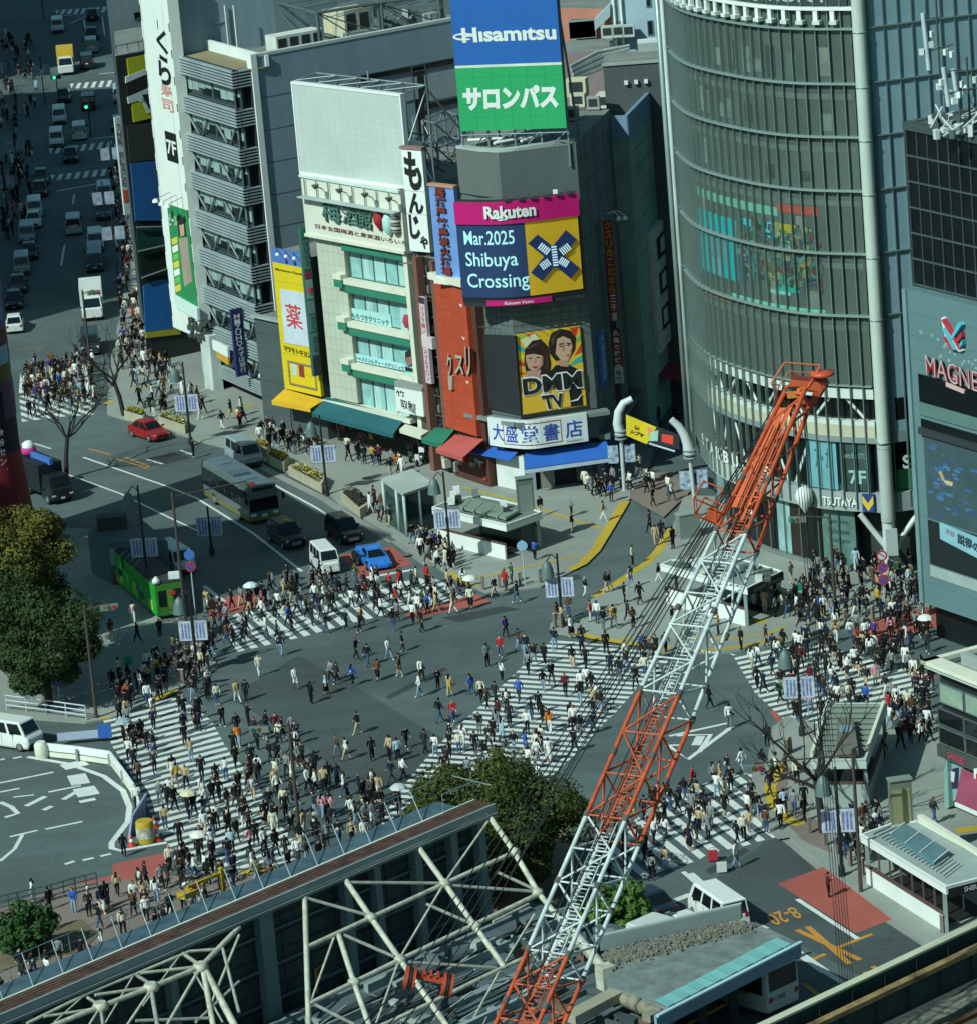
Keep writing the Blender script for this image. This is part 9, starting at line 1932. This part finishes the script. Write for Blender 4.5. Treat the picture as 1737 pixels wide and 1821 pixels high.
# people who stand out, one by one: zoom, x, y of the feet, top, bottom, kind
SOLO = [(10,240,1362,'cream','white','walk','mid'), (10,90,1548,'beige','white','walk','mid'), (10,150,1530,'navy','navy','coat','mid'), (10,490,1450,'white','grey','coat','mid'), (10,595,1552,'black','black','stand','mid'), (10,700,1490,'pale blue','black','skirt','mid'), (10,775,1415,'charcoal','black','walk','mid'), (10,735,1400,'grey','black','walk','mid'),
 (10,880,1430,'blue','black','walk','mid'), (10,1055,1392,'brown','black','skirt','mid'), (10,1205,1365,'brown','beige','coat','mid'), (10,1130,1250,'white','pale denim','walk','mid'), (10,1220,1195,'navy','dark grey','walk','mid'), (10,905,1250,'black','black','walk','mid'), (10,985,1295,'black','blue denim','walk','mid'), (10,1355,1400,'white','black','walk','mid'), (10,1340,1505,'white','pale denim','walk','mid'),
 (10,1465,1455,'black','black','stand','mid'), (10,1545,1500,'beige','beige','coat','mid'), (10,1695,1495,'blue','blue denim','walk','mid'), (10,1475,1680,'black','blue denim','walk','mid'), (10,1570,1690,'red','blue denim','walk','mid'), (10,915,1762,'black','beige','walk','mid'), (10,390,1225,'navy','pale denim','walk','mid'), (10,1160,1050,'black','blue denim','walk','mid'), (10,1355,1060,'black','black','walk','mid'), (10,1295,1005,'white','black','walk','mid'), (10,930,1060,'black','black','walk','mid'),
 (10,1570,935,'beige','white','walk','mid'), (10,1690,900,'cream','black','skirt','mid'), (10,1450,925,'beige','beige','walk','mid'), (11,460,1095,'purple','black','walk','mid'), (11,550,1190,'brown','pale denim','walk','mid'), (11,600,1235,'navy','pale denim','walk','mid'), (11,425,1230,'red','blue denim','walk','mid'), (11,335,1295,'grey','black','stand','mid'), (11,435,1400,'white','black','stand','mid'), (11,225,1490,'blue','blue denim','walk','mid'), (11,80,1500,'mustard','beige','coat','mid'), (11,295,1535,'cream','black','walk','mid'),
 (11,385,830,'black','beige','walk','cor'), (11,460,790,'red','brown','skirt','cor'), (11,540,868,'navy','blue denim','walk','cor'), (11,780,780,'white','black','stand','cor'), (11,505,735,'green','dark grey','stand','cor'), (11,660,575,'blue','black','stand','cor'), (11,915,390,'black','beige','stand','cor'), (11,910,275,'grey','black','stand','cor'), (11,700,275,'black','white','stand','cor'), (11,1130,310,'beige','white','walk','cor'), (11,1185,175,'blue','dark grey','stand','cor'), (11,1470,205,'black','black','walk','cor'), (11,1430,110,'black','black','coat','cor'), (11,175,770,'white','black','walk','cor'),
 (11,1450,385,'charcoal','black','walk','isl'), (11,1530,440,'black','black','stand','isl'), (11,1490,475,'beige','beige','coat','isl'), (11,1610,500,'black','black','stand','isl'), (11,1330,610,'cream','black','stand','isl'), (11,1150,800,'black','beige','walk','isl'), (11,1175,790,'charcoal','white','walk','isl'), (11,1010,830,'black','white','walk','isl'), (11,1320,770,'grey','pale denim','walk','isl'), (11,1275,870,'black','black','stand','isl'), (11,1380,880,'black','black','walk','isl'), (11,1510,730,'black','white','walk','isl'),
 (11,815,1020,'brown','beige','walk','isl'), (11,895,965,'brown','blue denim','stand','isl'), (11,845,1030,'beige','beige','stand','isl'), (11,1045,1000,'red','white','stand','isl'), (11,1090,1010,'white','blue denim','stand','isl'), (11,1130,1060,'black','grey','stand','isl'), (11,1205,1045,'mustard','grey','walk','isl'), (11,1300,1000,'charcoal','black','walk','isl'), (11,1335,1045,'brown','black','stand','isl'), (11,910,1105,'white','black','skirt','isl'), (11,1605,1035,'charcoal','black','stand','isl'), (11,1580,880,'black','white','walk','isl'),
 (12,455,640,'black','black','stand','isl'), (12,590,625,'charcoal','black','walk','isl'), (12,330,560,'orange','black','stand','isl'), (12,390,1060,'white','grey','walk','mid'), (12,595,1160,'charcoal','black','walk','mid'), (12,280,950,'black','black','walk','mid'), (12,190,1395,'red','black','walk','ez'), (12,300,1370,'grey','black','walk','ez'), (12,340,1365,'beige','black','coat','ez'), (12,380,1330,'black','blue denim','walk','ez'), (12,460,1310,'white','pale denim','walk','ez'), (12,625,1370,'green','black','stand','se'), (12,695,1345,'brown','beige','coat','se'),
 (12,590,1640,'brown','blue denim','stand','se'), (12,670,1615,'white','black','walk','se'), (12,690,1540,'pale blue','black','walk','se'), (12,1505,1590,'charcoal','blue denim','walk','se'), (12,1230,1260,'black','black','walk','se'), (16,820,1030,'maroon','black','stand','red'), (16,250,850,'white','pale denim','walk','ez'), (37,915,185,'black','black','stand','pl'), (37,250,540,'white','white','stand','pl'), (37,370,590,'black','black','stand','pl'), (37,390,740,'cream','dark grey','walk','pl'), (37,550,610,'blue','pale denim','stand','pl'),
 (14,525,160,'brown','grey','walk','mid'), (14,580,185,'white','beige','walk','mid'), (14,740,185,'black','black','coat','mid'), (14,950,110,'black','black','walk','mid'), (14,1065,140,'charcoal','black','coat','mid'), (14,850,180,'beige','black','stand','mid'), (14,900,195,'pale blue','black','stand','mid'), (14,525,345,'navy','black','coat','mid'), (14,570,410,'white','blue denim','walk','mid'), (14,745,380,'black','white','walk','mid'), (14,860,320,'navy','dark grey','walk','mid'), (14,930,310,'white','black','walk','mid'), (14,660,400,'navy','black','stand','mid'), (14,435,545,'pink','pale denim','walk','mid'), (14,485,545,'pink','white','walk','mid'), (14,345,380,'white','black','walk','mid'), (14,390,385,'white','black','walk','mid'),
 (6,1068,1655,'maroon','black','stand','shop'), (6,1140,1735,'black','beige','walk','shop'), (6,850,1600,'cream','white','stand','shop'), (5,1330,1490,'black','black','stand','shop'), (5,1530,1300,'navy','white','walk','shop'), (5,1145,1200,'black','black','stand','shop'), (5,1380,1230,'black','white','walk','shop'), (5,1060,1210,'green','white','stand','shop'), (5,1130,1050,'brown','brown','stand','shop'), (10,1350,555,'white','black','walk','shop'), (23,1130,1030,'black','black','stand','pl2'), (23,975,1060,'black','black','walk','pl2'), (23,945,915,'pink','white','walk','pl2'), (23,790,1050,'brown','beige','walk','pl2'), (23,1115,1320,'mustard','black','walk','pl2'), (23,1190,1300,'black','pale denim','walk','pl2'), (23,845,1310,'cream','black','stand','pl2')]
for k, x, y, tp2, bt, kd, zn in SOLO: addp(g(q(k, x, y)), PRR.uniform(0, 6.28), zn, kd, tp2, bt, .13 if zn in ('cor', 'isl', 'se', 'shop', 'pl2') else 0.0, True)
hB = heading((255, 1290), (430, 1520)); hA = heading((420, 1110), (800, 1050)); hC = heading((780, 1380), (1080, 1170)); hD = heading((1420, 1260), (1580, 1110)); hE = heading((1080, 1530), (1340, 1400))
zone([(195,1228), (335,1192), (395,1250), (440,1330), (478,1400), (545,1440), (600,1440), (690,1455), (560,1530), (480,1560), (320,1585), (255,1480), (212,1330)], 128, 'lz', (hB, hB+pi))
zone([(165,1600), (300,1565), (480,1548), (600,1512), (690,1480), (640,1510), (470,1590), (380,1625), (290,1668), (215,1690), (150,1640)], 52, 'lk', (hB, hB+pi, hB+1.5), .13)
zone([(0,1745), (150,1700), (250,1680), (215,1720), (100,1765), (0,1800)], 16, 'lk', None, .13)
zone([(362,1090), (500,1040), (540,1028), (640,1035), (720,1040), (850,1035), (860,1062), (720,1105), (600,1125), (420,1155), (385,1140)], 105, 'az', (hA, hA+pi), 0, .5)
zone([(210,1225), (330,1155), (400,1112), (375,1180), (310,1245), (215,1275)], 34, 'pl2', (hB, hA), .13)
zone([(985,1140), (1055,1146), (1185,1163), (1137,1220), (1064,1298), (1030,1335), (960,1400), (800,1395), (735,1395), (800,1310), (870,1250)], 78, 'cz', (hC, hC+pi))
zone([(440,1285), (520,1300), (560,1370), (620,1420), (720,1400), (700,1470), (600,1490), (500,1420), (450,1340)], 44, 'lm', (hB, hC+pi, hA))
zone([(1290,1165), (1400,1142), (1450,1128), (1575,1096), (1662,1085), (1658,1230), (1640,1270), (1540,1275), (1420,1290), (1330,1215)], 108, 'dz', (hD, hD+pi), 0, .5)
zone([(1400,1030), (1480,1000), (1590,1025), (1640,1000), (1655,1075), (1575,1092), (1460,1118), (1400,1120)], 82, 'gt', None, .13, .5)
zone([(1325,1065), (1400,1040), (1410,1100), (1350,1105)], 16, 'gt', None, .13)
zone([(1600,955), (1640,960), (1645,1000), (1600,1005)], 22, 'gt', None, .13, .5)
zone([(1270,1390), (1330,1380), (1370,1470), (1330,1500), (1150,1570), (1040,1580), (1010,1560), (1120,1460)], 52, 'ez', (hE, hE+pi))
zone([(1350,1370), (1400,1350), (1440,1440), (1420,1490), (1370,1450)], 8, 'se', None, .13); zone([(1480,1475), (1560,1455), (1575,1520), (1500,1540)], 22, 'se', None, .13); zone([(1570,1275), (1655,1255), (1660,1320), (1600,1335)], 26, 'dz', None, .13)
zone([(465,770), (545,785), (570,808), (500,812), (460,792)], 26, 'shop', None, .13); zone([(590,800), (720,835), (725,850), (610,822)], 10, 'shop', None, .13); zone([(235,690), (330,700), (450,745), (430,765), (330,750), (245,725)], 24, 'shop', None, .13)
zone([(640,880), (700,925), (690,945), (640,905)], 9, 'shop', None, .13); zone([(715,955), (800,985), (815,1025), (770,1010)], 22, 'shop', None, .13); zone([(1030,868), (1110,850), (1125,875), (1050,890)], 14, 'cor', None, .13)
zone([(1140,720), (1215,760), (1215,800), (1150,800)], 16, 'alley', None, 0); zone([(1130,840), (1220,870), (1215,900), (1140,880)], 6, 'cor', None, .13)
zone([(38,660), (165,640), (172,735), (50,745)], 95, 'far', None, 0, .45); zone([(212,510), (258,540), (262,640), (215,660)], 46, 'far', None, .13, .5); zone([(195,300), (228,310), (236,500), (212,520)], 46, 'far', None, .13, .5); zone([(5,60), (70,80), (50,430), (-5,430)], 110, 'far', None, 0, .6); zone([(235,640), (300,650), (310,690), (235,690)], 18, 'shop', None, .13)
# umbrellas held above people
UMB = [((447,1084), '#d5dbdd', 'white open umbrella over the zebra near red surfacing and green tram', 'az'), ((836,1072), '#dcdcd4', 'white open umbrella at the end of the zebra before blue car', 'az'), ((1644,1145), '#d9d9cf', 'white open umbrella beside corner of low shop building', 'dz'), ((337,1460), '#c9c0a0', 'cream open umbrella in the thick of plank barrier crossing', 'lz'), ((355,1535), '#d8d4c8', 'pale pink white open umbrella near the lower zebra kerb', 'lz'), ((710,1450), '#b9b9bb', 'pale grey open umbrella beside the big round tree', 'lm'), ((222,1330), '#8fa0a3', 'blue grey open umbrella beside white barrier boards', 'lz'), ((1040,1105), '#2a2c30', 'black open umbrella at the rounded kerb island', 'isl') ]
for p, hx2, lb, zn in UMB[:7]:
 P = g(p); addp(P, PRR.uniform(0, 6), zn, 'stand', 'black', 'black', 0, True); C_ = V((P.x+.12, P.y-.1, 1.95)); t = thing('umbrella', lb, 'umbrella', (P.x, P.y, 1.2), 'open umbrellas in the crowd')
 one('canopy', lambda mb: mb.lathe(C_, [(.56, -.18), (.48, -.05), (.3, .06), (.06, .13)], M(hx2, .7, 0, .05), 8, False), t); one('shaft', lambda mb: (mb.tube(C_+V((0, 0, -.85)), C_+V((0, 0, .22)), .012, BLP, 5)), t)
for k, x, y, hx2, lb in ((19, 1055, 925, '#d0d0ca', 'white wheeled suitcase on asphalt below the lower zebra'), (19, 985, 835, '#b0303a', 'red shopping bag hanging low at the lower zebra edge'), (33, 1585, 650, '#1f8a66', 'green bag on pavement behind the black end sign shelter'), (23, 905, 1200, '#1f9a6a', 'green bag in tree shade before the tram kiosk'), (37, 1245, 640, '#d8d8d4', 'white bag near gutter of the brown walkway beam')):
 P = up(g(q(k, x, y)), .02); t = thing('suitcase' if i and 'suitcase' in lb else 'bag', lb, 'suitcase' if 'suitcase' in lb else 'bag', tuple(P)); one('case', lambda mb: mb.obox(P+V((-.28, -.15, .08)), V((.56, 0, 0)), V((0, .3, 0)), V((.03, 0, .55)), M(hx2, .5)), t); one('handle', lambda mb: mb.path([P+V((-.15, 0, .6)), P+V((-.12, 0, .82)), P+V((.15, 0, .82)), P+V((.17, 0, .6))], .015, BLP, 4), t)
# the largest 300 in view are people of their own, the rest one crowd
def dist(f): return (V((f['P'].x, f['P'].y, 1))-CAMP).length
def inframe(f): x, y = proj(f['P']+V((0, 0, .9))); return 0 < x < IW and 0 < y < IH
inside = sorted([f for f in folk if inframe(f)], key=dist); near_, rest = inside[:300], inside[300:]
ZN = {'lz': 'on the zebra beside the plank barrier', 'lk': 'at the kerb behind the dark panelled wall', 'az': 'on the zebra before the blue car', 'pl2': 'on the pavement near the green tram', 'cz': 'on the diagonal mid zebra', 'lm': 'on asphalt between the two lower zebras', 'dz': 'on the zebra under the billboard building', 'gt': 'in front of the glass tower', 'ez': 'on the zebra behind the crane jib',
      'se': 'by the bare tree and lengthwise shelter', 'shop': 'on the pavement before the shops', 'cor': 'near the bookshop corner', 'isl': 'on the pavement island with yellow curves', 'mid': 'on open asphalt in mid crossing', 'red': 'alone on the red surfacing', 'pl': 'near the round bush and roundabout', 'alley': 'in the dark alley', 'far': 'at the far crossing'}
used_lb = set(); PG_ = 'people walking over the crossing'
GAR = {'walk': ('jacket', 'top', 'hoodie', 'shirt'), 'stand': ('jacket', 'top', 'hoodie'), 'coat': ('long coat',), 'skirt': ('top', 'blouse'), 'hat': ('jacket', 'top')}
def meshfor(f, hairlong):
 L = FIG[f['kind']]; c = [m for m in L if ('long_hair' in m.name) == hairlong] or L; return PRR.choice(c)
for f in near_:
 for tr_ in range(400):
  hl = PRR.random() < .38; m = meshfor(f, hl); hl = 'long_hair' in m.name or 'skirt' in m.name; hr = pick(HW) if f['kind'] != 'hat' else PRR.choice(('white', 'black', 'beige')); gm = PRR.choice(GAR[f['kind']]); 
  if tr_ > 5 and not f['fix']: f['top'] = pick(TW); f['bottom'] = pick(BW)
  if tr_ > 60 and tr_ % 20 == 0 : f['top'] = PRR.choice(list(TOPS)); f['bottom'] = PRR.choice(list(BOTS))
  bt = f['bottom'] if f['bottom'] in BOTS else 'dark grey'
  bw_ = ('%s skirt' % bt) if f['kind'] == 'skirt' else ('%s trousers' % bt if 'denim' not in bt else bt)
  hw_ = '%s hat' % hr if f['kind'] == 'hat' else ('long ' if hl else 'short ')+hr+' hair'
  lb = 'person in %s %s, %s, %s, %s' % (f['top'], gm, bw_, hw_, ZN[f['zone']])
  if len(lb.split()) > 16: lb = 'person in %s %s, %s, %s' % (f['top'], gm, bw_, ZN[f['zone']])
  if lb not in used_lb and len(lb.split()) <= 16: break
 used_lb.add(lb); o = bpy.data.objects.new('person', m); COL.objects.link(o); s = PRR.uniform(.88, 1.05)
 o.location = (f['P'].x, f['P'].y, f['z']); o.rotation_euler = (0, 0, f['rz']); o.scale = (s*1.02, s*1.02, s)
 hc = HAIR.get(hr) if f['kind'] != 'hat' else {'white': '#dcdcd6', 'black': '#17181b', 'beige': '#b8a888'}[hr]
 for sl_, h_ in zip(o.material_slots, (PRR.choice(SKIN), hc, TOPS[f['top']], BOTS[bt], PRR.choice(SHOE))): sl_.link = 'OBJECT'; sl_.material = cm(h_)
 tag(o, lb, 'person', PG_)
import numpy as np
def crowd(L):
 pal = list(dict.fromkeys(list(TOPS.values())+list(BOTS.values())+list(HAIR.values())+list(SKIN)+list(SHOE))); ix = {h: i for i, h in enumerate(pal)}; cache = {}
 VS, FS, MI, off = [], [], [], 0; cnt = []
 for f in L:
  m = meshfor(f, PRR.random() < .35); 
  if m.name not in cache:
   a = np.empty(len(m.vertices)*3, np.float32); m.vertices.foreach_get('co', a); b = np.empty(len(m.loops), np.int32); m.loops.foreach_get('vertex_index', b); c = np.empty(len(m.polygons), np.int32); m.polygons.foreach_get('loop_total', c); d = np.empty(len(m.polygons), np.int32); m.polygons.foreach_get('material_index', d); cache[m.name] = (a.reshape(-1, 3), b, c, d)
  a, b, c, d = cache[m.name]; s = PRR.uniform(.88, 1.05); cs, sn = cos(f['rz']), sin(f['rz']); x = a[:, 0]*1.02*s; y = a[:, 1]*1.02*s
  VS.append(np.stack([x*cs-y*sn+f['P'].x, x*sn+y*cs+f['P'].y, a[:, 2]*s+f['z']], 1)); FS.append(b+off); off += len(a); cnt.append(c)
  bt = f['bottom'] if f['bottom'] in BOTS else 'dark grey'
  t = np.array([ix[PRR.choice(SKIN)], ix[HAIR[pick(HW)]], ix[TOPS[f['top']]], ix[BOTS[bt]], ix[PRR.choice(SHOE)]], np.int32); MI.append(t[d])
 v = np.concatenate(VS); l = np.concatenate(FS); c = np.concatenate(cnt); mi = np.concatenate(MI); me = bpy.data.meshes.new('crowd'); me.vertices.add(len(v)); me.vertices.foreach_set('co', v.astype(np.float32).ravel()); me.loops.add(len(l)); me.loops.foreach_set('vertex_index', l.astype(np.int32))
 me.polygons.add(len(c)); st = np.concatenate([[0], np.cumsum(c)[:-1]]).astype(np.int32); me.polygons.foreach_set('loop_start', st); me.polygons.foreach_set('loop_total', c)
 for h in pal: me.materials.append(cm(h))
 me.polygons.foreach_set('material_index', mi); me.polygons.foreach_set('use_smooth', np.ones(len(c), bool)); me.update(calc_edges=True); me.validate()
 o = bpy.data.objects.new('crowd', me); COL.objects.link(o); o['kind'] = 'stuff'; o['label'] = 'crowd of small distant people across the far crossings and pavements'; o['category'] = 'crowd'
crowd(rest)
